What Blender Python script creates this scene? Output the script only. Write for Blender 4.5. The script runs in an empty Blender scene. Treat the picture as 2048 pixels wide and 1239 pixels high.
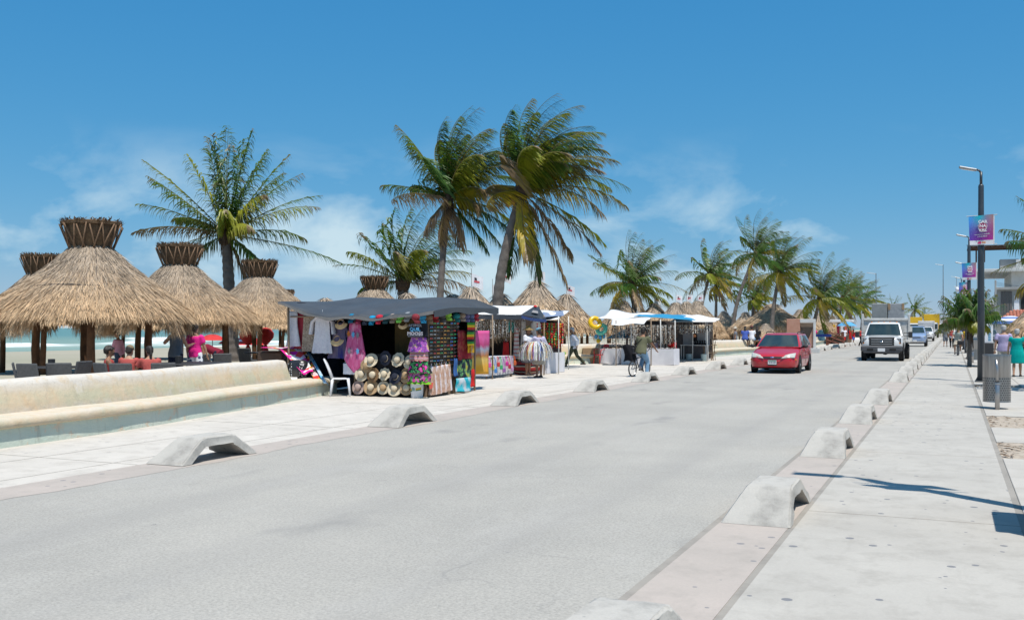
import bpy, math, random
import numpy as np
from mathutils import Vector, Matrix
R = math.radians
sc = bpy.context.scene
col = sc.collection
random.seed(7)

# ---------------------------------------------------------------- camera
FPX, CAMH, HZ = 1950.0, 1.65, 655.0          # focal length in photo pixels, eye height, horizon row
TH = math.atan(881.0 / FPX)                  # road (world +Y) lies this far right of the view axis
cam = bpy.data.cameras.new('camera'); camo = bpy.data.objects.new('camera', cam); col.objects.link(camo)
cam.sensor_width = 36.0; cam.lens = FPX / 2048 * 36.0
cam.shift_y = (HZ - 619.5) / 2048
cam.clip_start = 0.1; cam.clip_end = 8000
camo.location = (0, 0, CAMH); camo.rotation_euler = (R(90), 0, TH)
sc.camera = camo

# ---------------------------------------------------------------- sky and sun
SUNV = Vector((0.31, -0.25, 1.0)).normalized()      # towards the sun
SUN_EL = math.asin(SUNV.z); SUN_AZ = math.atan2(SUNV.x, SUNV.y)
world = bpy.data.worlds.new('World'); sc.world = world; world.use_nodes = True
nt = world.node_tree; nt.nodes.clear()
def wn(t, **k):
    n = nt.nodes.new(t)
    for a, b in k.items(): setattr(n, a, b)
    return n
sky = wn('ShaderNodeTexSky', sky_type='NISHITA', sun_disc=False, sun_elevation=SUN_EL, sun_rotation=SUN_AZ,
         altitude=0, air_density=1.0, dust_density=0.0, ozone_density=4.0)
tc = wn('ShaderNodeTexCoord')
mp = wn('ShaderNodeMapping'); mp.inputs['Scale'].default_value = (1, 1, 2.3); mp.inputs['Location'].default_value = (1.3, .7, .2); mp.inputs['Rotation'].default_value = (0, 0, R(37))
nz = wn('ShaderNodeTexNoise'); nz.inputs['Scale'].default_value = 5.2; nz.inputs['Detail'].default_value = 9; nz.inputs['Roughness'].default_value = .56; nz.inputs['Distortion'].default_value = .25
rp = wn('ShaderNodeValToRGB'); rp.color_ramp.elements[0].position = .475; rp.color_ramp.elements[1].position = .66
rp.color_ramp.elements[1].color = (.8, .8, .8, 1)
sep = wn('ShaderNodeSeparateXYZ')
mr = wn('ShaderNodeMapRange', interpolation_type='SMOOTHSTEP'); mr.inputs['From Min'].default_value = .205; mr.inputs['From Max'].default_value = .09
mul = wn('ShaderNodeMath', operation='MULTIPLY')
mx = wn('ShaderNodeMix', data_type='RGBA'); mx.inputs['B'].default_value = (6.4, 7.9, 8.5, 1)
hs = wn('ShaderNodeHueSaturation'); hs.inputs['Saturation'].default_value = 1.12; hs.inputs['Hue'].default_value = .5; hs.inputs['Value'].default_value = 1.0
bg = wn('ShaderNodeBackground'); bg.inputs['Strength'].default_value = .088
wo = wn('ShaderNodeOutputWorld')
L = nt.links.new
L(tc.outputs['Generated'], mp.inputs[0]); L(mp.outputs[0], nz.inputs['Vector']); L(nz.outputs['Fac'], rp.inputs[0])
L(tc.outputs['Generated'], sep.inputs[0]); L(sep.outputs['Z'], mr.inputs['Value'])
mr2 = wn('ShaderNodeMapRange', interpolation_type='SMOOTHSTEP'); mr2.inputs['From Min'].default_value = .36; mr2.inputs['From Max'].default_value = .62; mr2.inputs['To Max'].default_value = .7   # unseen cloud added overhead to whiten the blue shadow fill
mxm = wn('ShaderNodeMath', operation='MAXIMUM'); L(sep.outputs['Z'], mr2.inputs['Value']); L(mr.outputs[0], mxm.inputs[0]); L(mr2.outputs[0], mxm.inputs[1])
L(rp.outputs[0], mul.inputs[0]); L(mxm.outputs[0], mul.inputs[1])
tint = wn('ShaderNodeMix', data_type='RGBA', blend_type='MULTIPLY'); tint.inputs['Factor'].default_value = 1; tint.inputs['B'].default_value = (.50, 1.02, 1.17, 1)
L(sky.outputs[0], hs.inputs['Color']); L(hs.outputs[0], tint.inputs['A']); 
KS = .088 * 1.189                                # sky tone curve per channel (camera-like roll-off of the bright horizon)
spc = wn('ShaderNodeSeparateColor'); cmb = wn('ShaderNodeCombineColor'); L(tint.outputs['Result'], spc.inputs[0])
for ch, (ex, scl) in enumerate(((1.0, .95), (.50, .56), (.32, .71))):
    a_ = wn('ShaderNodeMath', operation='MULTIPLY'); a_.inputs[1].default_value = KS
    p_ = wn('ShaderNodeMath', operation='POWER'); p_.inputs[1].default_value = ex
    s_ = wn('ShaderNodeMath', operation='MULTIPLY'); s_.inputs[1].default_value = scl / KS
    if ch == 0: f_ = wn('ShaderNodeMath', operation='ADD'); f_.inputs[1].default_value = .001 / KS; L(s_.outputs[0], f_.inputs[0])
    L(spc.outputs[ch], a_.inputs[0]); L(a_.outputs[0], p_.inputs[0]); L(p_.outputs[0], s_.inputs[0]); L((f_ if ch == 0 else s_).outputs[0], cmb.inputs[ch])
L(cmb.outputs[0], mx.inputs['A']); L(mul.outputs[0], mx.inputs['Factor'])
L(mx.outputs['Result'], bg.inputs[0]); L(bg.outputs[0], wo.inputs[0])
sun = bpy.data.lights.new('sun', 'SUN'); suno = bpy.data.objects.new('sun', sun); col.objects.link(suno)
sun.energy = 4.4; sun.angle = R(.53); sun.color = (1, .95, .865)
suno.rotation_euler = (-SUNV).to_track_quat('-Z', 'Y').to_euler(); suno.location = (10, -10, 40)
sc.view_settings.view_transform = 'Standard'; sc.view_settings.look = 'None'
sc.view_settings.exposure = 0.25; sc.view_settings.gamma = 1.0; sc.view_settings.use_curve_mapping = False
sc.render.engine = 'CYCLES'

# ---------------------------------------------------------------- pixel -> place
CS, SN = math.cos(TH), math.sin(TH)
def ray(u, v=HZ): a = (u - 1024) / FPX; return (-SN + a * CS, CS + a * SN, (HZ - v) / FPX)
def G(u, v, z=0.):                    # point at height z under pixel
    d = ray(u, v); t = (z - CAMH) / d[2]; return Vector((d[0] * t, d[1] * t, z))
def W(u, t, z=0.):                    # point in pixel column u at depth t
    d = ray(u); return Vector((d[0] * t, d[1] * t, z))
def onY(u, v, Y): d = ray(u, v); t = Y / d[1]; return Vector((d[0] * t, Y, CAMH + d[2] * t))
def onX(u, v, X): d = ray(u, v); t = X / d[0]; return Vector((X, d[1] * t, CAMH + d[2] * t))
def atT(u, v, t): d = ray(u, v); return Vector((d[0] * t, d[1] * t, CAMH + d[2] * t))
CR = Vector((CS, SN, 0)); CF = Vector((-SN, CS, 0)); UP = Vector((0, 0, 1))

# ---------------------------------------------------------------- mesh builder
class MB:
    def __init__(s): s.v = []; s.f = []; s.m = []
    def add(s, V, F, m=0):
        n = len(s.v); s.v += [(p[0], p[1], p[2]) for p in V]; s.f += [tuple(i + n for i in q) for q in F]; s.m += [m] * len(F); return s
    def box(s, c, d, m=0, rz=0, M=None):
        x, y, z = d[0] / 2, d[1] / 2, d[2] / 2
        V = [Vector((a * x, b * y, e * z)) for a in (-1, 1) for b in (-1, 1) for e in (-1, 1)]
        Q = M if M is not None else Matrix.Rotation(rz, 3, 'Z')
        V = [Q @ p + Vector(c) for p in V]
        return s.add(V, [(0, 1, 3, 2), (4, 6, 7, 5), (0, 4, 5, 1), (2, 3, 7, 6), (0, 2, 6, 4), (1, 5, 7, 3)], m)
    def cbox(s, c, d, b=.01, m=0, rz=0, M=None):          # box with bevelled edges
        h = [d[0] / 2, d[1] / 2, d[2] / 2]; b = min(b, min(h) * .9)
        Q = M if M is not None else Matrix.Rotation(rz, 3, 'Z')
        V = []; idx = {}
        for a in (-1, 1):
            for e in (-1, 1):
                for g in (-1, 1):
                    sg = (a, e, g)
                    for k in range(3):
                        p = [sg[i] * (h[i] - (0 if i == k else b)) for i in range(3)]
                        idx[(a, e, g, k)] = len(V); V.append(Q @ Vector(p) + Vector(c))
        F = []
        for k in range(3):
            i, j = (k + 1) % 3, (k + 2) % 3
            for sgn in (-1, 1):
                q = []
                for (a, e) in ((-1, -1), (1, -1), (1, 1), (-1, 1)):
                    t = [0, 0, 0]; t[k] = sgn; t[i] = a; t[j] = e; q.append(idx[(t[0], t[1], t[2], k)])
                F.append(tuple(q if sgn > 0 else q[::-1]))
        for k in range(3):
            i, j = (k + 1) % 3, (k + 2) % 3
            for a in (-1, 1):
                for e in (-1, 1):
                    t1 = [0, 0, 0]; t1[k] = -1; t1[i] = a; t1[j] = e; t2 = list(t1); t2[k] = 1
                    q = (idx[(*t1, i)], idx[(*t2, i)], idx[(*t2, j)], idx[(*t1, j)])
                    F.append(q if a * e < 0 else q[::-1])
        for a in (-1, 1):
            for e in (-1, 1):
                for g in (-1, 1):
                    q = (idx[(a, e, g, 0)], idx[(a, e, g, 1)], idx[(a, e, g, 2)])
                    F.append(q if a * e * g > 0 else q[::-1])
        return s.add(V, F, m)
    def tube(s, path, r, n=8, m=0, caps=True, ref=None, el=(1, 1)):
        P = [Vector(p) for p in path]; k = len(P)
        rr = r if isinstance(r, (list, tuple)) else [r] * k
        V = []; prev = Vector(ref) if ref is not None else None
        for i in range(k):
            d = (P[min(i + 1, k - 1)] - P[max(i - 1, 0)])
            d = d.normalized() if d.length > 1e-9 else Vector((0, 0, 1))
            if prev is None: prev = Vector((0, 1, 0)) if abs(d.y) < .8 else Vector((1, 0, 0))
            x = (prev - d * prev.dot(d))
            x = x.normalized() if x.length > 1e-6 else d.orthogonal().normalized()
            y = d.cross(x); prev = x
            for j in range(n):
                a = 2 * math.pi * j / n
                V.append(P[i] + x * (rr[i] * el[0] * math.cos(a)) + y * (rr[i] * el[1] * math.sin(a)))
        F = [(i * n + j, i * n + (j + 1) % n, (i + 1) * n + (j + 1) % n, (i + 1) * n + j) for i in range(k - 1) for j in range(n)]
        if caps: F += [tuple(range(n))[::-1], tuple((k - 1) * n + j for j in range(n))]
        return s.add(V, F, m)
    def rings(s, rings, m=0, caps=(True, True), closed=True):
        n = len(rings[0]); V = [p for r in rings for p in r]; k = len(rings)
        F = [(i * n + j, i * n + (j + 1) % n, (i + 1) * n + (j + 1) % n, (i + 1) * n + j) for i in range(k - 1) for j in range(n if closed else n - 1)]
        if closed and caps[0]: F.append(tuple(range(n))[::-1])
        if closed and caps[1]: F.append(tuple((k - 1) * n + j for j in range(n)))
        return s.add(V, F, m)
    def lathe(s, prof, n=20, c=(0, 0, 0), m=0, M=None, wob=None):
        V = []
        for (r, z) in prof:
            for j in range(n):
                a = 2 * math.pi * j / n; k = 1 + (wob(a, r) if wob else 0)
                p = Vector((r * k * math.cos(a), r * k * math.sin(a), z))
                V.append((M @ p if M is not None else p) + Vector(c))
        F = [(i * n + j, i * n + (j + 1) % n, (i + 1) * n + (j + 1) % n, (i + 1) * n + j) for i in range(len(prof) - 1) for j in range(n)]
        return s.add(V, F, m)
    def ell(s, c, r, n=12, k=8, m=0, M=None):
        prof = [(max(math.sin(math.pi * i / k), 1e-4), -math.cos(math.pi * i / k)) for i in range(k + 1)]
        V = []
        for (a, z) in prof:
            for j in range(n):
                t = 2 * math.pi * j / n; p = Vector((a * math.cos(t) * r[0], a * math.sin(t) * r[1], z * r[2]))
                V.append((M @ p if M is not None else p) + Vector(c))
        F = [(i * n + j, i * n + (j + 1) % n, (i + 1) * n + (j + 1) % n, (i + 1) * n + j) for i in range(k) for j in range(n)]
        return s.add(V, F, m)
    def grid(s, fn, nu, nv, m=0, thick=None):
        V = [Vector(fn(i / nu, j / nv)) for j in range(nv + 1) for i in range(nu + 1)]
        F = [(j * (nu + 1) + i, j * (nu + 1) + i + 1, (j + 1) * (nu + 1) + i + 1, (j + 1) * (nu + 1) + i) for j in range(nv) for i in range(nu)]
        if thick is None: return s.add(V, F, m)
        n = len(V); T = Vector(thick)
        V2 = V + [p + T for p in V]; F2 = F + [tuple(i + n for i in q[::-1]) for q in F]
        b = [i for i in range(nu + 1)] + [j * (nu + 1) + nu for j in range(1, nv + 1)] + [nv * (nu + 1) + i for i in range(nu - 1, -1, -1)] + [j * (nu + 1) for j in range(nv - 1, 0, -1)]
        for i in range(len(b)):
            p, q = b[i], b[(i + 1) % len(b)]; F2.append((q, p, p + n, q + n))
        return s.add(V2, F2, m)
    def prism(s, poly, a0, a1, ax='x', m=0):
        n = len(poly)
        mk = {'x': lambda p, a: (a, p[0], p[1]), 'y': lambda p, a: (p[0], a, p[1]), 'z': lambda p, a: (p[0], p[1], a)}[ax]
        V = [mk(p, a0) for p in poly] + [mk(p, a1) for p in poly]
        F = [tuple(range(n))[::-1], tuple(range(n, 2 * n))] + [(i, (i + 1) % n, n + (i + 1) % n, n + i) for i in range(n)]
        return s.add(V, F, m)
    def build(s, name, mats, parent=None, smooth=False, loc=None, off=None, rz=0, auto=None):
        me = bpy.data.meshes.new(name)
        V = s.v
        if off is not None: V = [(p[0] - off[0], p[1] - off[1], p[2] - off[2]) for p in V]
        me.from_pydata(V, [], s.f)
        if not isinstance(mats, (list, tuple)): mats = [mats]
        for k in mats: me.materials.append(k)
        if len(mats) > 1: me.polygons.foreach_set('material_index', s.m)
        if smooth: me.polygons.foreach_set('use_smooth', [True] * len(me.polygons))
        if auto is not None:
            me.polygons.foreach_set('use_smooth', [True] * len(me.polygons)); me.set_sharp_from_angle(angle=R(auto))
        me.update()
        return link(name, me, parent, loc, rz)
def link(name, me, parent=None, loc=None, rz=0):
    o = bpy.data.objects.new(name, me); col.objects.link(o)
    if parent is not None: o.parent = parent
    if loc is not None: o.location = loc
    if rz: o.rotation_euler = (0, 0, rz)
    return o
def fixn(o):                                # consistent outward normals
    import bmesh
    b = bmesh.new(); b.from_mesh(o.data); bmesh.ops.recalc_face_normals(b, faces=b.faces); b.to_mesh(o.data); b.free(); return o
def tag(o, label=None, cat=None, group=None, kind=None):
    if label: o['label'] = label
    if cat: o['category'] = cat
    if group: o['group'] = group
    if kind: o['kind'] = kind
    return o
def thing(name, label, cat, loc=(0, 0, 0), rz=0, group=None):
    o = bpy.data.objects.new(name, None); col.objects.link(o); o.location = loc; o.rotation_euler = (0, 0, rz); o.empty_display_size = .2
    return tag(o, label, cat, group)
def dup(o, loc=None, rz=None, label=None, group=None, scale=None, parent=None):
    c = o.copy(); col.objects.link(c)
    if parent is not None: c.parent = parent
    if loc is not None: c.location = loc
    if rz is not None: c.rotation_euler = (0, 0, rz)
    if scale is not None: c.scale = (scale,) * 3 if not isinstance(scale, tuple) else scale
    if label: c['label'] = label
    if group: c['group'] = group
    for ch in o.children: dup(ch, parent=c)
    return c
def text_mesh(body, size, depth=.001, bold=0):
    cu = bpy.data.curves.new('lettering', 'FONT'); cu.body = body; cu.size = size; cu.extrude = depth; cu.align_x = 'CENTER'; cu.align_y = 'CENTER'; cu.offset = bold; cu.resolution_u = 2
    ob = bpy.data.objects.new('lettering', cu); col.objects.link(ob)
    dg = bpy.context.evaluated_depsgraph_get(); me = bpy.data.meshes.new_from_object(ob.evaluated_get(dg))
    bpy.data.objects.remove(ob); return me
# lettering is converted first, while the scene is still small
TXT = {k: text_mesh(b, s, .002, bo) for k, (b, s, bo) in dict(
    car=('CAR\nNA\nVAL', .125, .005), t1=('AFTINER', .11, .004), t2=('QUIL', .15, .005), t3=('MOO$S', .15, .005)).items()}
def lettering(key, name, mat_, parent, loc, rot=(R(90), 0, 0)):
    me = TXT[key]
    if not me.materials: me.materials.append(mat_)
    elif me.materials[0] != mat_:
        me = me.copy(); me.materials[0] = mat_
    o = link(name, me, parent, loc); o.rotation_euler = rot; return o

# ---------------------------------------------------------------- materials
def lin(h):
    h = h.lstrip('#'); c = [int(h[i:i + 2], 16) / 255 for i in (0, 2, 4)]
    return tuple((x / 12.92 if x <= .04045 else ((x + .055) / 1.055) ** 2.4) for x in c) + (1,)
MATS = {}
def C4(c): return lin(c) if isinstance(c, str) else (tuple(c) + (1,) if len(c) == 3 else tuple(c))
class NT:
    def __init__(s, name):
        s.m = bpy.data.materials.new(name); s.m.use_nodes = True; s.t = s.m.node_tree; s.b = s.t.nodes['Principled BSDF']; MATS[name] = s.m
    def n(s, t, **k):
        q = s.t.nodes.new(t)
        for a, b in k.items():
            if a.startswith('i_'):
                key = a[2:].replace('_', ' ')
                q.inputs[int(key) if key.isdigit() else key].default_value = b
            else: setattr(q, a, b)
        return q
    def l(s, a, b): s.t.links.new(a, b)
    def coord(s, kind='Object', scale=None):
        c = s.n('ShaderNodeTexCoord').outputs[kind]
        if scale is None: return c
        m = s.n('ShaderNodeMapping'); m.inputs['Scale'].default_value = scale; s.l(c, m.inputs[0]); return m.outputs[0]
    def noise(s, vec, scale, detail=4, rough=.55, dist=0):
        q = s.n('ShaderNodeTexNoise'); q.inputs['Scale'].default_value = scale; q.inputs['Detail'].default_value = detail
        q.inputs['Roughness'].default_value = rough; q.inputs['Distortion'].default_value = dist; s.l(vec, q.inputs['Vector']); return q.outputs['Fac']
    def ramp(s, fac, stops, interp='LINEAR'):
        q = s.n('ShaderNodeValToRGB'); q.color_ramp.interpolation = interp; e = q.color_ramp.elements
        e[0].position, e[0].color = stops[0][0], C4(stops[0][1]); e[1].position, e[1].color = stops[-1][0], C4(stops[-1][1])
        for p, c in stops[1:-1]:
            x = e.new(p); x.color = C4(c)
        s.l(fac, q.inputs[0]); return q.outputs[0]
    def mix(s, fac, a, b, blend='MIX'):
        q = s.n('ShaderNodeMix', data_type='RGBA', blend_type=blend)
        for sock, val in ((q.inputs['Factor'], fac), (q.inputs['A'], a), (q.inputs['B'], b)):
            if isinstance(val, (int, float)): sock.default_value = val
            elif isinstance(val, (tuple, str)): sock.default_value = C4(val)
            else: s.l(val, sock)
        return q.outputs['Result']
    def math(s, op, a, b=0.):
        q = s.n('ShaderNodeMath', operation=op)
        for k, val in ((0, a), (1, b)):
            if isinstance(val, (int, float)): q.inputs[k].default_value = val
            else: s.l(val, q.inputs[k])
        return q.outputs[0]
    def mr(s, v, a, b, c=0., d=1.):
        q = s.n('ShaderNodeMapRange'); q.inputs[1].default_value = a; q.inputs[2].default_value = b; q.inputs[3].default_value = c; q.inputs[4].default_value = d; s.l(v, q.inputs[0]); return q.outputs[0]
    def bump(s, h, strength=.3, dist=.02):
        q = s.n('ShaderNodeBump'); q.inputs['Strength'].default_value = strength; q.inputs['Distance'].default_value = dist; s.l(h, q.inputs['Height']); s.l(q.outputs[0], s.b.inputs['Normal'])
    def out(s, c, rough=.7, metal=0, spec=.5):
        if isinstance(c, (tuple, str)): s.b.inputs['Base Color'].default_value = C4(c)
        else: s.l(c, s.b.inputs['Base Color'])
        s.b.inputs['Roughness'].default_value = rough; s.b.inputs['Metallic'].default_value = metal; s.b.inputs['Specular IOR Level'].default_value = spec
        return s.m
def mat(name, c, rough=.75, c2=None, scale=6, bump=0, bscale=40, metal=0, spec=.4, rand=0, sub=0):
    if name in MATS: return MATS[name]
    m = NT(name); v = m.coord()
    c = C4(c); c2 = C4(c2) if c2 else tuple(x * .78 for x in c[:3]) + (1,)
    f = m.noise(v, scale, 5, .6); k = m.mr(f, .35, .68)
    o = m.mix(k, c, c2)
    if rand:
        oi = m.n('ShaderNodeObjectInfo'); q = m.n('ShaderNodeHueSaturation'); m.l(m.mr(oi.outputs['Random'], 0, 1, 1 - rand, 1 + rand), q.inputs['Value']); m.l(o, q.inputs['Color']); o = q.outputs[0]
    if bump: m.bump(m.noise(v, bscale, 6, .65), bump, .02)
    return m.out(o, rough, metal, spec)
def print_mat(name, kind, cols, scale=8, vec=(1, 1, 1), rough=.85, dist=0.):
    if name in MATS: return MATS[name]
    m = NT(name); v = m.coord('Object', vec); n = len(cols)
    if kind == 'cells':
        q = m.n('ShaderNodeTexVoronoi'); q.inputs['Scale'].default_value = scale; m.l(v, q.inputs['Vector'])
        s_ = m.n('ShaderNodeSeparateColor'); m.l(q.outputs['Color'], s_.inputs[0]); f = s_.outputs[0]
    elif kind == 'flowers':
        q = m.n('ShaderNodeTexVoronoi'); q.inputs['Scale'].default_value = scale; m.l(v, q.inputs['Vector'])
        nn = m.noise(v, scale * 3, 2); f = m.math('ADD', m.math('MULTIPLY', q.outputs['Distance'], .9), m.math('MULTIPLY', nn, .45)); f = m.mr(f, .2, 1.0)
    elif kind == 'stripes':
        q = m.n('ShaderNodeTexWave', wave_type='BANDS', bands_direction='Z', wave_profile='SAW'); q.inputs['Scale'].default_value = scale; q.inputs['Distortion'].default_value = dist; m.l(v, q.inputs['Vector']); f = q.outputs['Fac']
    elif kind == 'vstripes':
        q = m.n('ShaderNodeTexWave', wave_type='BANDS', bands_direction='X', wave_profile='SAW'); q.inputs['Scale'].default_value = scale; q.inputs['Distortion'].default_value = dist; m.l(v, q.inputs['Vector']); f = q.outputs['Fac']
    else: f = m.mr(m.noise(v, scale, 5, .6, dist), .28, .72)
    o = m.ramp(f, [(i / n, c) for i, c in enumerate(cols)], 'CONSTANT' if kind != 'noise' else 'LINEAR')
    m.bump(m.noise(v, 30, 3), .25, .01)
    return m.out(o, rough, 0, .25)
# ================================================================ SETTING
m = NT('asphalt'); v = m.coord('Object')
big = m.noise(v, .35, 4, .6); mid = m.noise(m.coord('Object', (1.2, .4, 1)), 1.1, 6, .7); fine = m.noise(v, 48, 4, .8)
spk = m.n('ShaderNodeTexVoronoi'); spk.inputs['Scale'].default_value = 60; m.l(v, spk.inputs['Vector'])
c = m.mix(m.mr(big, .35, .66), (.41, .386, .342), (.335, .318, .285))
c = m.mix(m.mr(mid, .5, .8), c, (.42, .40, .365))
c = m.mix(m.mr(fine, .36, .66), m.mix(.22, c, (.60, .57, .52)), m.mix(.33, c, (.10, .10, .10)))
sp2 = m.noise(v, 2.2, 6, .75); c = m.mix(m.mr(sp2, .665, .70), c, (.24, .232, .22))
trk = m.n('ShaderNodeSeparateXYZ'); m.l(v, trk.inputs[0]); tw = m.n('ShaderNodeMath', operation='SINE'); m.l(m.math('MULTIPLY', trk.outputs['X'], 3.6), tw.inputs[0])
c = m.mix(m.math('MULTIPLY', m.mr(tw.outputs[0], .1, 1.), m.math('MULTIPLY', m.mr(m.noise(m.coord('Object', (1, .05, 1)), 1.2, 4), .35, .65), .42)), c, (.28, .268, .25))
oil = m.noise(m.coord('Object', (1, .55, 1)), .9, 3, .5); c = m.mix(m.math('MULTIPLY', m.mr(oil, .63, .74), .5), c, (.20, .195, .19))
crk = m.n('ShaderNodeTexVoronoi', feature='DISTANCE_TO_EDGE'); crk.inputs['Scale'].default_value = .23
wv = m.n('ShaderNodeVectorMath', operation='ADD'); nn = m.n('ShaderNodeTexNoise'); nn.inputs['Scale'].default_value = 1.1; m.l(v, nn.inputs['Vector']); m.l(v, wv.inputs[0]); m.l(nn.outputs['Color'], wv.inputs[1]); m.l(wv.outputs[0], crk.inputs['Vector'])
ck = m.math('MULTIPLY', m.mr(crk.outputs['Distance'], .0, .0045, 1, 0), m.mr(m.noise(v, .6, 2), .52, .6))
c = m.mix(m.math('MULTIPLY', ck, .25), c, (.15, .15, .15))
m.bump(fine, .5, .006); ASPH = m.out(c, .9, 0, .25)

def concrete(name, c1, c2, stain, spots=0., bump=.25):
    m = NT(name); v = m.coord('Object')
    c = m.mix(m.mr(m.noise(v, .8, 5, .6), .35, .68), c1, c2)
    c = m.mix(m.math('MULTIPLY', m.mr(m.noise(v, 2.7, 6, .72), .48, .74), .75), c, stain)
    c = m.mix(m.math('MULTIPLY', m.mr(m.noise(m.coord('Object', (1, .18, 1)), 6, 5, .7), .58, .75), .35), c, stain)
    if spots:
        q = m.n('ShaderNodeTexVoronoi'); q.inputs['Scale'].default_value = 5.5; m.l(v, q.inputs['Vector'])
        s_ = m.n('ShaderNodeSeparateColor'); m.l(q.outputs['Color'], s_.inputs[0])
        thr = m.mr(s_.outputs[0], .25, 1, .0, .19)
        f = m.math('LESS_THAN', q.outputs['Distance'], thr)
        c = m.mix(m.math('MULTIPLY', f, spots), c, (.17, .175, .19))
    fine = m.noise(v, 60, 4, .7); c = m.mix(m.mr(fine, .3, .75), c, m.mix(.82, (.2, .19, .18), c))
    m.bump(fine, bump, .005); return m.out(c, .88, 0, .25)
CONC = concrete('sidewalk concrete', (.47, .442, .396), (.41, .385, .345), (.32, .297, .262), .9)
CONC2 = concrete('promenade concrete', (.60, .558, .50), (.52, .482, .43), (.40, .365, .32), .4)
PINK = concrete('pinkish kerb concrete', (.46, .40, .355), (.40, .355, .315), (.34, .305, .27), .7)
BUMP = concrete('cast kerb concrete', (.51, .485, .44), (.41, .39, .355), (.19, .18, .165), .45, 1.)
GUT = concrete('gutter joint', (.34, .31, .27), (.27, .25, .22), (.2, .18, .16), 0)
SAND = mat('pale sand', (.82, .75, .66), .95, (.74, .67, .58), 1.3, .25, 14, spec=.1)
PITS = mat('dusty planting soil', (.46, .40, .33), .95, (.33, .27, .21), 9, .6, 30, spec=.1)
LEAFDRY = mat('dry leaf litter', (.17, .11, .07), .9, (.1, .07, .045), 20)

def sheet(name, x0, x1, y0, y1, z, mt, nx=1, ny=1, kind='structure', parent=None):
    b = MB(); b.grid(lambda a, e: (x0 + (x1 - x0) * a, y0 + (y1 - y0) * e, z), nx, ny)
    o = b.build(name, mt, parent)
    return tag(o, kind=kind) if kind else o
YF = 1500.
XR, XK, XS, XS2 = -8.25, -1.79, -1.20, 0.52        # road left edge, kerb left, kerb joint, sidewalk joint
sheet('ground', -60, 900, -60, 3500, -.03, mat('dry inland ground', (.40, .36, .29), .95, (.30, .29, .22), .05, spec=.1))
sheet('road', XR - .3, XK, -20, YF, 0.004, ASPH)
PE = [(-11.6, -20), (-11.6, -3), (-12.25, 9.3), (-12.65, 12.4), (-13.4, 15.6), (-14.15, 18.9), (-14.6, 20.6), (-15.8, 27), (-16.1, 33.5), (-15.8, 37.5), (-15.0, 43), (-13.6, 48), (-13.2, 52), (-12.9, 60), (-12.4, 70), (-12.2, 120), (-12.2, YF)]
b = MB(); b.add([p for x, y in PE for p in ((x, y, 0), (XR, y, 0))], [(2 * i, 2 * i + 1, 2 * i + 3, 2 * i + 2) for i in range(len(PE) - 1)])
tag(b.build('promenade_pavement', CONC2), kind='structure')
je = random.Random(77); b = MB(); yy = [-20 + .22 * i for i in range(420)] + [80, YF]; ej = 0
Vk = []
for y in yy:
    ej = .7 * ej + je.gauss(0, .018); Vk += [(XR - .66, y, .0065), (XR + ej + .03 * math.sin(y * .9), y, .0065)]
b.add(Vk, [(2 * i, 2 * i + 1, 2 * i + 3, 2 * i + 2) for i in range(len(yy) - 1)]); tag(b.build('kerb_strip', PINK), kind='structure')
for x0, x1, mt, n_ in ((XK, XS - .03, PINK, 'kerb_strip'),):
    b = MB(); z = .010; b.box(((x0 + x1) / 2, (YF - 20) / 2, z - .05), (x1 - x0, YF + 20, .1)); tag(b.build(n_, mt), kind='structure')
sheet('kerb_joint', XS - .03, XS + .012, -20, YF, .006, GUT)
sheet('gutter_edge', XK - .06, XK + .004, -20, YF, .0065, GUT)
# promenade joints
pj = MB()
for x in (-9.35, -10.62): pj.box((x, 190, .0005), (.012, 420, .004))
for i in range(40): pj.box(((-8.91 - 12.4) / 2, 4.2 + i * 4.65, .0004), (3.4, .012, .004))
tag(pj.build('pavement_joint', GUT), kind='structure')
# sidewalk: separate slabs with recessed joints
sw = thing('sidewalk', None, None); sw['kind'] = 'structure'; sw.location = (0, 0, 0)
bed = MB(); bed.box(((XS + XS2) / 2, 600, -.042), (XS2 - XS + .05, 1240, .1)); bed.build('slab_bed', GUT, sw)
y = -.2; i = 0
rs = random.Random(3)
while y < 150:
    L_ = 4.64
    b = MB(); b.cbox(((XS + XS2) / 2 + .004, y + L_ / 2, -.02 + rs.uniform(-.001, .001)), (XS2 - XS - .014, L_ - .024, .06), .008)
    o = b.build('slab', CONC, sw); y += L_; i += 1
tail = MB(); tail.box(((XS + XS2) / 2, 150 + 525, -.02), (XS2 - XS - .014, 1050, .058)); tail.build('slab', CONC, sw)
sheet('sidewalk_joint', XS2 - .01, XS2 + .05, -20, 600, .007, GUT)
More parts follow.
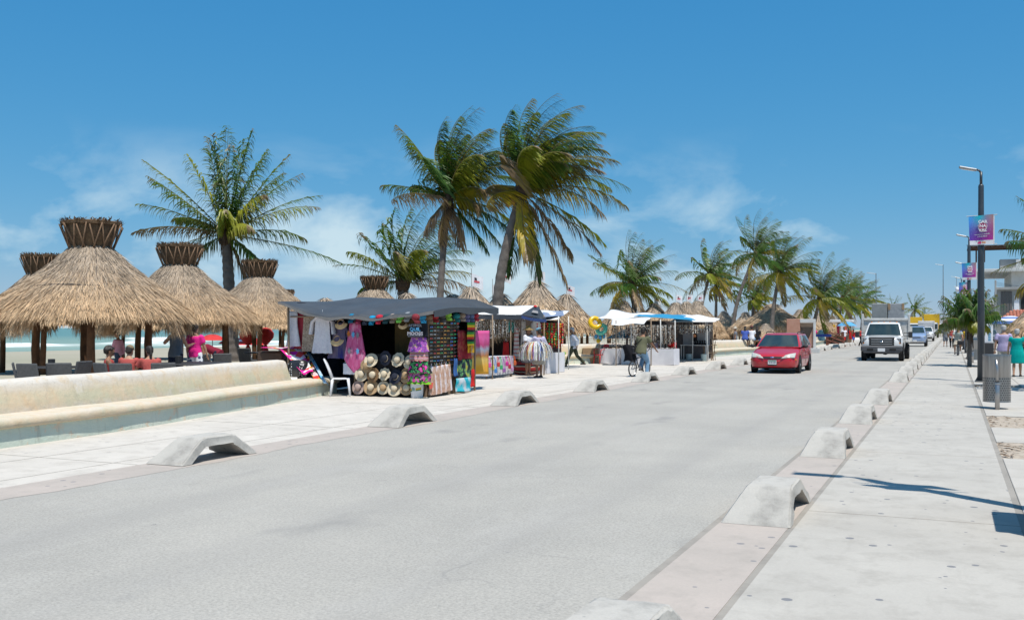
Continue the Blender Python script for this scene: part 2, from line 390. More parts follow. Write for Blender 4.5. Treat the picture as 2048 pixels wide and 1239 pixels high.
# planting strip and paving beyond
st = thing('planting_strip', None, None); st['kind'] = 'structure'
X3 = 1.75
SL = mat('strip slab concrete', (.47, .44, .395), .88, (.40, .375, .335), 1.5, .2, 60, spec=.2)
k = 0
pits = [(13.75, 15.7), (17.95, 20.35), (30, 31.2), (44.6, 47.6), (57, 58.5), (70, 72.5)]
prev = -5.
for a, e in pits + [(150, 150)]:
    yy = prev
    while yy < a - .05:
        L_ = min(2.32, a - yy)
        if a - yy - L_ < .4: L_ = a - yy
        b = MB(); b.cbox(((XS2 + .05 + X3) / 2, yy + L_ / 2, -.022), (X3 - XS2 - .06, L_ - .012, .06), .006); b.build('slab', SL, st); yy += L_
    if e > a:
        b = MB(); b.grid(lambda p, q: (XS2 + .05 + (X3 - XS2 - .06) * p, a + (e - a) * q, -.012 + .02 * math.sin(p * 9) * math.sin(q * 8) * rs.random()), 8, 12); b.build('soil', PITS, st)
        lf = MB()
        for _ in range(90):
            x_, y_ = XS2 + .07 + (X3 - XS2 - .1) * rs.random() ** 1.6, a + .1 + (e - a - .2) * rs.random(); s_ = rs.uniform(.02, .06); t_ = rs.uniform(0, 6.3)
            lf.add([(x_ + s_ * math.cos(t_), y_ + s_ * math.sin(t_), .012), (x_ + .4 * s_ * math.cos(t_ + 1.6), y_ + .4 * s_ * math.sin(t_ + 1.6), .022), (x_ - s_ * math.cos(t_), y_ - s_ * math.sin(t_), .014), (x_ + .4 * s_ * math.cos(t_ - 1.6), y_ + .4 * s_ * math.sin(t_ - 1.6), .012)], [(0, 1, 2, 3)])
        o = lf.build('leaf_litter', LEAFDRY, st); o['kind'] = 'stuff'
    prev = e
sheet('strip_joint', X3 - .02, X3 + .03, -20, 600, .0075, GUT)
sheet('plaza_pavement', X3 + .03, 14, -20, 700, .004, SL)
sheet('strip_far', XS2 + .05, X3, 150, 700, .002, SL)

# ---------------------------------------------------------------- beach and sea (sand falls gently to the water)
def bz(x):
    if x > -20: return -.01
    if x > -64: return -.01 - .75 * ((-20 - x) / 44.) ** 1.3
    return -.76 - .02 * (-64 - x)
rng = np.random.default_rng(4)
def np_mesh(name, V, F, mats, smooth=True, parent=None):
    me = bpy.data.meshes.new(name); me.vertices.add(len(V)); me.vertices.foreach_set('co', np.asarray(V, np.float32).ravel())
    F = np.asarray(F, np.int32); n, k = F.shape
    me.loops.add(n * k); me.loops.foreach_set('vertex_index', F.ravel()); me.polygons.add(n)
    me.polygons.foreach_set('loop_start', np.arange(0, n * k, k, dtype=np.int32)); me.polygons.foreach_set('loop_total', np.full(n, k, np.int32))
    for q in (mats if isinstance(mats, (list, tuple)) else [mats]): me.materials.append(q)
    me.polygons.foreach_set('use_smooth', np.full(n, smooth)); me.update(calc_edges=True)
    return link(name, me, parent)
def grid_faces(nx, ny):
    i, j = np.meshgrid(np.arange(nx - 1), np.arange(ny - 1), indexing='ij'); a = (i * ny + j).ravel()
    return np.stack([a, a + ny, a + ny + 1, a + 1], 1)
def vcol(o, name, arr):
    at = o.data.attributes.new(name, 'FLOAT_COLOR', 'POINT'); at.data.foreach_set('color', np.asarray(arr, np.float32).ravel())
xs = np.concatenate([np.linspace(-11.0, -70, 150), np.linspace(-72, -110, 8)]); ys = np.concatenate([np.linspace(-10, 90, 180), np.linspace(92, 700, 60)])
XX, YY = np.meshgrid(xs, ys, indexing='ij')
Z = np.vectorize(bz)(XX) + .03 * np.sin(XX * 1.9 + np.sin(YY * .8) * 2) * np.sin(YY * 1.3 + XX * .3) * (XX > -58) * np.clip((-16.5 - XX) / 2, 0, 1) + rng.normal(0, .012, XX.shape) * (XX > -60) * np.clip((-16.5 - XX) / 2, 0, 1)
bo = np_mesh('beach', np.stack([XX, YY, Z], -1).reshape(-1, 3), grid_faces(*XX.shape), None or [SAND]); tag(bo, kind='structure')
# sea with rolling breakers
m = NT('shallow sea water'); v = m.coord('Object')
at = m.n('ShaderNodeAttribute', attribute_name='foam'); sx = m.n('ShaderNodeSeparateColor'); m.l(at.outputs['Color'], sx.inputs[0])
deep = m.mix(m.mr(m.noise(m.coord('Object', (.05, .012, 1)), 1.5, 4), .4, .65), (.20, .285, .215), (.24, .32, .245))
deep = m.mix(sx.outputs[1], deep, (.11, .22, .19))
deep = m.mix(sx.outputs[2], deep, (.30, .34, .26))
fo = m.math('MULTIPLY', sx.outputs[0], m.mr(m.noise(m.coord('Object', (.8, .22, 1)), 2.2, 6, .7), .28, .5))
c = m.mix(fo, deep, (.82, .84, .83)); m.bump(m.noise(m.coord('Object', (1, .35, 1)), 1.4, 6, .65), .55, .25)
WATER = m.out(c, .16, 0, .10); r_ = m.mix(fo, (.30, .30, .30), (.8, .8, .8)); m.l(r_, m.b.inputs['Roughness'])
SHORE = -57.0
xs = np.concatenate([np.linspace(SHORE, -190, 340), np.geomspace(-192, -6000, 60)]); ys = np.concatenate([np.linspace(-40, 420, 260), np.geomspace(425, 7000, 30)])
XX, YY = np.meshgrid(xs, ys, indexing='ij')
foam = np.zeros_like(XX); H = .05 * np.sin(XX * .5 + 1.2 * np.sin(YY * .07)) * (XX > -400)
for (x0, amp, wd, fq, ph, th_) in ((-64, .14, 2.0, .11, .3, -.1), (-76, .26, 2.6, .05, 1.7, -.25), (-92, .42, 3.2, .034, 4.0, -.15), (-101, .5, 3.4, .045, 2.2, .05), (-118, .5, 3.6, .05, .6, .35), (-140, .5, 4, .04, 2.8, .5)):
    cx = x0 + 2.4 * np.sin(YY * .021 + ph) + 1.0 * np.sin(YY * .09 + 2 * ph)
    pres = np.clip((np.sin(YY * fq * 2 + ph * 3) + .6 * np.sin(YY * fq * 5.3 + ph) - th_) * 1.6, 0, 1)
    d = (XX - cx) / wd; H += amp * np.exp(-d * d) * (.35 + .65 * pres)
    foam += pres * (np.exp(-((d - .35) * 1.15) ** 2) + .35 * np.exp(-((d - 1.6) * .7) ** 2))
foam += .8 * np.exp(-((XX - SHORE + 1.0 + .8 * np.sin(YY * .2) + .5 * np.sin(YY * .53)) / .7) ** 2)
dk = np.clip((-XX - 130) / 120, 0, 1); sh = np.clip((XX + 74) / 14, 0, 1) * .8
so = np_mesh('sea', np.stack([XX, YY, -.66 + H - .012 * 0], -1).reshape(-1, 3), grid_faces(*XX.shape), [WATER])
vcol(so, 'foam', np.stack([np.clip(foam, 0, 1), dk, sh, np.ones_like(dk)], -1).reshape(-1, 4)); tag(so, kind='structure')
# seaweed wrack on the tide line
wk = MB(); rs = random.Random(8)
for i in range(900):
    y_ = rs.uniform(-5, 150); x_ = -53.2 + 1.1 * math.sin(y_ * .15) + .6 * math.sin(y_ * .7) + rs.gauss(0, .5); s_ = rs.uniform(.05, .22); t_ = rs.uniform(0, 6.3); z_ = bz(x_) + .02
    wk.add([(x_ + s_ * math.cos(t_), y_ + s_ * math.sin(t_), z_), (x_ - .3 * s_ * math.sin(t_), y_ + .3 * s_ * math.cos(t_), z_ + .07), (x_ - s_ * math.cos(t_), y_ - s_ * math.sin(t_), z_), (x_ + .3 * s_ * math.sin(t_), y_ - .3 * s_ * math.cos(t_), z_ + .03)], [(0, 1, 2, 3)])
o = tag(wk.build('seaweed', LEAFDRY), 'dark dry seaweed strewn along the tide line', 'seaweed', kind='stuff')

# ---------------------------------------------------------------- sea wall with bench
def wv2(m, v):
    a = m.n('ShaderNodeVectorMath', operation='ADD'); q = m.n('ShaderNodeTexNoise'); q.inputs['Scale'].default_value = 2.2; m.l(v, q.inputs['Vector']); m.l(v, a.inputs[0]); m.l(q.outputs['Color'], a.inputs[1]); return a.outputs[0]
m = NT('weathered limewash'); v = m.coord('Object'); g = m.n('ShaderNodeNewGeometry'); sx = m.n('ShaderNodeSeparateXYZ'); m.l(g.outputs['Position'], sx.inputs[0])
n1 = m.noise(v, 1.1, 6, .68); n2 = m.noise(v, 4.5, 6, .7)
c = m.mix(m.mr(n2, .35, .7), (.58, .455, .31), (.58, .475, .345))
gr = m.math('MULTIPLY', m.mr(n1, .42, .56), m.mr(sx.outputs['Z'], .82, .60)); c = m.mix(m.math('MULTIPLY', gr, .5), c, (.40, .45, .33))
og = m.mr(m.noise(m.coord('Object', (1.3, 1.3, .45)), 2.0, 5, .6), .54, .70); c = m.mix(m.math('MULTIPLY', og, .5), c, (.55, .38, .22))
tp = m.math('ADD', m.mr(sx.outputs['Z'], .66, .84), m.mr(n1, .6, .72)); c = m.mix(m.math('MULTIPLY', m.math('MINIMUM', tp, 1.), m.mr(n2, .3, .5)), c, (.60, .555, .495))
st_ = m.noise(m.coord('Object', (3.2, 3.2, .22)), 2.2, 6, .7); c = m.mix(m.math('MULTIPLY', m.mr(st_, .55, .75), .45), c, (.34, .29, .22))
vc = m.n('ShaderNodeTexVoronoi', feature='DISTANCE_TO_EDGE'); vc.inputs['Scale'].default_value = .9; m.l(wv2(m, v), vc.inputs['Vector']); c = m.mix(m.math('MULTIPLY', m.mr(vc.outputs['Distance'], 0., .0025, 1, 0), .3), c, (.25, .21, .16))
wh = m.math('MULTIPLY', m.math('MULTIPLY', m.mr(sx.outputs['Z'], .34, .40), m.mr(sx.outputs['Z'], .52, .44)), m.mr(n2, .3, .6)); c = m.mix(m.math('MULTIPLY', wh, .7), c, (.58, .53, .46))
m.bump(n2, .7, .03); LIME = m.out(c, .9, 0, .2)
m = NT('faded turquoise paint'); v = m.coord('Object'); n2 = m.noise(v, 3.5, 6, .72)
c = m.mix(m.mr(m.noise(v, 1.2, 5), .35, .65), (.46, .53, .455), (.54, .575, .495)); c = m.mix(m.mr(n2, .56, .62), c, (.58, .49, .37)); c = m.mix(m.mr(m.noise(m.coord('Object', (2, 2, .3)), 3, 5, .7), .55, .75), c, (.36, .37, .31)); m.bump(n2, .8, .03); TURQ = m.out(c, .9, 0, .2)
def smooth_path(pts, step=.25):
    P = [Vector(p + (0,)) for p in pts]; out = []
    for i in range(len(P) - 1):
        p0, p1, p2, p3 = P[max(i - 1, 0)], P[i], P[i + 1], P[min(i + 2, len(P) - 1)]
        n = max(2, int((p2 - p1).length / step))
        for k in range(n):
            t = k / n; out.append(.5 * ((2 * p1) + (p2 - p0) * t + (2 * p0 - 5 * p1 + 4 * p2 - p3) * t * t + (3 * p1 - p0 - 3 * p2 + p3) * t ** 3))
    return out + [P[-1]]
def sea_wall(label, pts, back_to=None, group=None):
    path = smooth_path(pts); n = len(path); root = thing('sea_wall', label, 'wall', path[0], group=group)
    nrm = []
    for i in range(n):
        d = (path[min(i + 1, n - 1)] - path[max(i - 1, 0)]).normalized(); nrm.append(Vector((d.y, -d.x, 0)))   # towards the promenade
    rw = random.Random(int(abs(pts[0][1]) * 10)); ph = rw.uniform(0, 6)
    def sweep(prof, name, mt, i0=0, i1=n, auto=35):
        b = MB(); rg = []
        for i in range(i0, i1):
            w = .012 * math.sin(i * .31 + ph) + .008 * math.sin(i * .83)
            rg.append([path[i] + nrm[i] * (q[0] + w * (q[1] > .2)) + Vector((0, 0, q[1] + w * .5 * (q[1] > .3))) for q in prof])
        b.rings(rg); return fixn(b.build(name, mt, root, off=path[0], auto=auto))
    sweep([(-.50, -.04), (0, -.04), (-.02, .27), (-.50, .27)], 'base', TURQ)
    sweep([(-.52, .255), (.0, .257), (.045, .275), (.06, .315), (.052, .365), (.02, .40), (-.04, .415), (-.50, .43)], 'seat', LIME)
    ib = n if back_to is None else next((i for i in range(n) if path[i].y > back_to), n)
    sweep([(-.505, -.03), (-.44, .43), (-.52, .62), (-.575, .80), (-.60, .855), (-.65, .885), (-.80, .90), (-.87, .88), (-.89, .80), (-.93, -.03)], 'backrest', LIME, 0, ib)
    return root
WALL1 = [(-11.2, -3), (-11.45, 3), (-11.85, 9.3), (-12.25, 12.4), (-13.0, 15.6), (-13.75, 18.9), (-14.15, 20.6)]
sea_wall('long curved sea wall bench of peeling cream limewash beside the thatched shelters', WALL1, back_to=19.0)
b1 = G(1128, 728); b2 = G(1460, 711); b3 = G(1505, 707.5)
sea_wall('low cream sea wall bench behind the striding man in green trousers', [(-15.7, 33.5), (-15.4, 37.5), (b1.x, b1.y), (-14.6, 43.0)])
sea_wall('pale sea wall bench where people sit beside the jewellery stall', [(-12.9, 49.5), (-12.4, 52), (b2.x - .15, b2.y), (b3.x, b3.y), (b3.x + .15, b3.y + 2.2)])
q1, q2 = G(1628, 692), G(1668, 683)
sea_wall('short pale sea wall bench beyond the pink doorway, beside the brown stair', [(q1.x, q1.y), (q2.x, q2.y), (q2.x + .05, q2.y + 6)])

# ---------------------------------------------------------------- cast concrete kerb arches
def kerb_arch_mesh():
    b = MB(); L0, L1, t, H_ = .69, .26, .115, .295
    out_ = [(-L0, 0), (-L0 + .03, .035), (-L1 - .05, H_ - .02), (-L1 + .03, H_), (L1 - .03, H_), (L1 + .05, H_ - .02), (L0 - .03, .035), (L0, 0)]
    inn = [(-L0 + .17, 0), (-L0 + .18, .01), (-L1 - .005, H_ - t - .01), (-L1 + .02, H_ - t), (L1 - .02, H_ - t), (L1 + .005, H_ - t - .01), (L0 - .18, .01), (L0 - .17, 0)]
    def xs_(z): return -.285 + .15 * (z / H_) ** 1.3, .285 - .045 * (z / H_)
    rg = []
    for k in range(8):
        a, e = out_[k], inn[k]; xo = xs_(a[1]); xi = xs_(e[1]); f = .018
        rg.append([Vector((xo[0] + f, a[0], a[1])), Vector((xo[1] - f, a[0], a[1])), Vector((xo[1], a[0] * .985, max(0, a[1] - f))), Vector((xi[1], e[0], e[1])), Vector((xi[0], e[0], e[1])), Vector((xo[0], a[0] * .985, max(0, a[1] - f)))])
    b.rings(rg); return b
def rough_arch(seed):
    o = fixn(kerb_arch_mesh().build('kerb_arch', BUMP, auto=28)); g = random.Random(seed)
    import bmesh
    bm = bmesh.new(); bm.from_mesh(o.data); bmesh.ops.subdivide_edges(bm, edges=bm.edges, cuts=2, use_grid_fill=True)
    for q in bm.verts:
        if q.co.z > .02: q.co += Vector((g.gauss(0, .0035), g.gauss(0, .0035), g.gauss(0, .003))) - (Vector((.03, .02, .03)) * g.random() if g.random() < .012 else Vector((0, 0, 0)))
    bm.to_mesh(o.data); bm.free(); return o
arches = [rough_arch(i).data for i in range(5)]
for o in [o for o in bpy.data.objects if o.name.startswith('kerb_arch')]: bpy.data.objects.remove(o)
proto = link('kerb_arch', arches[0])
tag(proto, 'trapezoid concrete kerb arch in the row along the promenade', 'kerb arch', 'kerb arches along the promenade side of the road')
proto.location = (-8.60, 8.92 + .68, .012)
rs = random.Random(5)
for i in range(1, 34):
    if i in (11, 12): continue
    o = dup(proto, (-8.60 + rs.uniform(-.03, .03), 8.92 + .68 + 4.84 * i + rs.uniform(-.1, .1), .012), rs.uniform(-.03, .03), scale=(rs.uniform(.95, 1.05), rs.uniform(.94, 1.05), rs.uniform(.9, 1.06))); o.data = arches[i % 5]
for i in range(0, 36):
    if i == 5: continue
    o = dup(proto, (-1.50 + rs.uniform(-.015, .015), 3.58 + .68 + 4.64 * i + (.10 if i == 0 else rs.uniform(-.06, .06)), .012), rs.uniform(-.015, .015), 'trapezoid concrete kerb arch in the row along the sidewalk', 'kerb arches along the sidewalk side of the road', (rs.uniform(.97, 1.03), rs.uniform(.95, 1.05), rs.uniform(.93, 1.05))); o.data = arches[(i + 2) % 5]
# ================================================================ THATCHED SHELTERS
m = NT('thatch'); at = m.n('ShaderNodeAttribute', attribute_name='col'); v = m.coord('Object')
c = m.mix(m.mr(m.noise(v, 2.2, 4), .35, .65), at.outputs['Color'], m.mix(.78, (.12, .085, .06), at.outputs['Color'])); THATCH = m.out(c, .85, 0, .2)
m.b.inputs['Specular IOR Level'].default_value = .25
UNDER = mat('thatch underside', (.16, .105, .062), .95, (.09, .06, .04), 9, .6, 30, spec=.1)
POST = mat('hardwood post', (.13, .065, .032), .8, (.075, .038, .02), 5, .4, 22, spec=.2, rand=.15)
STICK = mat('crown stick wood', (.25, .16, .10), .8, (.16, .10, .065), 8, .3, 30, spec=.2)
ROPE = mat('dark tie rope', (.045, .045, .05), .8, spec=.2)
def lerp(a, b, t): return a + (b - a) * t
def thatch_mesh(name, prof, n, seed, lo=.34, grey=.5, droop=.35, wid=.017):
    """prof: (r, z) from top to eave. strands lie down-slope; eave fringe hangs."""
    g = np.random.default_rng(seed); pr = np.array(prof); seg = np.hypot(np.diff(pr[:, 0]), np.diff(pr[:, 1])); cum = np.concatenate([[0], np.cumsum(seg)]); L_ = cum[-1]
    u = g.random(n); rr = np.interp(u * L_, cum, pr[:, 0]); keep = g.random(n) < (rr / pr[:, 0].max()) ** .8; u = u[keep]; n = len(u)
    nf = int(n * .30); u = np.concatenate([u, np.full(nf, 1.) - g.random(nf) * .05]); n = len(u); isf = np.arange(n) >= n - nf
    s_ = u * L_; r0 = np.interp(s_, cum, pr[:, 0]); z0 = np.interp(s_, cum, pr[:, 1]); ds = .01
    dr = (np.interp(np.minimum(s_ + ds, L_), cum, pr[:, 0]) - np.interp(np.maximum(s_ - ds, 0), cum, pr[:, 0])); dz = (np.interp(np.minimum(s_ + ds, L_), cum, pr[:, 1]) - np.interp(np.maximum(s_ - ds, 0), cum, pr[:, 1]))
    q = np.hypot(dr, dz) + 1e-9; dr /= q; dz /= q
    ph = g.random(n) * 2 * np.pi; l = lo * (.55 + .9 * g.random(n)); lf = .10 + (.12 + .62 * (.5 + .5 * np.sin(ph * 5 + 2 * np.sin(ph * 3 + seed))) ** 1.6) * g.random(n) ** .8 ; l = np.where(isf, lf, l)
    er = np.stack([np.cos(ph), np.sin(ph), 0 * ph], 1); et = np.stack([-np.sin(ph), np.cos(ph), 0 * ph], 1); ez = np.array([[0, 0, 1.]])
    slope = er * dr[:, None] + ez * dz[:, None]; nor = er * (-dz)[:, None] + ez * dr[:, None]
    dirv = slope + et * g.normal(0, .16, n)[:, None] + nor * (g.normal(.06, .07, n))[:, None]
    dirv = np.where(isf[:, None], slope * .55 + ez * (-.75) + et * g.normal(0, .22, n)[:, None] + er * g.normal(.0, .2, n)[:, None], dirv)
    dirv /= np.linalg.norm(dirv, axis=1)[:, None]
    base = er * r0[:, None] + ez * z0[:, None] + nor * (g.random(n) * .05)[:, None]
    inset = np.where(isf, g.random(n) * .22, 0)[:, None]; base = base - er * inset - ez * inset * .1
    w = wid * (.6 + .8 * g.random(n))[:, None]; side = np.cross(dirv, nor + et * g.normal(0, .5, n)[:, None]); side /= np.linalg.norm(side, axis=1)[:, None] + 1e-9
    tip = base + dirv * l[:, None]; mid_ = base + dirv * (l * .5)[:, None] + nor * .012
    V = np.stack([base - side * w * .5, base + side * w * .5, mid_ + side * w * .5, mid_ - side * w * .5, tip + side * w * .12, tip - side * w * .12], 1).reshape(-1, 3)
    k = np.arange(n)[:, None] * 6; F = np.concatenate([k + np.array([[0, 1, 2, 3]]), k + np.array([[3, 2, 4, 5]])])
    o = np_mesh(name, V, F, [THATCH], False)
    wq = np.clip(u * 1.5 - .35 + g.normal(0, .18, n), 0, 1)[:, None]; bri = (.68 + .55 * g.random(n))[:, None]
    up = lerp(np.array([[.46, .36, .26]]), np.array([[.41, .345, .28]]), grey); dn = np.array([[.63, .44, .265]])
    cc = (up * (1 - wq) + dn * wq) * bri; dark = (g.random(n) < .09)[:, None]; cc = np.where(dark, cc * .4, cc)
    cc = np.repeat(np.concatenate([cc, np.ones((n, 1))], 1), 6, 0); vcol(o, 'col', cc)
    me = o.data; bpy.data.objects.remove(o); return me
A_PROF = [(.50, 3.86), (.60, 3.74), (.90, 3.45), (1.3, 3.12), (1.7, 2.82), (2.1, 2.52), (2.4, 2.27), (2.58, 2.06)]
TH_A = thatch_mesh('thatch', A_PROF, 85000, 1, wid=.0135)
TH_A2 = thatch_mesh('thatch', A_PROF, 26000, 2, wid=.026)
def palapa_crown(root, seed, r0=.50, r1=.80, z0=3.80, z1=4.52, n=14):
    g = random.Random(seed)
    b = MB(); b.lathe([(r0, z0), (lerp(r0, r1, .5) - .02, lerp(z0, z1, .5)), (r1 - .04, z1), (r1 - .10, z1 + .01), (r0 - .06, z0 + .05)], 28)
    b.build('crown_cone', UNDER, root, smooth=True)
    # ragged thatch rim
    b = MB(); k = 420
    for i in range(k):
        a = g.uniform(0, 6.283); rr = r1 + g.gauss(-.015, .025); z = z1 + g.uniform(-.05, .055); w = .03
        e = Vector((math.cos(a), math.sin(a), 0)); t = Vector((-e.y, e.x, 0)); d = (e * g.uniform(-.2, .5) + t * g.gauss(0, .6) + UP * g.uniform(.1, .7)).normalized() * g.uniform(.05, .11)
        p = e * rr + UP * z; b.add([p - t * w, p + t * w, p + d + t * .008, p + d - t * .008], [(0, 1, 2, 3)])
    b.lathe([(r1 - .12, z1 - .03), (r1 + .005, z1 - .07), (r1 + .02, z1), (r1 - .02, z1 + .03), (r1 - .12, z1 + .03)], 28)
    o = b.build('rim', UNDER, root); o['kind'] = 'stuff'
    for i in range(n):
        for sgn in (1, -1):
            a0 = 2 * math.pi * (i + .5 * (sgn > 0)) / n + g.gauss(0, .02); a1 = a0 + sgn * (2 * math.pi / n) * .62 + g.gauss(0, .03)
            rs0, rs1 = r0 + .045 + .02 * (sgn > 0), r1 + .02 + .02 * (sgn > 0)
            p, q = Vector((rs0 * math.cos(a0), rs0 * math.sin(a0), z0 - .06)), Vector((rs1 * math.cos(a1), rs1 * math.sin(a1), z1 - .05 + g.uniform(-.05, .02)))
            b = MB(); b.tube([p, (p + q) / 2 + Vector((g.gauss(0, .006), g.gauss(0, .006), 0)), q], [.02, .022, .019], 6); b.build('crown_stick', STICK, root, smooth=True)
def face2(dx, dy): return math.atan2(-dx, dy)
def palapa(label, u, t, seed, sc_=1., near=True, zb=None, group=None):
    p = W(u, t); z = bz(p.x) if zb is None else zb
    root = thing('palapa', label, 'palapa', (p.x, p.y, z), seed * .7, group); root.scale = (sc_ * .94, sc_ * .94, sc_ * .985); root.rotation_euler = (0, 0, face2(p.x, p.y))
    g = random.Random(seed)
    b = MB(); b.lathe([(r - .03, zz - .05) for r, zz in A_PROF] + [(2.5, 2.0), (2.2, 2.22), (1.2, 3.0), (.5, 3.6)], 40); b.build('roof_cone', UNDER, root, smooth=True)
    o = link('thatch', TH_A if near else TH_A2, root); o['kind'] = 'stuff'
    palapa_crown(root, seed)
    for a in (R(-90), R(148), R(32 - 6 * (seed % 3)), R(97)):
        x, y = 1.72 * math.cos(a), 1.72 * math.sin(a)
        b = MB(); P = [Vector((x + g.gauss(0, .015), y + g.gauss(0, .015), zz)) for zz in (-.15, .5, 1.1, 1.7, 2.6)]; b.tube(P, [.115, .108, .112, .10, .10], 10); b.build('post', POST, root, smooth=True)
    b = MB(); b.tube([Vector((0, 0, 2.0)), Vector((0, 0, 3.9))], .09, 8)
    for i in range(8):
        a = i * math.pi / 4 + .35; b.tube([Vector((1.98 * math.cos(a), 1.98 * math.sin(a), 2.42)), Vector((.35 * math.cos(a), .35 * math.sin(a), 3.62))], .05, 6)
    b.build('rafters', POST, root, smooth=True)
    P = []
    for i in range(49):
        a = 2 * math.pi * i / 48; P.append(Vector((1.87 * math.cos(a), 1.87 * math.sin(a), 2.76 + .02 * math.sin(3 * a + seed) + g.gauss(0, .008))))
    b = MB(); b.tube(P, .014, 5); b.build('tie_rope', ROPE, root)
    for a in (-1.45, -2.9):
        b = MB(); b.tube([Vector((r * math.cos(a + .04 * math.sin(3 * r)), r * math.sin(a + .04 * math.sin(3 * r)), zz + .06)) for r, zz in A_PROF[1:5]], .012, 5); b.build('tie_rope', ROPE, root)
    return root
palapa('big flared-crown palapa over the seated trio in red, with dark ropes', 183, 26.0, 1)
palapa('flared-crown palapa behind the man in the pink shirt', 360, 34.0, 2, 1.02)
palapa('flared-crown palapa just behind the grey tarp stall with red parasols under it', 519, 44.0, 3, 1.06)
palapa('flared-crown palapa part hidden behind the biggest palapa at its seaward side', 86, 36.5, 4, 1.0, False)
palapa('small flared-crown palapa peeking out between the two nearest shelters', 300, 52, 5, .98, False)
palapa('flared-crown palapa standing under the short bushy palm behind the stall roof', 749, 54, 6, 1.02, False)
palapa('far flared-crown palapa whose crown shows beside the tarp stall corner', 566, 66, 7, 1.0, False)
# round-topped small palapas
B_PROF = [(.03, 3.16), (.13, 3.10), (.26, 2.92), (.52, 2.60), (.85, 2.24), (1.15, 1.93), (1.38, 1.68), (1.48, 1.50)]
TH_B = thatch_mesh('thatch', B_PROF, 15000, 11, .4, .75, wid=.03)
TH_G = thatch_mesh('thatch', B_PROF, 15000, 12, .4, .0, wid=.03)
def small_palapa_proto(name, th, label):
    root = thing('small_palapa', label, 'palapa'); g = random.Random(2)
    b = MB(); b.lathe([(r - .02, zz - .04) for r, zz in B_PROF] + [(1.38, 1.5), (.8, 2.15), (.05, 2.9)], 28); b.build('roof_cone', UNDER, root, smooth=True)
    o = link('thatch', th, root); o['kind'] = 'stuff'
    for i in range(5):
        a = i * 1.2566; b = MB(); b.tube([Vector((1.1 * math.cos(a), 1.1 * math.sin(a), zz)) for zz in (-.3, .9, 1.9)], [.075, .07, .065], 8); b.build('post', POST, root, smooth=True)
    b = MB(); b.tube([Vector((0, 0, 1.6)), Vector((0, 0, 3.02))], .06, 8); b.build('king_post', POST, root, smooth=True)
    return root
SPG = small_palapa_proto('g', TH_B, 'grey round-topped thatched palapa behind the tarp stalls near the two tall palms'); SPY = small_palapa_proto('y', TH_G, 'large golden freshly thatched palapa beside the pink doorway')
first = True
spots = [(943, 36, 1.0, 'grey round-topped palapa with a flag rising over the right end of the grey tarp', 1), (906, 44, 1., 'low grey palapa top between the bushy palm and the grey tarp corner', 0), (1001, 43, 1., 'grey palapa directly behind the leaning tall palm trunk', 0),
         (1073, 49, 1.27, 'tan round-topped palapa above the white stall roof', 1), (1133, 51, 1.08, 'palapa with low eaves behind the striding man in white', 1), (651, 47, 1., 'small round thatch top over the middle of the grey tarp', 0),
         (815, 50, 1.1, 'thatch roof showing below the short bushy palm', 0), (1247, 66, 1.1, 'grey palapa left of the wind-tossed palm behind the bead stall', 0), (1309, 66, 1.05, 'grey palapa right of the wind-tossed palm, under its fronds', 1),
         (1352, 64, 1.05, 'flagged palapa next to the printed white tarp, first of three', 1), (1373, 68, 1.1, 'flagged palapa behind the printed tarp, middle of three', 1), (1395, 72, 1.15, 'flagged palapa behind the printed tarp, last of three', 1),
         (1448, 88, 1., 'grey palapa left of the steep leaning palm trunk', 0), (1491, 84, .95, 'grey dome-like palapa behind the people sitting on the wall', 0), (1532, 72, .62, 'low grey palapa in front of the golden one', 0),
         (1638, 100, 1., 'grey palapa past the pink doorway', 0), (1600, 88, 1.05, 'dark thatch roof behind the pink doorway', 0), (1665, 120, 1., 'thatched roof by the white far stall', 0), (1410, 96, .9, 'thatch hut beside the printed tarp corner', 0)]
FLAGS = []
for (u, t, s_, lab, fl) in spots:
    p = W(u, t); loc = (p.x, p.y, bz(p.x) if p.x < -20 else -.01)
    if first: r_ = SPG; r_.location = loc; r_.rotation_euler = (0, 0, u); r_.scale = (s_,) * 3; r_['label'] = lab; first = False
    else: r_ = dup(SPG, loc, u * 1.0, lab, scale=s_)
    if fl: FLAGS.append((p.x, p.y, loc[2] + 3.0 * s_, t, u))
p = W(1545, 82); SPY.location = (p.x, p.y, -.01); SPY.scale = (1.75, 1.75, 1.16)
p = W(1430, 84); dup(SPY, (p.x, p.y, -.01), 1., 'small golden thatched hut behind the jewellery stall', scale=(.8, .8, .62))
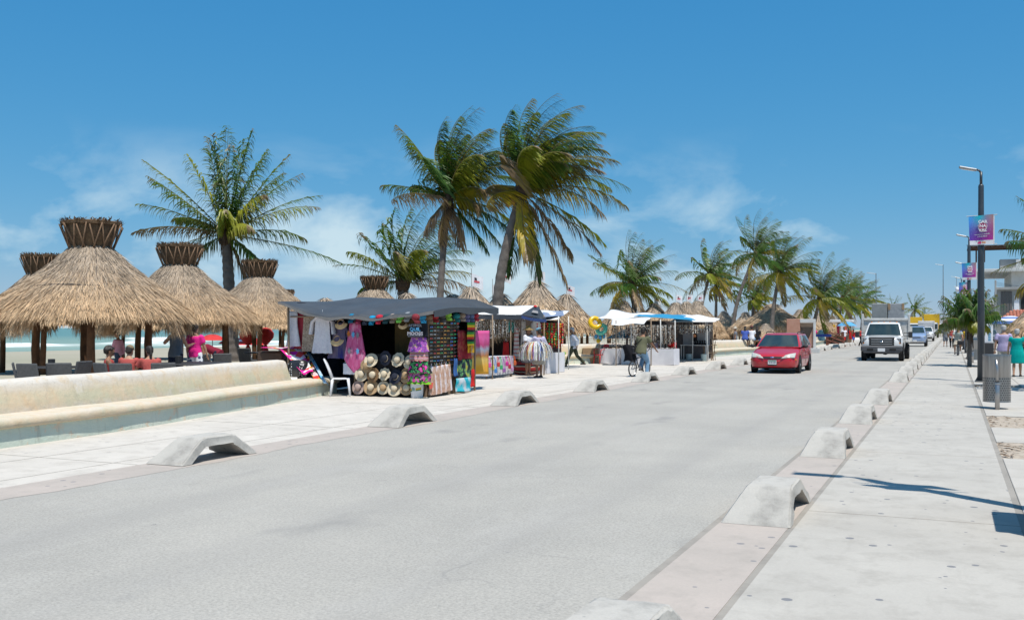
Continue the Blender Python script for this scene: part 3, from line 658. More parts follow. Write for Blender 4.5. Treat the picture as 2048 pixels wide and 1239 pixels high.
# flags on thin poles
FLAGM = mat('white flag cloth', (.72, .72, .74), .8, (.62, .62, .66), 3); REDI = mat('red ink', (.62, .10, .12), .7); BLKI = mat('black ink', (.03, .03, .035), .7); FPOLE = mat('thin flag pole', (.25, .23, .2), .6)
ff = [(x, y, z, .46, 'white flag with red lettering flying over the %s' % w) for (x, y, z, t, u), w in zip(FLAGS, ['palapa by the grey tarp end', 'tan palapa above the white roof', 'palapa behind the striding man', 'palapa under the tossed palm', 'first of three flagged palapas', 'middle of three flagged palapas', 'last of three flagged palapas'])]
for u, t, z, lb in ((1003, 44, 3.55, 'white flag half hidden by the leaning palm trunk'), (985, 46, 3.1, 'small white flag left of the leaning palm trunk')):
    p = W(u, t); ff.append((p.x, p.y, z, .46, lb))
for (x, y, z, s_, lab) in ff:
    root = thing('flag', lab, 'flag', (x, y, z - .1), TH + .1, 'white flags over the palapas'); ph = x * 3.
    b = MB(); b.tube([Vector((0, 0, -.55)), Vector((0, 0, .95))], .012, 6); b.build('pole', FPOLE, root)
    b = MB(); fn = lambda a, e, d=0: (a * s_ * .95, .05 * math.sin(a * 7 + ph) * a + d, .22 + e * s_ * 1.05 + .06 * math.sin(a * 3.3 + ph)); b.grid(fn, 8, 6); b.build('cloth', FLAGM, root, smooth=True)
    b = MB(); b.grid(lambda a, e: fn(.22 + a * .46, .36 + .16 * e + .1 * a, -.008), 5, 1); b.build('red_lettering', REDI, root)
    b = MB(); b.grid(lambda a, e: fn(.25 + a * .2, .56 + .2 * e, -.008), 2, 2); b.build('black_emblem', BLKI, root)

# ================================================================ PALMS
def leaf_mat(name, c1, c2, tr=.25):
    m = NT(name); v = m.coord(); oi = m.n('ShaderNodeObjectInfo')
    c = m.mix(m.mr(m.noise(v, 1.7, 3), .35, .65), c1, c2); q = m.n('ShaderNodeHueSaturation'); m.l(m.mr(oi.outputs['Random'], 0, 1, .8, 1.25), q.inputs['Value']); m.l(c, q.inputs['Color'])
    at = m.n('ShaderNodeAttribute', attribute_name='tipdry'); sx = m.n('ShaderNodeSeparateColor'); m.l(at.outputs['Color'], sx.inputs[0])
    o = m.mix(sx.outputs[0], q.outputs[0], (.22, .15, .09)); m.out(o, .45, 0, .5)
    t = m.n('ShaderNodeBsdfTranslucent'); m.l(m.mix(.5, o, (.26, .32, .02)), t.inputs['Color']); ms = m.n('ShaderNodeMixShader'); ms.inputs[0].default_value = tr
    m.l(m.b.outputs[0], ms.inputs[1]); m.l(t.outputs[0], ms.inputs[2]); m.l(ms.outputs[0], m.t.nodes['Material Output'].inputs[0]); return m.m
LG = leaf_mat('palm green', (.070, .158, .018), (.040, .10, .015), .36); LY = leaf_mat('palm yellow green', (.30, .30, .022), (.18, .215, .018), .38); LD = leaf_mat('palm dry frond', (.32, .225, .135), (.21, .14, .085), .15); LO = leaf_mat('palm golden frond', (.52, .36, .025), (.30, .25, .025), .38)
RACH = mat('frond midrib', (.20, .17, .05), .6, (.13, .09, .03), 4)
TRUNK = mat('palm trunk bark', (.17, .15, .135), .9, (.10, .088, .08), 3, .7, 14, spec=.15)
FIBRE = mat('palm fibre sheath', (.10, .07, .05), .95, (.055, .04, .03), 9, .7, 25, spec=.1); NUT = mat('green coconut', (.14, .15, .03), .55, (.22, .15, .03), 4); NUTO = mat('orange coconut', (.42, .20, .03), .5, (.30, .15, .03), 4)
WIND = (CR * .95 + CF * .05).normalized()
def frond(root, org, d0, L_, droop, wind, seed, mt, nl=62, ll=.95, wleaf=.07, dry=.15, far=False):
    gap = .14
    g = np.random.default_rng(seed); ns = 15 if not far else 9; ds = L_ / ns
    P = [np.array(org, float)]; d = np.array(d0, float); d /= np.linalg.norm(d); D = [d.copy()]; wv = np.array(WIND)
    for i in range(ns):
        k = (i + 1) / ns
        d = d + (np.array([0, 0, -1.]) * droop * (.12 + 2.3 * k ** 1.6) + wv * wind * (.12 + 2.6 * k ** 1.5)) * ds * .5
        d /= np.linalg.norm(d); P.append(P[-1] + d * ds); D.append(d.copy())
    P = np.array(P); D = np.array(D); sp = np.linspace(0, 1, ns + 1)
    s = np.linspace(.10, .99, nl if not far else nl // 2); s = np.concatenate([s, s + .004]); n = len(s); sg = np.where(np.arange(n) < n // 2, 1., -1.)
    pos = np.stack([np.interp(s, sp, P[:, i]) for i in range(3)], 1); dd = np.stack([np.interp(s, sp, D[:, i]) for i in range(3)], 1)
    upv = np.array([0, 0, 1.]) + .02; side = np.cross(dd, upv); side /= np.linalg.norm(side, axis=1)[:, None] + 1e-6; nrm = np.cross(side, dd)
    tilt = g.normal(.10, .12, n)[:, None]; hang = (.55 + .9 * g.random(n))[:, None]
    l = ll * (np.clip(np.sin(np.pi * np.clip(s * .86 + .12, 0, 1)), 0, 1) ** .55) * (.7 + .5 * g.random(n)) * np.where(g.random(n) < gap, .12, 1.)
    q = side * sg[:, None] * .82 + dd * (.50 + .5 * s[:, None]) + nrm * tilt + g.normal(0, .07, (n, 3)) + wv * wind * 1.8; q /= np.linalg.norm(q, axis=1)[:, None]
    w = wleaf * (.75 + .5 * g.random(n)) * (2.0 if far else 1.); m_ = 3
    pts = [pos]; dq = q.copy()
    for k in range(m_):
        dq = dq + np.array([0, 0, -1.]) * (.50 + .36 * k) * (.75 + droop) * hang + wv * wind * (1.3 + .6 * k); dq /= np.linalg.norm(dq, axis=1)[:, None]; pts.append(pts[-1] + dq * (l / m_)[:, None])
    V = []; wk = [.55, 1., .8, .08]
    sd = np.cross(dq, dd + .01); sd /= np.linalg.norm(sd, axis=1)[:, None] + 1e-6
    for k in range(m_ + 1): V += [pts[k] - sd * (w * wk[k] * .5)[:, None], pts[k] + sd * (w * wk[k] * .5)[:, None]]
    V = np.stack(V, 1).reshape(-1, 3); base = np.arange(n)[:, None] * (2 * (m_ + 1))
    F = np.concatenate([base + np.array([[2 * k, 2 * k + 1, 2 * k + 3, 2 * k + 2]]) for k in range(m_)])
    td = np.clip(np.repeat((s > 1 - dry * (.6 + .8 * g.random(n)))[:, None] * .9 + (g.random(n) < dry * .5)[:, None] * .6, 2 * (m_ + 1), 1) + np.tile(np.array([[0, 0, 0, 0, .05, .05, .7, .7]]), (n, 1)) * (dry > .05), 0, 1).ravel()
    # midrib
    b = MB(); b.tube([Vector(p) for p in P], [max(.006, .030 * (1 - .85 * x)) * (1.5 if far else 1) for x in sp], 5)
    rv = np.array(b.v); tris = []
    nv = len(V); quads = [tuple(i + nv for i in f) for f in b.f if len(f) == 4]
    V = np.concatenate([V, rv]) - np.array(root.location)[None, :]; F = np.concatenate([F, np.array(quads)])
    o = np_mesh('frond', V, F, [mt, RACH], False, root)
    mi = np.zeros(len(F), np.int32); mi[-len(quads):] = 1; o.data.polygons.foreach_set('material_index', mi)
    td = np.concatenate([td, np.zeros(len(rv))]); vcol(o, 'tipdry', np.stack([td, td, td, np.ones_like(td)], 1)); return o
def dir_img(ang, dep=0., el=None):          # direction from an angle seen across the view: 0 up, +90 right
    a = R(ang); v = CR * math.sin(a) + UP * math.cos(a) + CF * dep; return v.normalized()
def palm(label, base, top, fr, seed, r=(.19, .12), nuts=0, orange=False, skirt=0, far=False, group=None, wind=0., ll=.95, wl=.07, nl=62, lean=.0):
    """fr: list of (direction, length, droop, wind, material)"""
    g = random.Random(seed); base = Vector(base); top = Vector(top)
    root = thing('palm_tree', label, 'palm tree', base, group=group)
    b = MB(); n = 70 if not far else 9; P = []; rr = []
    for i in range(n + 1):
        t = i / n; c = base.lerp(top, t) + (CR * (-math.sin(t * math.pi) * lean)); P.append(c - base + Vector((0, 0, -.2 if i == 0 else 0)))
        rr.append(lerp(r[0], r[1], t) * (1 + .25 * (1 - t) ** 6) * (1 + (.055, .03, -.035, -.02)[i % 4]))
    b.tube(P, rr, 10 if not far else 7); b.build('trunk', TRUNK, root, smooth=True)
    b = MB(); tp = top - base
    b.lathe([(r[1] * .9, -.55), (r[1] * 1.5, -.25), (r[1] * 1.7, .1), (r[1] * 1.1, .45), (.03, .8)], 12, tp, wob=lambda a, q: .12 * math.sin(a * 5 + seed))
    if not far:
        for i in range(26):
            a = g.uniform(0, 6.28); e = Vector((math.cos(a), math.sin(a), 0)); p = tp + e * r[1] * 1.3 + UP * g.uniform(-.5, .2); q = p + e * g.uniform(.03, .16) - UP * g.uniform(.25, .7); t = Vector((-e.y, e.x, 0)) * g.uniform(.02, .05)
            b.add([p - t, p + t, q + t * .4, q - t * .4], [(0, 1, 2, 3)])
    b.build('leaf_sheath', FIBRE, root, smooth=False)
    if nuts:
        for i in range(nuts):
            a = g.uniform(0, 6.28); b = MB(); b.ell(tp + Vector((math.cos(a) * .27, math.sin(a) * .27, g.uniform(-.42, -.05))) if not orange else tp - CR * .42 - CF * .25 + Vector((g.gauss(0, .1), g.gauss(0, .1), g.uniform(-.5, -.15))), (.085, .085, .11), 8, 6); b.build('coconut', NUTO if orange else NUT, root, smooth=True)
    for i, (d, l, dr, wi, mt) in enumerate(fr):
        dd = Vector(d); frond(root, top + UP * .1 + dd * .08, dd, l, dr, wi, seed * 100 + i, mt, nl, ll, wl, dry=(.3 if mt in (LD, LO) else g.choice((.0, .04, .12))), far=far)
    return root
def windy_crown(seed, n, L_, wind, up=.5, low=True):
    g = random.Random(seed); out = []
    for i in range(n):
        az = 2.399 * i + g.uniform(-.3, .3); k = i / n; el = R(lerp(84, -42 if low else -5, k ** 1.0)) + g.gauss(0, .1)
        d = Vector((math.cos(az) * math.cos(el), math.sin(az) * math.cos(el), math.sin(el)))
        if k < .62: d = (d + WIND * wind * .25).normalized()
        mt = LG if k < .5 else g.choice((LG, LG, LY, LY, LO)); mt = g.choice((LD, LY, LO)) if k > .86 else mt
        out.append((d, L_ * g.uniform(.85, 1.1), (.10 + .45 * k) * g.uniform(.8, 1.25), wind * 1.7 * g.uniform(.75, 1.25) * lerp(1.2, .5, k), mt))
    return out
# palm among the flared palapas: upright tuft, long side fronds
D_ = dir_img
fr = [(D_(-13, .15), 4.3, .05, 0, LG), (D_(-7, -.1), 4.1, .05, .02, LG), (D_(-2, .1), 4.5, .03, .02, LG), (D_(2, -.25), 4.4, .03, .03, LG), (D_(5, .25), 4.3, .03, .02, LG), (D_(12, .0), 4.5, .06, .02, LG), (D_(17, .3), 4.2, .08, .03, LG), (D_(22, -.2), 3.9, .22, .10, LG), (D_(8, -.5), 3.9, .15, .05, LG), (D_(-18, -.45), 3.6, .16, 0, LY), (D_(28, .5), 3.9, .14, .05, LG),
      (D_(33, .1), 4.2, .10, .02, LG), (D_(47, -.2), 4.2, .16, .05, LG), (D_(40, -.6), 3.0, .42, .1, LY), (D_(58, .1), 4.3, .20, .03, LG), (D_(66, -.3), 4.4, .22, .03, LY), (D_(98, .2), 4.9, .12, .0, LG), (D_(75, .7), 3.6, .35, 0, LG), (D_(120, -.5), 3.0, .5, 0, LG),
      (D_(-52, .2), 4.5, .07, 0, LG), (D_(-42, -.3), 4.3, .10, -.02, LY), (D_(-64, -.2), 3.7, .20, 0, LY), (D_(-78, .2), 4.3, .22, 0, LD), (D_(-62, .6), 3.6, .28, 0, LG), (D_(-110, .3), 2.7, .6, 0, LG), (D_(-100, -.6), 2.6, .6, 0, LG), (D_(15, -1.3), 2.3, .75, .1, LY), (D_(-10, 1.2), 3.0, .45, 0, LG), (D_(160, .3), 2.2, .25, 0, LD), (D_(60, -1.2), 2.4, .7, .1, LY)]
fr = [(d, l * 1.2, dr / 1.2, w, k) for d, l, dr, w, k in fr]
pb = W(466, 49); pt = W(453, 49)
palm('single palm with an upright tuft rising among the flared palapas', (pb.x, pb.y, bz(pb.x)), (pt.x, pt.y, 6.25), fr, 1, (.33, .26), nuts=9, ll=1.0, wl=.08)
# the two tall wind-blown palms
def cr(lst): return [(D_(a, dp), l, dr * 1.15 + .09, w * 1.9, mt) for (a, dp, l, dr, w, mt) in lst]
fr3 = cr([(-8, .1, 3.9, .12, .16, LG), (0, -.3, 4.2, .12, .20, LG), (6, .3, 4.3, .12, .22, LY), (12, -.1, 4.3, .16, .22, LG), (18, .4, 4.2, .18, .24, LG), (24, -.4, 4.0, .22, .25, LG), (-20, -.2, 3.4, .20, .22, LG), (-28, .3, 3.0, .25, .3, LG), (30, .1, 4.3, .25, .2, LY), (38, -.5, 3.9, .30, .2, LY), (42, .5, 4.1, .3, .2, LG), (50, .0, 4.2, .34, .18, LO), (55, -.6, 3.6, .4, .2, LO),
          (20, -.9, 3.0, .5, .3, LY), (-15, -.8, 2.6, .55, .4, LY), (8, .9, 3.4, .35, .3, LG), (-40, -.4, 1.9, .9, .5, LO), (66, .4, 4.1, .30, .05, LY), (72, -.2, 4.4, .28, .05, LG), (80, .2, 4.5, .26, .03, LO), (88, -.5, 3.8, .45, .05, LO), (112, .2, 4.0, .22, .05, LY), (122, -.3, 4.1, .18, .03, LD), (135, .3, 3.4, .2, 0, LD), (152, -.2, 4.2, .06, 0, LD), (168, .2, 3.7, .05, .0, LG), (178, -.4, 3.0, .05, .05, LO), (-172, .2, 3.4, .08, 0, LG), (-70, .3, 1.7, .9, .5, LO), (-95, -.4, 1.8, .8, .4, LO)])
def more(lst, seed, lim=62):
    g = random.Random(seed); return lst + [(D_(0) if False else (d + CR * g.uniform(-.12, .16) + CF * g.uniform(-.35, .35)).normalized(), l * g.uniform(.8, 1.0), dr * g.uniform(.9, 1.4), w, g.choice((k, LG, LG))) for d, l, dr, w, k in lst if d.z > math.cos(R(lim))]
fr3 = more(fr3, 5)
pb = W(993, 38.5); pt = W(1042, 39)
palm('tallest leaning palm with orange coconuts, wind-blown over the white stall roof', (pb.x, pb.y, -.02), (pt.x, pt.y, 7.05), fr3, 3, (.24, .15), nuts=14, orange=True, lean=.35, ll=1.05)
fr2 = cr([(-6, .2, 4.0, .1, .14, LG), (2, -.3, 4.3, .1, .18, LG), (10, .2, 4.4, .12, .2, LG), (16, -.2, 4.2, .16, .2, LG), (22, .4, 4.0, .2, .22, LG), (-16, -.1, 3.6, .15, .2, LG), (-24, .4, 3.4, .2, .2, LG), (30, -.3, 3.8, .25, .2, LG), (36, .3, 3.8, .3, .2, LG), (14, -.8, 3.4, .4, .25, LY), (0, .8, 3.4, .4, .25, LG), (44, -.4, 3.4, .38, .2, LY), (52, .2, 3.6, .4, .15, LG),
          (-30, .0, 3.9, .03, -.04, LG), (-38, -.5, 2.4, .5, .3, LG), (-72, .1, 3.0, .12, .02, LG), (-80, -.3, 2.6, .4, .2, LD), (-60, .5, 2.4, .4, .2, LG), (70, .3, 3.6, .3, .05, LG), (80, -.2, 3.4, .35, .05, LY), (95, .3, 3.2, .35, .05, LY), (110, -.3, 3.6, .2, 0, LG), (124, .2, 3.4, .2, 0, LG), (140, -.2, 3.3, .12, 0, LG), (-140, -.4, 1.8, .5, 0, LD), (165, .3, 2.4, .1, 0, LD), (-165, -.3, 2.0, .2, .1, LD), (60, -.9, 2.4, .7, .2, LO), (90, -.9, 2.0, .8, .1, LO)])
fr2 = [(d, l * (.84 if d.dot(CR) > .1 else .95), dr, w, k) for d, l, dr, w, k in more(fr2, 6, 34)]
pb = W(878, 40.5); pt = W(897, 41)
palm('slim tall palm beside the leaning one, its fronds dark green', (pb.x, pb.y, -.02), (pt.x, pt.y, 7.0), fr2, 2, (.17, .12), lean=.12, nuts=4, ll=1.0)
fr4 = cr([(-4, .2, 3.4, .08, .08, LG), (4, -.2, 3.6, .1, .12, LG), (12, .3, 3.6, .12, .14, LG), (20, -.3, 3.6, .18, .15, LG), (-14, -.2, 3.2, .12, .1, LG), (-26, .3, 3.0, .2, .1, LG), (28, .3, 3.5, .2, .15, LG), (36, -.4, 3.3, .3, .15, LG), (46, .2, 3.4, .3, .1, LG), (58, -.2, 3.3, .3, .1, LG), (-40, -.3, 2.8, .25, .1, LG), (-52, .2, 2.9, .28, .05, LY), (-66, -.1, 3.0, .25, .05, LG), (70, .3, 3.4, .25, .05, LO), (82, -.3, 3.2, .3, 0, LD), (10, -.9, 2.6, .5, .2, LY), (-20, -.9, 2.4, .6, .2, LY), (30, .9, 2.8, .4, .1, LG), (96, .2, 3.0, .3, 0, LD), (-85, .4, 2.2, .5, 0, LG)])
fr4 = [(d, l * 1.38, dr / 1.3, w, k) for d, l, dr, w, k in fr4]; pb = W(808, 58); palm('short bushy palm growing behind the crowned palapa', (pb.x, pb.y, -.25), (pb.x - .1, pb.y, 4.3), fr4, 4, (.36, .28), ll=1.1, wl=.09)
# palms along the promenade further off
FARP = [(1276, 1264, 66, 4.55, 34, 3.5, .17, 'wind-tossed bushy palm directly behind the bead stall', .0, 0), (1397, 1420, 92, 6.6, 22, 3.6, .2, 'palm with a slanting trunk behind the three small flags', .3, 1), (1431, 1433, 96, 5.7, 20, 3.4, .18, 'straight thin palm left of the steep leaning trunk', 0, 1),
        (1462, 1512, 84, 8.0, 30, 3.7, .24, 'tall steeply leaning palm over the people sitting on the wall', .5, 0), (1543, 1560, 78, 6.1, 28, 3.7, .22, 'palm in front of the golden thatch', .2, 0), (1500, 1508, 90, 4.2, 20, 3.2, .2, 'low palm between the leaning trunk and the golden thatch', 0, 1), (1621, 1640, 77, 3.9, 28, 3.7, .22, 'palm growing against the pink doorway', .1, 0),
        (1676, 1684, 104, 4.6, 22, 3.9, .22, 'first palm of the far clump beyond the pink doorway', .1, 1), (1700, 1706, 125, 5.0, 22, 4.2, .2, 'middle palm of the far clump above the blue canopy', .1, 1), (1722, 1728, 150, 5.2, 22, 4.4, .2, 'last palm of the far clump near the truck', .1, 1),
        (1788, 1790, 260, 6.2, 16, 4.5, .12, 'distant palm behind the boxes on the truck', 0, 1), (1828, 1830, 230, 5.9, 16, 4.2, .15, 'distant palm right of the truck', 0, 1), (1846, 1848, 330, 5.0, 14, 4.5, .1, 'small distant palm over the far traffic', 0, 1)]
for k, (ub, ut, t, z, n, l, w, lab, ln, far) in enumerate(FARP):
    pb = W(ub, t); pt = W(ut, t + .5); palm(lab, (pb.x, pb.y, -.02), (pt.x, pt.y, z), windy_crown(40 + k, n, l, w), 20 + k, (.19, .12), far=bool(far), lean=ln, nl=50, wl=.055, ll=.95)
# low palm on the sidewalk strip and one standing just outside the picture
g = random.Random(9); p0 = Vector((.66, 46.1, 0)); fr = []
for i in range(26):
    az = 2.4 * i; el = R(lerp(80, -12, i / 26)); fr.append((Vector((math.cos(az) * math.cos(el), math.sin(az) * math.cos(el), math.sin(el))), g.uniform(1.3, 1.65), .35 + .3 * i / 26, .05, LG if i < 23 else LY))
palm('small palm in a planting pit of the sidewalk strip beside the lamp posts', p0, p0 + Vector((.03, 0, 1.85)), fr, 60, (.085, .07), ll=.6, nl=40, wl=.06)
p0 = Vector((2.75, 29.5, 0)); fr = []
for i in range(24):
    az = 2.4 * i; el = R(lerp(75, -35, i / 24)); fr.append((Vector((math.cos(az) * math.cos(el), math.sin(az) * math.cos(el), math.sin(el))), g.uniform(1.7, 2.1), .5, .03, g.choice((LG, LY, LO))))
palm('palm standing right of the lamp posts, fronds reaching over the walkers', p0, p0 + Vector((.1, 0, 3.45)), fr, 61, (.13, .09), ll=.6, nl=44, wl=.05)
for k, y_ in enumerate((70., 94., 118., 142.)):
    p0 = Vector((.8, y_, 0)); palm('small sidewalk palm further down the row of lamp posts', p0, p0 + UP * 2.2, windy_crown(70 + k, 14, 1.6, .05), 70 + k, (.08, .06), far=True, nl=24, ll=.5, group='small palms further down the sidewalk strip')
# ================================================================ PEOPLE
SKIN = mat('brown skin', (.30, .155, .09), .55, (.24, .12, .07), 6, spec=.35); SKIN2 = mat('light brown skin', (.42, .24, .155), .55, (.36, .2, .125), 6, spec=.35)
HAIR = mat('black hair', (.018, .014, .012), .6, (.035, .026, .02), 12); GREYH = mat('grey hair', (.42, .41, .40), .7, (.3, .3, .3), 12)
SOLE = mat('dark shoe', (.06, .045, .035), .6); EYE = mat('eye', (.02, .015, .012), .3); LIP = mat('lips', (.25, .08, .065), .5)
def cloth_mat(name, c, c2=None): return mat('cloth ' + name, c, .9, c2, 5, .5, 9, spec=.15)
def remesh_obj(b, name, mt, parent, vox=.016, sm=3):
    me = bpy.data.meshes.new(name); me.from_pydata(b.v, [], b.f); me.materials.append(mt); me.update()
    o = link(name, me, parent); r_ = o.modifiers.new('skin', 'REMESH'); r_.mode = 'VOXEL'; r_.voxel_size = vox; r_.use_smooth_shade = True
    s_ = o.modifiers.new('relax', 'SMOOTH'); s_.factor = .5; s_.iterations = sm; return o
def oval(c, rx, ry, X, Y, n=14): return [c + X * (rx * math.cos(2 * math.pi * k / n)) + Y * (ry * math.sin(2 * math.pi * k / n)) for k in range(n)]
def person(label, loc, rz, h=1.68, top=('tee', None), bottom=('trousers', None), skin=SKIN, hair=('short', None), pose={}, fat=1., shoes=SOLE, hat=None, far=False, bag=None, name='person'):
    """local frame: faces +Y, +X is the person's right. One continuous body, clothing as children."""
    s = h / 1.70; p = dict(lean=0, hL=0, hR=0, kL=0, kR=0, sL=0, sR=0, aL=8, aR=8, eL=12, eR=12, yaw=0, nod=0, side=0, splay=0, inL=0, inR=0); p.update(pose)
    ln = R(p['lean']); sd = R(p['side'])
    def leg(sg, hf, kf):
        hp = Vector((sg * .092, 0, 0)); a = R(hf); e = R(hf - kf); sp = R(p['splay']) * sg
        kn = hp + Vector((math.sin(sp) * .43, math.sin(a) * .43 * math.cos(sp), -math.cos(a) * .43)); an = kn + Vector((0, math.sin(e) * .42, -math.cos(e) * .42)); return hp, kn, an
    legs = [leg(1, p['hR'], p['kR']), leg(-1, p['hL'], p['kL'])]
    pz = p.get('pz'); zmin = min(l[2].z for l in legs)
    off = Vector((0, 0, (pz / s if pz else -zmin + .075))); legs = [[q + off for q in l] for l in legs]
    pel = off.copy()
    T = Matrix.Rotation(-ln, 3, 'X') @ Matrix.Rotation(sd, 3, 'Y')
    def tor(x, y, z): return pel + T @ Vector((x, y, z))
    tx, ty = T @ Vector((1, 0, 0)), T @ Vector((0, 1, 0))
    f = fat
    TR = [(-.09, .095 * f, .085 * f, 0), (-.04, .165 * f, .115 * f, 0), (.03, .172 * f, .122 * f, 0), (.13, .148 * f, .112 * f, .005), (.22, .142 * f, .108 * f, .008), (.32, .158 * f, .112 * f, .005), (.41, .168 * f, .108 * f, 0), (.475, .15, .085, -.01), (.52, .085, .06, -.01), (.545, .055, .052, 0)]
    def torso(b, ex, z0=-1, z1=1): b.rings([oval(tor(0, y, z), rx + ex, ry + ex, tx, ty) for z, rx, ry, y in TR if z0 <= z <= z1])
    HY = Matrix.Rotation(R(p['yaw']), 3, 'Z') @ Matrix.Rotation(-R(p['nod']) - ln * .35, 3, 'X'); nk = tor(0, 0, .53); hc = nk + HY @ Vector((0, .025, .155))
    def arm(sg, fl, ab, el, inn):
        sh = tor(sg * .178 * (.6 + .4 * f), 0, .455); a, fx, e = R(ab), R(fl), R(fl + el)
        d1 = T @ Vector((sg * math.sin(a), math.cos(a) * math.sin(fx), -math.cos(a) * math.cos(fx))); eb = sh + d1 * .285
        d2 = (T @ Vector((sg * math.sin(a) * .5 - sg * inn, math.cos(a) * math.sin(e), -math.cos(a) * math.cos(e)))).normalized(); wr = eb + d2 * .245; return sh, eb, wr, d2
    arms = [arm(1, p['sR'], p['aR'], p['eR'], p['inR']), arm(-1, p['sL'], p['aL'], p['eL'], p['inL'])]
    def S(b): b.v = [(q[0] * s, q[1] * s, q[2] * s) for q in b.v]; return b
    vox = .018 if not far else .03
    b = MB(); torso(b, 0)
    b.tube([tor(0, -.005, .50), nk + HY @ Vector((0, .005, .06)), nk + HY @ Vector((0, .01, .12))], [.058, .054, .055], 10)
    HR = [(-.118, .028, .03, .045), (-.10, .05, .052, .035), (-.06, .062, .075, .018), (-.01, .072, .09, .004), (.04, .076, .097, -.005), (.08, .070, .088, -.01), (.105, .048, .062, -.012), (.118, .02, .026, -.012)]
    b.rings([oval(hc + HY @ Vector((0, y, z)), rx, ry, HY @ Vector((1, 0, 0)), HY @ Vector((0, 1, 0))) for z, rx, ry, y in HR])
    b.ell(hc + HY @ Vector((0, .103, -.02)), (.014, .02, .028), 8, 6); b.ell(hc + HY @ Vector((0, .085, -.085)), (.03, .022, .018), 8, 6)
    for sg in (1, -1): b.ell(hc + HY @ Vector((sg * .078, -.005, -.005)), (.012, .022, .034), 8, 6)
    for (sh, eb, wr, d2), sg in zip(arms, (1, -1)):
        b.tube([sh - (eb - sh) * .08 + tx * (-sg * .02), sh, sh.lerp(eb, .5), eb, eb.lerp(wr, .3), wr], [.05, .058 * (.5 + .5 * f), .048 * (.5 + .5 * f), .041, .043, .027], 10)
        X = tx - d2 * tx.dot(d2); X.normalize(); Y = d2.cross(X); pc = wr + d2 * .05
        b.ell(pc, (.034, .016, .052), 8, 6, M=Matrix((X, Y, d2)).transposed())
        if not far:
            for k in range(4):
                q0 = wr + d2 * .085 + X * ((k - 1.5) * .019); cu = .012 * (k + 1) * -sg; ll = (.06, .075, .072, .055)[k]
                q1 = q0 + d2 * ll * .55 + Y * .006; q2 = q1 + d2 * ll * .4 + ty * .02; b.tube([q0, q1, q2], [.0095, .009, .0075], 6)
            q0 = wr + d2 * .03 - X * (sg * .028); b.tube([q0, q0 - X * (sg * .025) + d2 * .03, q0 - X * (sg * .03) + d2 * .065], [.012, .0105, .009], 6)
    for hp, kn, an in legs:
        b.tube([hp + Vector((0, 0, .06)), hp, hp.lerp(kn, .5), kn, kn.lerp(an, .3), kn.lerp(an, .7), an], [.08 * f, .088 * f, .076 * f, .053, .057, .042, .036], 10)
        b.tube([an + Vector((0, -.045, -.02)), an + Vector((0, .02, -.025)), an + Vector((0, .10, -.045)), an + Vector((0, .155, -.055))], [.034, .042, .036, .022], 10, el=(1, .75), ref=(1, 0, 0))
    body = remesh_obj(S(b), name, skin, None, vox); body.location = loc; body.rotation_euler = (0, 0, rz); tag(body, label, 'person')
    def child(b, nm, mt, v_=None, sm=2): return remesh_obj(S(b), nm, mt, body, v_ or (vox * 1.15), sm)
    kind, mt = top
    if kind in ('tee', 'tank', 'long', 'dress'):
        b = MB(); torso(b, .016, -.02 if kind != 'dress' else -.05, .5)
        b.rings([oval(tor(0, 0, -.10), .185 * f, .135 * f, tx, ty), oval(tor(0, 0, .0), .186 * f, .136 * f, tx, ty), oval(tor(0, 0, .12), .168 * f, .128 * f, tx, ty)])
        fr = {'tee': .62, 'long': 2, 'tank': 0, 'dress': .4}[kind]
        for (sh, eb, wr, d2), sg in zip(arms, (1, -1)):
            if fr == 2: b.tube([sh - tx * (sg * .03), sh, sh.lerp(eb, .5), eb, eb.lerp(wr, .5), eb.lerp(wr, .95)], [.066, .074, .066, .06, .056, .05], 10)
            elif fr > 0: b.tube([sh - tx * (sg * .04) + (sh - eb) * .05, sh, sh.lerp(eb, fr * .5), sh.lerp(eb, fr)], [.065, .075, .076, .08], 10)
        if kind == 'dress':
            c0 = pel; c1 = (legs[0][1] + legs[1][1]) / 2; wq = abs(legs[0][1].x - legs[1][1].x) / 2 + .12
            b.rings([oval(tor(0, 0, .1), .165 * f, .125 * f, tx, ty), oval(tor(0, 0, 0), .19 * f, .145 * f, tx, ty), oval(c0.lerp(c1, .35), .21 * f, .165 * f, tx, ty), oval(c0.lerp(c1, .75), max(.215 * f, wq), .175 * f, tx, ty), oval(c0.lerp(c1, 1.02), max(.225 * f, wq), .18 * f, tx, ty)])
        child(b, {'tee': 'shirt', 'tank': 'tank_top', 'long': 'shirt', 'dress': 'dress'}[kind], mt)
    kind, mt = bottom
    if kind in ('trousers', 'shorts', 'skirt'):
        b = MB(); b.rings([oval(tor(0, 0, z), rx + .012, ry + .012, tx, ty) for z, rx, ry, y in TR if z < .14])
        if kind == 'skirt':
            c1 = (legs[0][1] + legs[1][1]) / 2; b.rings([oval(pel, .185 * f, .14 * f, tx, ty), oval(pel.lerp(c1, .5), .21 * f, .18 * f, tx, ty), oval(pel.lerp(c1, 1.1), .23 * f, .2 * f, tx, ty)])
        else:
            for hp, kn, an in legs:
                if kind == 'trousers': b.tube([hp + Vector((0, 0, .05)), hp, hp.lerp(kn, .5), kn, kn.lerp(an, .5), kn.lerp(an, .97)], [.09 * f, .102 * f, .092 * f, .074, .07, .066], 10)
                else: b.tube([hp + Vector((0, 0, .05)), hp, hp.lerp(kn, .5), hp.lerp(kn, .93)], [.09 * f, .106 * f, .105 * f, .108 * f], 10)
        child(b, kind, mt)
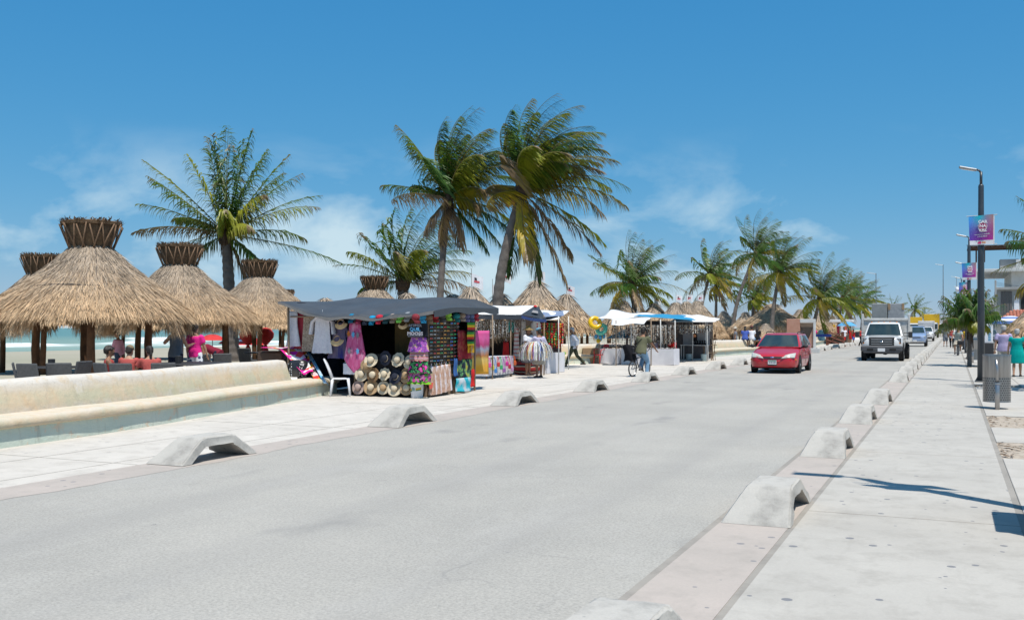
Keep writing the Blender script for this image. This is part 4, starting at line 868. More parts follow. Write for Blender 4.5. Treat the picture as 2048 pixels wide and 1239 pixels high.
    if shoes is not None:
        for hp, kn, an in legs:
            b = MB(); b.tube([an + Vector((0, -.055, -.03)), an + Vector((0, .02, -.03)), an + Vector((0, .10, -.045)), an + Vector((0, .175, -.052))], [.04, .048, .044, .03], 10, el=(1, .72), ref=(1, 0, 0)); b.box(an + Vector((0, .055, -.068)), (.085, .24, .02)); child(b, 'shoe', shoes, .014, 1)
    hk, hm = hair; hm = hm or HAIR
    if hk != 'none':
        b = MB(); e = .014 if hk != 'buzz' else .006
        X_, Y_ = HY @ Vector((1, 0, 0)), HY @ Vector((0, 1, 0))
        b.rings([oval(hc + HY @ Vector((0, y, z)), rx + e, ry + e, X_, Y_) for z, rx, ry, y in [(.0, .07, .066, -.028), (.035, .076, .088, -.018), (.08, .070, .088, -.012), (.105, .048, .062, -.012), (.122, .02, .026, -.012)]])
        b.ell(hc + HY @ Vector((0, -.055, -.015)), (.07 + e, .05 + e, .075), 10, 8)
        if hk == 'long': b.tube([hc + HY @ Vector((0, -.06, .02)), hc + HY @ Vector((0, -.095, -.10)), hc + HY @ Vector((0, -.10, -.24)), hc + HY @ Vector((0, -.09, -.38))], [.07, .085, .075, .03], 10, el=(1.1, .6), ref=(1, 0, 0))
        if hk == 'bun': b.ell(hc + HY @ Vector((0, -.10, .06)), (.045, .045, .045), 8, 6)
        if hk == 'tail': b.tube([hc + HY @ Vector((0, -.08, .05)), hc + HY @ Vector((0, -.15, .02)), hc + HY @ Vector((0, -.17, -.10)), hc + HY @ Vector((0, -.15, -.2))], [.03, .035, .035, .012], 8)
        if hk == 'curly':
            g = random.Random(3)
            for i in range(40):
                v_ = Vector((g.gauss(0, 1), g.gauss(-.5, .9), g.gauss(.35, .8))).normalized(); b.ell(hc + HY @ Vector((v_.x * .10, v_.y * .115 - .02, v_.z * .115 + .015)), (.035,) * 3, 6, 4)
        child(b, 'hair', hm, .014, 1)
    if not far:
        b = MB()
        for sg in (1, -1): b.ell(hc + HY @ Vector((sg * .031, .088, .012)), (.012, .008, .007), 8, 5)
        S(b).build('eyes', EYE, body, smooth=True)
        b = MB(); b.ell(hc + HY @ Vector((0, .098, -.062)), (.024, .008, .007), 8, 5); S(b).build('mouth', LIP, body, smooth=True)
    if hat:
        hk, hm = hat; b = MB(); M_ = HY @ Matrix.Rotation(R(-6), 3, 'X')
        if hk == 'cap':
            b.rings([oval(hc + HY @ Vector((0, -.006, z)), r1, r2, HY @ Vector((1, 0, 0)), HY @ Vector((0, 1, 0))) for z, r1, r2 in ((.03, .093, .112), (.075, .088, .106), (.115, .062, .075), (.135, .02, .025))])
            b.grid(lambda a, e: hc + HY @ Vector(((a - .5) * .15 * (1 - .25 * e), .095 + .085 * e * (1 - (2 * a - 1) ** 2 * .4), .04 - .02 * e - .015 * (2 * a - 1) ** 2)), 8, 4, thick=(0, 0, .006))
        else:
            bw = .21 if hk == 'straw' else .15
            b.lathe([(.001, .15), (.06, .148), (.092, .12), (.10, .045), (.12, .035), (bw * .8, .02), (bw, -.005), (bw, -.012), (.12, .026), (.09, .03)], 24, hc + HY @ Vector((0, -.005, .01)), M=HY)
        S(b).build('cap' if hk == 'cap' else 'sun_hat', hm, body, smooth=True)
    if bag:
        bm_, sg, z = bag; b = MB(); c = tor(sg * .2 * f, .02 if not bag[2:] else -.05, .0); b.cbox(c, (.10, .26, .22), .03)
        P = [c + Vector((0, 0, .1)), tor(sg * .14, -.13 * f, .2), tor(-sg * .04, -.125 * f, .38), tor(-sg * .12, -.04, .50), tor(-sg * .05, .12 * f, .38), tor(sg * .12, .15 * f, .18), c + Vector((0, .05, .1))]
        b.tube(P, .012, 5, el=(1.6, .6)); S(b).build('shoulder_bag', bm_, body, smooth=False)
    return body
def face(dx, dy): return math.atan2(-dx, dy)          # rotation that turns +Y towards (dx, dy)
TOCAM = lambda p: face(-p[0], -p[1])
cm = cloth_mat
M_pink = cm('hot pink', (.78, .03, .27)); M_red = cm('brick red', (.42, .07, .06)); M_grey = cm('heather grey', (.13, .145, .17)); M_navy = cm('navy', (.02, .024, .045)); M_lpink = cm('pale pink', (.72, .36, .45)); M_denim = cm('denim blue', (.19, .32, .46)); M_green = cm('olive green', (.14, .14, .085)); M_olive = cm('olive trousers', (.075, .08, .05)); M_white = cm('white', (.72, .72, .75), (.62, .62, .68)); M_lil = cm('lilac', (.46, .40, .60)); M_khaki = cm('stone khaki', (.48, .44, .37)); M_teal = cm('teal', (.0, .34, .31)); M_slate = cm('slate', (.20, .21, .24)); M_black = cm('black', (.014, .014, .017)); M_blue = cm('royal blue', (.07, .12, .42)); M_bred = cm('bright red', (.62, .03, .03)); M_yel = cm('yellow', (.68, .40, .02)); M_maroon = cm('maroon', (.22, .02, .04)); M_coral = cm('coral', (.70, .14, .10))
P_floral = print_mat('blue floral shorts print', 'flowers', [(.04, .05, .09), (.10, .13, .2), (.68, .70, .74), (.72, .73, .76)], 9); P_board = print_mat('bright board shorts print', 'cells', [(.5, .02, .2), (.03, .1, .3), (.02, .03, .08), (.5, .3, .02), (.03, .25, .3)], 16)
STRAW = mat('straw weave', (.60, .44, .24), .85, (.48, .33, .17), 14, .5, 60); BAGB = mat('black bag nylon', (.016, .016, .02), .6, spec=.4)
SIT = dict(hL=88, hR=88, kL=92, kR=88, splay=8)
# --- under the biggest palapa
cr_ = CR; cf_ = CF
def at(u, t, z=0): q = W(u, t, z); return (q.x, q.y, z)
def dirr(r_, f_): v = CR * r_ + CF * f_; return face(v.x, v.y)      # facing: right / away components as seen
person('woman with curly hair and red top sitting sideways at the table', at(218, 22.6), dirr(1, .25), 1.58, ('tank', M_red), ('trousers', M_navy), SKIN, ('curly', None), dict(SIT, pz=.47, sL=35, sR=35, eL=40, eR=40))
person('man in tan cap and red shirt sitting with his back turned, strap across', at(254, 22.2), dirr(.15, 1), 1.66, ('tee', cm('faded red', (.46, .10, .085))), ('trousers', M_navy), SKIN2, ('short', None), dict(SIT, pz=.47, sL=40, sR=45, aL=22, aR=25, eL=50, eR=45, lean=10), 1.1, hat=('cap', mat('tan cap', (.24, .18, .10), .8)), bag=None)
person('woman with tied hair and red shirt sitting at the grey table', at(302, 22.2), dirr(-.5, .8), 1.66, ('tee', cm('faded red', (.46, .10, .085))), ('trousers', M_khaki), SKIN2, ('tail', None), dict(SIT, pz=.47, sL=45, sR=35, aL=25, eL=45, lean=14), 1.1)
q = at(236, 33.5); person('youth in pale pink shirt and jeans walking on the sand', (q[0], q[1], bz(q[0])), dirr(-1, .15), 1.62, ('long', M_lpink), ('trousers', cm('dark jeans', (.07, .09, .13))), SKIN, ('buzz', None), dict(hR=22, hL=-14, kL=20, kR=8, sL=18, sR=-20, eL=20, eR=25))
person('man in grey tank top and navy shorts standing by a post', at(351, 26.3), dirr(.3, 1), 1.74, ('tank', M_grey), ('shorts', M_navy), SKIN2, ('short', None), dict(sL=20, aL=50, eL=95, sR=30, eR=80, lean=6), 1.12)
person('man in hot pink shirt and floral shorts standing with his back turned', at(390, 27.0), dirr(.15, 1), 1.72, ('tee', M_pink), ('shorts', P_floral), SKIN2, ('short', None), dict(splay=8, sR=10, aR=14), 1.06)
q = at(436, 30.0); person('bare-shouldered person in maroon bending over a low table', (q[0], q[1], bz(q[0])), dirr(-1, .2), 1.66, ('tank', M_maroon), ('shorts', M_navy), SKIN, ('short', None), dict(lean=68, sL=55, sR=62, eL=15, eR=20, kL=12, kR=12, hL=8, hR=8))
# --- by the second stall
STH = mat('wide straw hat', (.34, .23, .09), .85, (.26, .17, .06), 10, .5, 50)
person('woman in wide straw hat with a black shoulder pouch by the second stall', at(1056, 33.6), dirr(.75, -.5), 1.66, ('tee', M_white), ('skirt', cm('grey skirt', (.12, .11, .12))), SKIN, ('short', None), dict(sL=15, sR=10, eR=35), 1.18, hat=('straw', STH), bag=(BAGB, 1, 1))
person('street seller in lilac blouse and blue cap carrying a bundle of plastic strings', at(1078, 32.4), dirr(-.6, .75), 1.62, ('long', cm('pale lilac blouse', (.52, .48, .62))), ('skirt', cm('beige skirt', (.44, .40, .34))), SKIN, ('short', None), dict(sL=40, eL=40, sR=-10, aR=25, eR=25, aL=15), 1.12, hat=('cap', print_mat('blue knit cap', 'cells', [(.05, .12, .2), (.12, .28, .38), (.2, .38, .45)], 40)), bag=(BAGB, 1, 1))
person('grey-haired man in white shirt and olive trousers striding, hands behind', at(1147, 41.3), dirr(-1, .15), 1.70, ('long', M_white), ('trousers', M_olive), SKIN, ('short', GREYH), dict(hL=24, hR=-20, kL=4, kR=26, sL=-38, sR=-42, eL=45, eR=50, aL=12, aR=12, inL=.35, inR=.35, lean=4), 1.05)
# --- at the jewellery stall
person('seated vendor in red shirt behind the bead tables', at(1349, 45.6), dirr(-.8, -.4), 1.62, ('tee', M_bred), ('trousers', M_black), SKIN, ('short', None), dict(SIT, pz=.5, sL=40, sR=40, eL=50, eR=50, lean=12))
person('seated vendor in purple behind the hanging beads', at(1309, 46.4), dirr(.3, -.9), 1.58, ('tee', M_lil), ('trousers', M_black), SKIN, ('long', None), dict(SIT, pz=.5, sL=30, eL=60))
# --- on the wall
wt = .90
def sitw(lab, u, t, cl, bt, hair, hat=None, ln=10, sk=SKIN, dr=None, **k):
    q = W(u, t); person(lab, (q.x, q.y, 0), dr if dr is not None else dirr(.3, 1), 1.64, ('tee', cl), ('shorts', bt), sk, hair, dict(hL=82, hR=80, kL=85, kR=80, pz=wt + .09, lean=ln, sL=30, sR=30, eL=45, eR=50, splay=8), 1.12, hat=hat, far=True)
sitw('person in royal blue shirt sitting on the wall facing the beach', 1490, 61.5, M_blue, M_black, ('long', None))
sitw('person in black sitting low at the end of the wall', 1514, 62.4, M_black, M_blue, ('long', None), ln=16)
sitw('person in white shirt and maroon cap sitting on the wall', 1503, 61.9, M_white, M_denim, ('short', None), hat=('cap', M_maroon))
q = at(1471, 66); person('man in pale hat and grey shirt standing beyond the wall', (q[0], q[1], 0), dirr(-1, .3), 1.68, ('tee', M_slate), ('trousers', M_navy), SKIN, ('short', None), {}, hat=('sun', M_khaki), far=True)
q = at(1592, 70); person('man in blue shirt in front of the pink doorway', (q[0], q[1], 0), dirr(.2, 1), 1.7, ('tee', cm('chambray', (.25, .33, .45))), ('trousers', M_navy), SKIN, ('short', None), {}, far=True)
def walker(lab, u, t, rz, top, bot, pose=None, sk=SKIN, h=1.68, hair=('short', None), far=True, fat=1.05, hat=None, x=None, y=None, bag=None, shoes=SOLE):
    q = W(u, t) if x is None else Vector((x, y, 0))
    return person(lab, (q.x, q.y, .008), rz, h, top, bot, sk, hair, pose if pose is not None else dict(hR=18, hL=-14, kL=18, kR=6, sL=16, sR=-16, eL=20, eR=25), fat, hat=hat, far=far, bag=bag, shoes=shoes)
walker('man in white shirt and red shorts walking by the far stall', 1688, 90, dirr(.1, -1), ('tee', M_white), ('shorts', M_bred), h=1.72)
walker('child in red carrying a blue bundle near the far stall', 1707, 96, dirr(.3, -1), ('tee', M_bred), ('shorts', M_blue), h=1.45)
walker('person in red and black at the edge of the road near the truck', 1722, 86, dirr(.4, -.8), ('tank', M_bred), ('trousers', M_black))
walker('person in dark shirt browsing the far stall', 1699, 103, dirr(.1, 1), ('tee', M_slate), ('trousers', M_denim), pose={})
walker('person in pink by the far low wall', 1628, 84, dirr(.2, 1), ('tee', M_pink), ('shorts', M_white), pose={})
# --- right sidewalk
walker('elderly man in lilac shirt and stone trousers seen from behind', None, None, face(.1, 1), ('tee', M_lil), ('trousers', M_khaki), x=1.62, y=37.9, far=False, sk=SKIN2, hair=('short', GREYH), h=1.72, fat=1.12, pose=dict(hR=10, hL=-8, kL=8, sR=6, sL=-8, aL=12, aR=14))
walker('woman with short grey hair in a teal dress walking away', None, None, face(.15, 1), ('dress', M_teal), ('none', None), x=1.98, y=36.9, far=False, sk=SKIN2, hair=('short', GREYH), h=1.60, fat=1.18, pose=dict(hR=12, hL=-8, kL=10, sL=8, aL=16, aR=16))
walker('man in flat cap, slate shirt and bright board shorts', None, None, face(-1, .35), ('tee', M_slate), ('shorts', P_board), x=2.42, y=37.2, far=False, h=1.72, hat=('cap', mat('grey flat cap', (.10, .12, .14), .8)), pose=dict(sL=10, sR=20, eR=40), fat=1.08)
walker('long-haired woman in grey top and black trousers with hand on hip', None, None, face(-.4, 1), ('tee', cm('pale grey marl', (.45, .46, .50))), ('trousers', M_black), x=2.62, y=35.9, far=False, h=1.62, hair=('long', None), pose=dict(aL=48, eL=95, sL=-12, inL=.9, aR=10), fat=1.08)
walker('person in dark top and grey shorts on the far sidewalk by the kerb', None, None, face(.1, 1), ('tee', M_slate), ('shorts', M_grey), x=-1.0 + .45, y=91)
walker('person with a red backpack walking down the far sidewalk', None, None, face(0, 1), ('tee', M_white), ('trousers', M_black), x=-.05, y=86).name
walker('person in blue walking beside the red backpack', None, None, face(.2, 1), ('tee', M_blue), ('shorts', M_denim), x=.5, y=93)
walker('person in yellow shirt behind the oncoming cyclist', None, None, face(.1, 1), ('tee', M_yel), ('trousers', M_slate), x=.92, y=76)
walker('person in white walking far down the sidewalk past the backpack', None, None, face(.1, -1), ('tee', M_white), ('trousers', M_navy), x=-.2, y=118)
walker('person in coral shirt standing behind the sidewalk palm', None, None, face(-.4, -1), ('tee', M_coral), ('trousers', M_khaki), x=1.7, y=62, pose={})
# red backpack as a thing carried
b = MB(); b.cbox((0, 0, 0), (.32, .18, .44), .06); b.cbox((0, -.10, -.06), (.24, .07, .22), .03)
tag(b.build('backpack', mat('red backpack nylon', (.5, .06, .08), .7), loc=(-.05, 85.78, 1.2)), 'red backpack worn by the walker in white on the far sidewalk', 'backpack')
# bundle of plastic strings carried by the street seller
q = W(1072, 31.95, 0); root = thing('string_bundle', 'fluffy bundle of white and coloured plastic strings held by the street seller', 'bundle', (q.x, q.y, .98)); g = random.Random(12)
for nm, mt, n in (('white_strings', mat('white plastic string', (.75, .74, .70), .5, spec=.5), 420), ('blue_strings', mat('blue plastic string', (.06, .14, .45), .5), 45), ('yellow_strings', mat('yellow plastic string', (.65, .42, .03), .5), 40), ('red_strings', mat('red plastic string', (.55, .06, .06), .5), 36), ('green_strings', mat('green plastic string', (.08, .35, .12), .5), 28), ('purple_strings', mat('purple plastic string', (.28, .10, .38), .5), 22)):
    b = MB()
    for i in range(n):
        a = g.uniform(0, 6.28); e = Vector((math.cos(a), math.sin(a), 0)); l = g.uniform(.45, .72); k = g.uniform(.55, 1.0); P = []
        for j in range(6):
            t = j / 5; P.append(e * (k * .56 * math.sin(t * 1.75) * (l / .62)) + Vector((g.gauss(0, .012), g.gauss(0, .012), .20 + .10 * math.sin(t * 2.4) - .58 * t ** 1.9 * (l / .62))))
        tt = Vector((-e.y, e.x, 0)) * g.uniform(.006, .012); V = []
        for p_ in P: V += [p_ - tt, p_ + tt]
        b.add(V, [(2 * j, 2 * j + 1, 2 * j + 3, 2 * j + 2) for j in range(5)])
    o = b.build(nm, mt, root); o['kind'] = 'stuff'

# ---------------------------------------------------------------- bicycles
BM = mat('bike frame paint', (.05, .05, .06), .35, spec=.6); TYRE = mat('rubber tyre', (.022, .022, .024), .85); STEEL = mat('brushed steel', (.45, .45, .46), .35, (.36, .36, .37), 9, metal=.9); SPK = mat('wheel rim metal', (.5, .5, .5), .35, metal=.8)
def bicycle(label, loc, rz, rw=.25, wb=.95, frame_mat=BM, spokes=18):
    root = thing('bicycle', label, 'bicycle', loc, rz)          # heads to local +Y, wheels on the ground
    for yy in (-wb / 2, wb / 2):
        b = MB(); b.tube([Vector((0, yy + rw * math.cos(a), rw + .02 + rw * math.sin(a))) for a in [2 * math.pi * i / 28 for i in range(29)]], .022, 8, caps=False); w = b.build('wheel', TYRE, root, smooth=True)
        b = MB(); b.tube([Vector((0, yy + (rw - .03) * math.cos(a), rw + .02 + (rw - .03) * math.sin(a))) for a in [2 * math.pi * i / 28 for i in range(29)]], .009, 6, caps=False)
        b.tube([Vector((-.05, yy, rw + .02)), Vector((.05, yy, rw + .02))], .02, 8)
        for i in range(spokes):
            a = 2 * math.pi * i / spokes; b.tube([Vector((.02 * (-1) ** i, yy, rw + .02)), Vector((0, yy + (rw - .03) * math.cos(a), rw + .02 + (rw - .03) * math.sin(a)))], .002, 4)
        b.build('rim', SPK, w)
    bb = Vector((0, -.05, .30)); st = Vector((0, -.22, .62)); hd = Vector((0, .32, .66)); hl = Vector((0, .35, .52)); ra = Vector((0, -wb / 2, rw + .02)); fa = Vector((0, wb / 2, rw + .02))
    b = MB(); b.tube([bb, st], .017, 8); b.tube([st, hd], .018, 8); b.tube([bb, hl], .02, 8); b.tube([hd + (hd - hl) * .3, hl - (hd - hl) * .2], .022, 8)
    for x in (-.05, .05): b.tube([bb, ra + Vector((x, 0, 0))], .010, 6); b.tube([st, ra + Vector((x, 0, 0))], .009, 6); b.tube([hl - (hd - hl) * .2, fa + Vector((x, 0, 0))], .013, 6)
    b.build('frame', frame_mat, root, smooth=True)
    b = MB(); b.tube([st, st + Vector((0, -.04, .14))], .013, 6); b.cbox(st + Vector((0, -.05, .17)), (.14, .25, .06), .025); b.build('saddle', BAGB, root)
    tp = hd + (hd - hl) * .45; b = MB(); b.tube([tp, tp + Vector((0, .03, .08))], .014, 6); b.tube([tp + Vector((-.33, -.08, .22)), tp + Vector((-.2, .02, .2)), tp + Vector((-.08, .04, .09)), tp + Vector((.08, .04, .09)), tp + Vector((.2, .02, .2)), tp + Vector((.33, -.08, .22))], .012, 6); b.build('handlebar', frame_mat, root, smooth=True)
    b = MB(); b.lathe([(.001, -.01), (.07, -.008), (.075, 0), (.07, .008), (.001, .01)], 18, bb + Vector((.05, 0, 0)), M=Matrix.Rotation(R(90), 3, 'Y')); b.tube([bb + Vector((.06, 0, 0)), bb + Vector((.07, .05, -.15))], .009, 6); b.tube([bb + Vector((-.06, 0, 0)), bb + Vector((-.07, -.05, .15))], .009, 6)
    b.cbox(bb + Vector((.12, .05, -.15)), (.1, .08, .02), .005); b.cbox(bb + Vector((-.12, -.05, .15)), (.1, .08, .02), .005); b.build('pedals', STEEL, root)
    return root
bl = G(1279, 752); rz = face(.22, 1)
bicycle('small dark stunt bicycle ridden on the promenade', (bl.x, bl.y, 0), rz, .25, .95)
person('cyclist in olive shirt and jeans riding away with a black bag', (bl.x + .10, bl.y - .16, 0), rz, 1.72, ('tee', M_green), ('trousers', M_denim), SKIN, ('short', None), dict(pz=.86, hR=30, hL=62, kR=40, kL=88, splay=6, lean=16, sL=52, sR=50, aL=16, aR=18, eL=14, eR=14), 1.12, hat=('cap', M_black), bag=(BAGB, -1, 1))
b = MB(); b.grid(lambda a, e: (-.2 + .4 * a + .03 * math.sin(e * 5), .06 * math.sin(a * 6 + e * 3), .55 * e + .04 * math.sin(a * 4)), 8, 8, thick=(.0, .05, 0)); o = b.build('black_jacket', M_black, smooth=True, loc=(bl.x - .28, bl.y - .30, .50), rz=rz + .2); tag(o, 'black jacket hanging off the cyclist bag over the rear wheel', 'jacket')
sb = (0.30, 63.5, .008)
bicycle('oncoming bicycle with narrow tyres on the sidewalk', sb, face(-.08, -1), .33, 1.0)
person('cyclist in grey cap and pale shirt riding towards the bins', (sb[0], sb[1] + .2, .008), face(-.08, -1), 1.7, ('tee', cm('washed green', (.36, .40, .36))), ('shorts', M_khaki), SKIN, ('short', None), dict(pz=.92, hR=35, hL=65, kR=40, kL=85, splay=8, lean=14, sL=50, sR=50, aL=16, aR=16, eL=14, eR=14), 1.08, hat=('cap', M_slate))
b = MB(); b.cbox((0, 0, 0), (.34, .22, .26), .06); tag(b.build('black_sack', BAGB, loc=(sb[0] + .12, sb[1] - .55, .78)), 'black sack hung on the handlebar of the sidewalk bicycle', 'bag')
# ================================================================ VEHICLES
def paint(name, c, rough=.28): 
    m = NT(name); v = m.coord(); o = m.mix(m.math('MULTIPLY', m.mr(m.noise(v, 2.5, 5, .65), .5, .75), .12), c, (.33, .31, .28)); m.out(o, rough, 0, .5); m.b.inputs['Coat Weight'].default_value = .6; m.b.inputs['Coat Roughness'].default_value = .08; return m.m
GLASS = mat('dark car glass', (.018, .032, .034), .06, (.03, .05, .05), 2, spec=.8); BPL = mat('black car plastic', (.025, .025, .027), .6, (.035, .035, .037), 5); LAMPG = mat('headlamp glass', (.55, .56, .52), .12, (.42, .43, .38), 6, spec=.8); AMB = mat('amber lens', (.7, .22, .02), .25); CHR = mat('chrome', (.7, .7, .72), .15, metal=1.); PLATE = mat('number plate', (.72, .72, .72), .5, (.62, .63, .65), 20); INK = mat('plate ink', (.04, .05, .06), .6); PGREEN = mat('plate green band', (.03, .22, .12), .6); RIMM = mat('alloy wheel', (.5, .5, .51), .3, (.4, .4, .41), 6, metal=.8); UNDERC = mat('car underside', (.02, .02, .02), .9); INT = mat('grey car seat', (.05, .055, .06), .9)
def wheel(root, x, y, r, w, side, name='wheel', spokes=5, rimm=None):
    M_ = Matrix.Rotation(R(90) * side, 3, 'Y'); b = MB()
    b.lathe([(r * .62, -w / 2), (r * .9, -w / 2), (r * .985, -w / 2 + .03), (r, 0), (r * .985, w / 2 - .03), (r * .9, w / 2), (r * .62, w / 2 - .005)], 28, (x, y, r), M=M_); t = b.build(name, TYRE, root, auto=35)
    b = MB(); b.lathe([(r * .64, w / 2 - .01), (r * .60, w / 2 - .005), (r * .56, w / 2 - .05), (.001, w / 2 - .06)], 24, (x, y, r), M=M_, m=1)
    for i in range(spokes):
        a = 2 * math.pi * i / spokes; d = Vector((math.cos(a), math.sin(a), 0)); n_ = Vector((-d.y, d.x, 0)); z = w / 2 - .018
        V = [d * .03 - n_ * .035, d * .03 + n_ * .035, d * r * .6 + n_ * .045, d * r * .6 - n_ * .045]; V = [M_ @ (q + Vector((0, 0, z + dz))) + Vector((x, y, r)) for dz in (0, -.03) for q in V]
        b.add(V, [(0, 1, 2, 3), (7, 6, 5, 4), (0, 4, 5, 1), (1, 5, 6, 2), (2, 6, 7, 3), (3, 7, 4, 0)])
    b.lathe([(.001, w / 2 - .005), (.05, w / 2 - .008), (.06, w / 2 - .03)], 12, (x, y, r), M=M_); b.build('rim', [rimm or RIMM, UNDERC], t, auto=35)
def car_body(root, st, mt, name='body'):
    """st: stations (y, half width, z bottom, z shoulder, z top); lofted panel body"""
    rg = []
    for (y, w, zb, zs, zt) in st:
        h = [(0, zb), (w * .82, zb), (w * .95, zb + .03), (w * .995, lerp(zb, zs, .3)), (w, lerp(zb, zs, .62)), (w * .965, zs), (w * .86, lerp(zs, zt, .62)), (w * .6, lerp(zs, zt, .92)), (w * .3, zt), (0, zt + .006)]
        rg.append([Vector((x, y, z)) for x, z in h] + [Vector((-x, y, z)) for x, z in h[-2:0:-1]])
    b = MB(); b.rings(rg); return fixn(b.build(name, mt, root, auto=38))
class House:
    """greenhouse of a cab: t = 0 at the belt, 1 at the roof edge"""
    def __init__(s, f0, f1, r0, r1, w0, w1, z0, z1, bul=.10, crown=.05): s.__dict__.update(locals())
    def P(s, side, a, t, o=0.):
        f, r_, w, z = lerp(s.f0, s.f1, t), lerp(s.r0, s.r1, t), lerp(s.w0, s.w1, t ** 1.15), lerp(s.z0, s.z1, t)
        if side == 'f': x = lerp(-w, w, a); q = 2 * a - 1; return Vector((x, f + s.bul * (1 - q * q) - .04 * q ** 6 + o, z + o * .6))
        if side == 'b': x = lerp(w, -w, a); q = 2 * a - 1; return Vector((x, r_ - .05 * (1 - q * q) - o, z + o * .3))
        sg = 1 if side == 'r' else -1; y = lerp(f, r_, a); bl_ = .02 * math.sin(math.pi * a); return Vector((sg * (w + bl_ + o), y, z + o * .3))
    def ring(s, t): return [s.P('f', a / 8, t) for a in range(9)] + [s.P('r', a / 6, t) for a in range(1, 6)] + [s.P('b', a / 6, t) for a in range(7)] + [s.P('l', 1 - a / 6, t) for a in range(1, 6)]
    def build(s, root, mt):
        b = MB(); rg = [s.ring(t) for t in (0, .25, .5, .75, 1.)]; c = Vector((0, (s.f1 + s.r1) / 2, 0))
        for k, dz in ((.86, .6), (.6, .88), (.25, 1.)): rg.append([Vector((c.x + (p.x - c.x) * k, c.y + (p.y - c.y) * k, s.z1 + s.crown * dz)) for p in s.ring(1.)])
        b.rings(rg, caps=(False, True)); return fixn(b.build('cabin', mt, root, auto=40))
    def pane(s, root, name, side, a0, a1, t0, t1, mt=None, o=.006, n=6, slant=0.):
        b = MB(); b.grid(lambda u, v: s.P(side, lerp(a0 + (slant * v if slant > 0 else 0), a1 + (slant * v if slant < 0 else 0), u), lerp(t0, t1, v), o), n, 4); q = fixn(b.build(name, mt or GLASS, root, smooth=True)); return q
def red_car():
    PR = paint('red car paint', (.43, .012, .022)); root = thing('estate_car', 'red estate car with black mirrors and roof rack driving along the road', 'car', (-5.88, 36.55 - .02 + 1.32, .004), math.pi)
    st = [(2.20, .46, .30, .50, .56), (2.16, .62, .25, .56, .635), (2.02, .76, .215, .62, .70), (1.75, .835, .20, .68, .77), (1.35, .85, .20, .76, .86), (.95, .85, .20, .84, .935), (.4, .85, .19, .88, .96), (-.6, .85, .19, .90, .96), (-1.4, .85, .2, .91, .96), (-1.95, .82, .24, .91, .96), (-2.18, .74, .30, .88, .94), (-2.24, .62, .38, .80, .88)]
    car_body(root, st, PR); h = House(.98, .16, -2.16, -1.84, .80, .60, .93, 1.40); h.build(root, PR)
    h.pane(root, 'windscreen', 'f', .035, .965, .05, .95, n=12); h.pane(root, 'rear_window', 'b', .08, .92, .15, .9)
    for sd in 'rl':
        h.pane(root, 'side_window', sd, .14, .40, .10, .90, slant=.03); h.pane(root, 'side_window', sd, .43, .70, .10, .90); h.pane(root, 'side_window', sd, .73, .93, .12, .88)
    fy = lambda x: 2.20 - .32 * (abs(x) / .8) ** 2.6
    for sg in (1, -1):
        b = MB(); b.grid(lambda u, v: (sg * lerp(lerp(.30, .76, u), lerp(.44, .775, u), v), lerp(lerp(2.235, 2.07, u), lerp(2.11, 1.87, u), v) + .03 * math.sin(math.pi * u), lerp(lerp(.55, .575, u), lerp(.672, .745, u), v) + .01 * math.sin(math.pi * u)), 8, 4, thick=(0, -.03, -.01)); fixn(b.build('headlight', LAMPG, root, smooth=True))
        b = MB(); b.cbox((sg * .78, 1.94, .50), (.07, .10, .045), .012); b.build('indicator', AMB, root)
        b = MB(); b.ell((sg * .96, .80, .97), (.10, .07, .065), 12, 8); b.tube([Vector((sg * .82, .78, .94)), Vector((sg * .92, .80, .96))], .03, 6); b.build('mirror', BPL, root, smooth=True)
        b = MB(); b.tube([Vector((sg * .57, .05, 1.43)), Vector((sg * .58, -.1, 1.49)), Vector((sg * .58, -1.6, 1.49)), Vector((sg * .57, -1.75, 1.43))], .018, 6); b.build('roof_rail', BPL, root, smooth=True)
        for y in (1.33, -1.29):
            b = MB(); M_ = Matrix.Rotation(R(90) * sg, 3, 'Y'); b.lathe([(.001, 0), (.352, 0), (.352, .012), (.001, .014)], 26, (sg * .845, y, .315), M=M_); b.build('wheel_arch', UNDERC, root)
            wheel(root, sg * .775, y, .305, .19, sg)
        b = MB(); b.cbox((sg * .853, .05, .52), (.02, 2.0, .05), .008); b.build('rubbing_strip', PR, root)
        for y in (.02, -.95):
            b = MB(); b.cbox((sg * .862, y, .80), (.03, .20, .035), .012); b.build('door_handle', PR, root)
            b = MB(); b.box((sg * .8505, y - .17, .60), (.006, .008, .60)); b.build('door_gap', UNDERC, root)
    b = MB(); b.grid(lambda u, v: (lerp(-.33, .33, u), fy(lerp(-.33, .33, u)) + .03 - .02 * v, lerp(.55, .615, v)), 8, 2, thick=(0, -.02, 0)); fixn(b.build('grille', BPL, root))
    b = MB(); b.ell((0, 2.235, .585), (.075, .012, .03), 14, 6); b.build('badge', CHR, root, smooth=True)
    b = MB(); b.ell((0, 2.241, .585), (.06, .012, .021), 14, 6); b.build('badge_field', M_blue, root, smooth=True)
    b = MB(); b.grid(lambda u, v: (lerp(-.62, .62, u), fy(lerp(-.62, .62, u)) + .006, lerp(.29 + .05 * (2 * u - 1) ** 4, .37 - .03 * (2 * u - 1) ** 4, v)), 12, 2, thick=(0, -.03, 0)); fixn(b.build('air_intake', BPL, root))
    b = MB(); b.grid(lambda u, v: (lerp(-.80, .80, u), fy(lerp(-.80, .80, u)) + .018, lerp(.40, .485, v) ), 14, 2, thick=(0, -.05, 0)); fixn(b.build('bumper', PR, root, smooth=True))
    b = MB(); b.cbox((0, 2.235, .41), (.30, .012, .15), .004); pl = b.build('number_plate', PLATE, root)
    b = MB(); b.box((0, 2.2425, .465), (.28, .002, .025)); b.build('green_band', PGREEN, pl)
    b = MB()
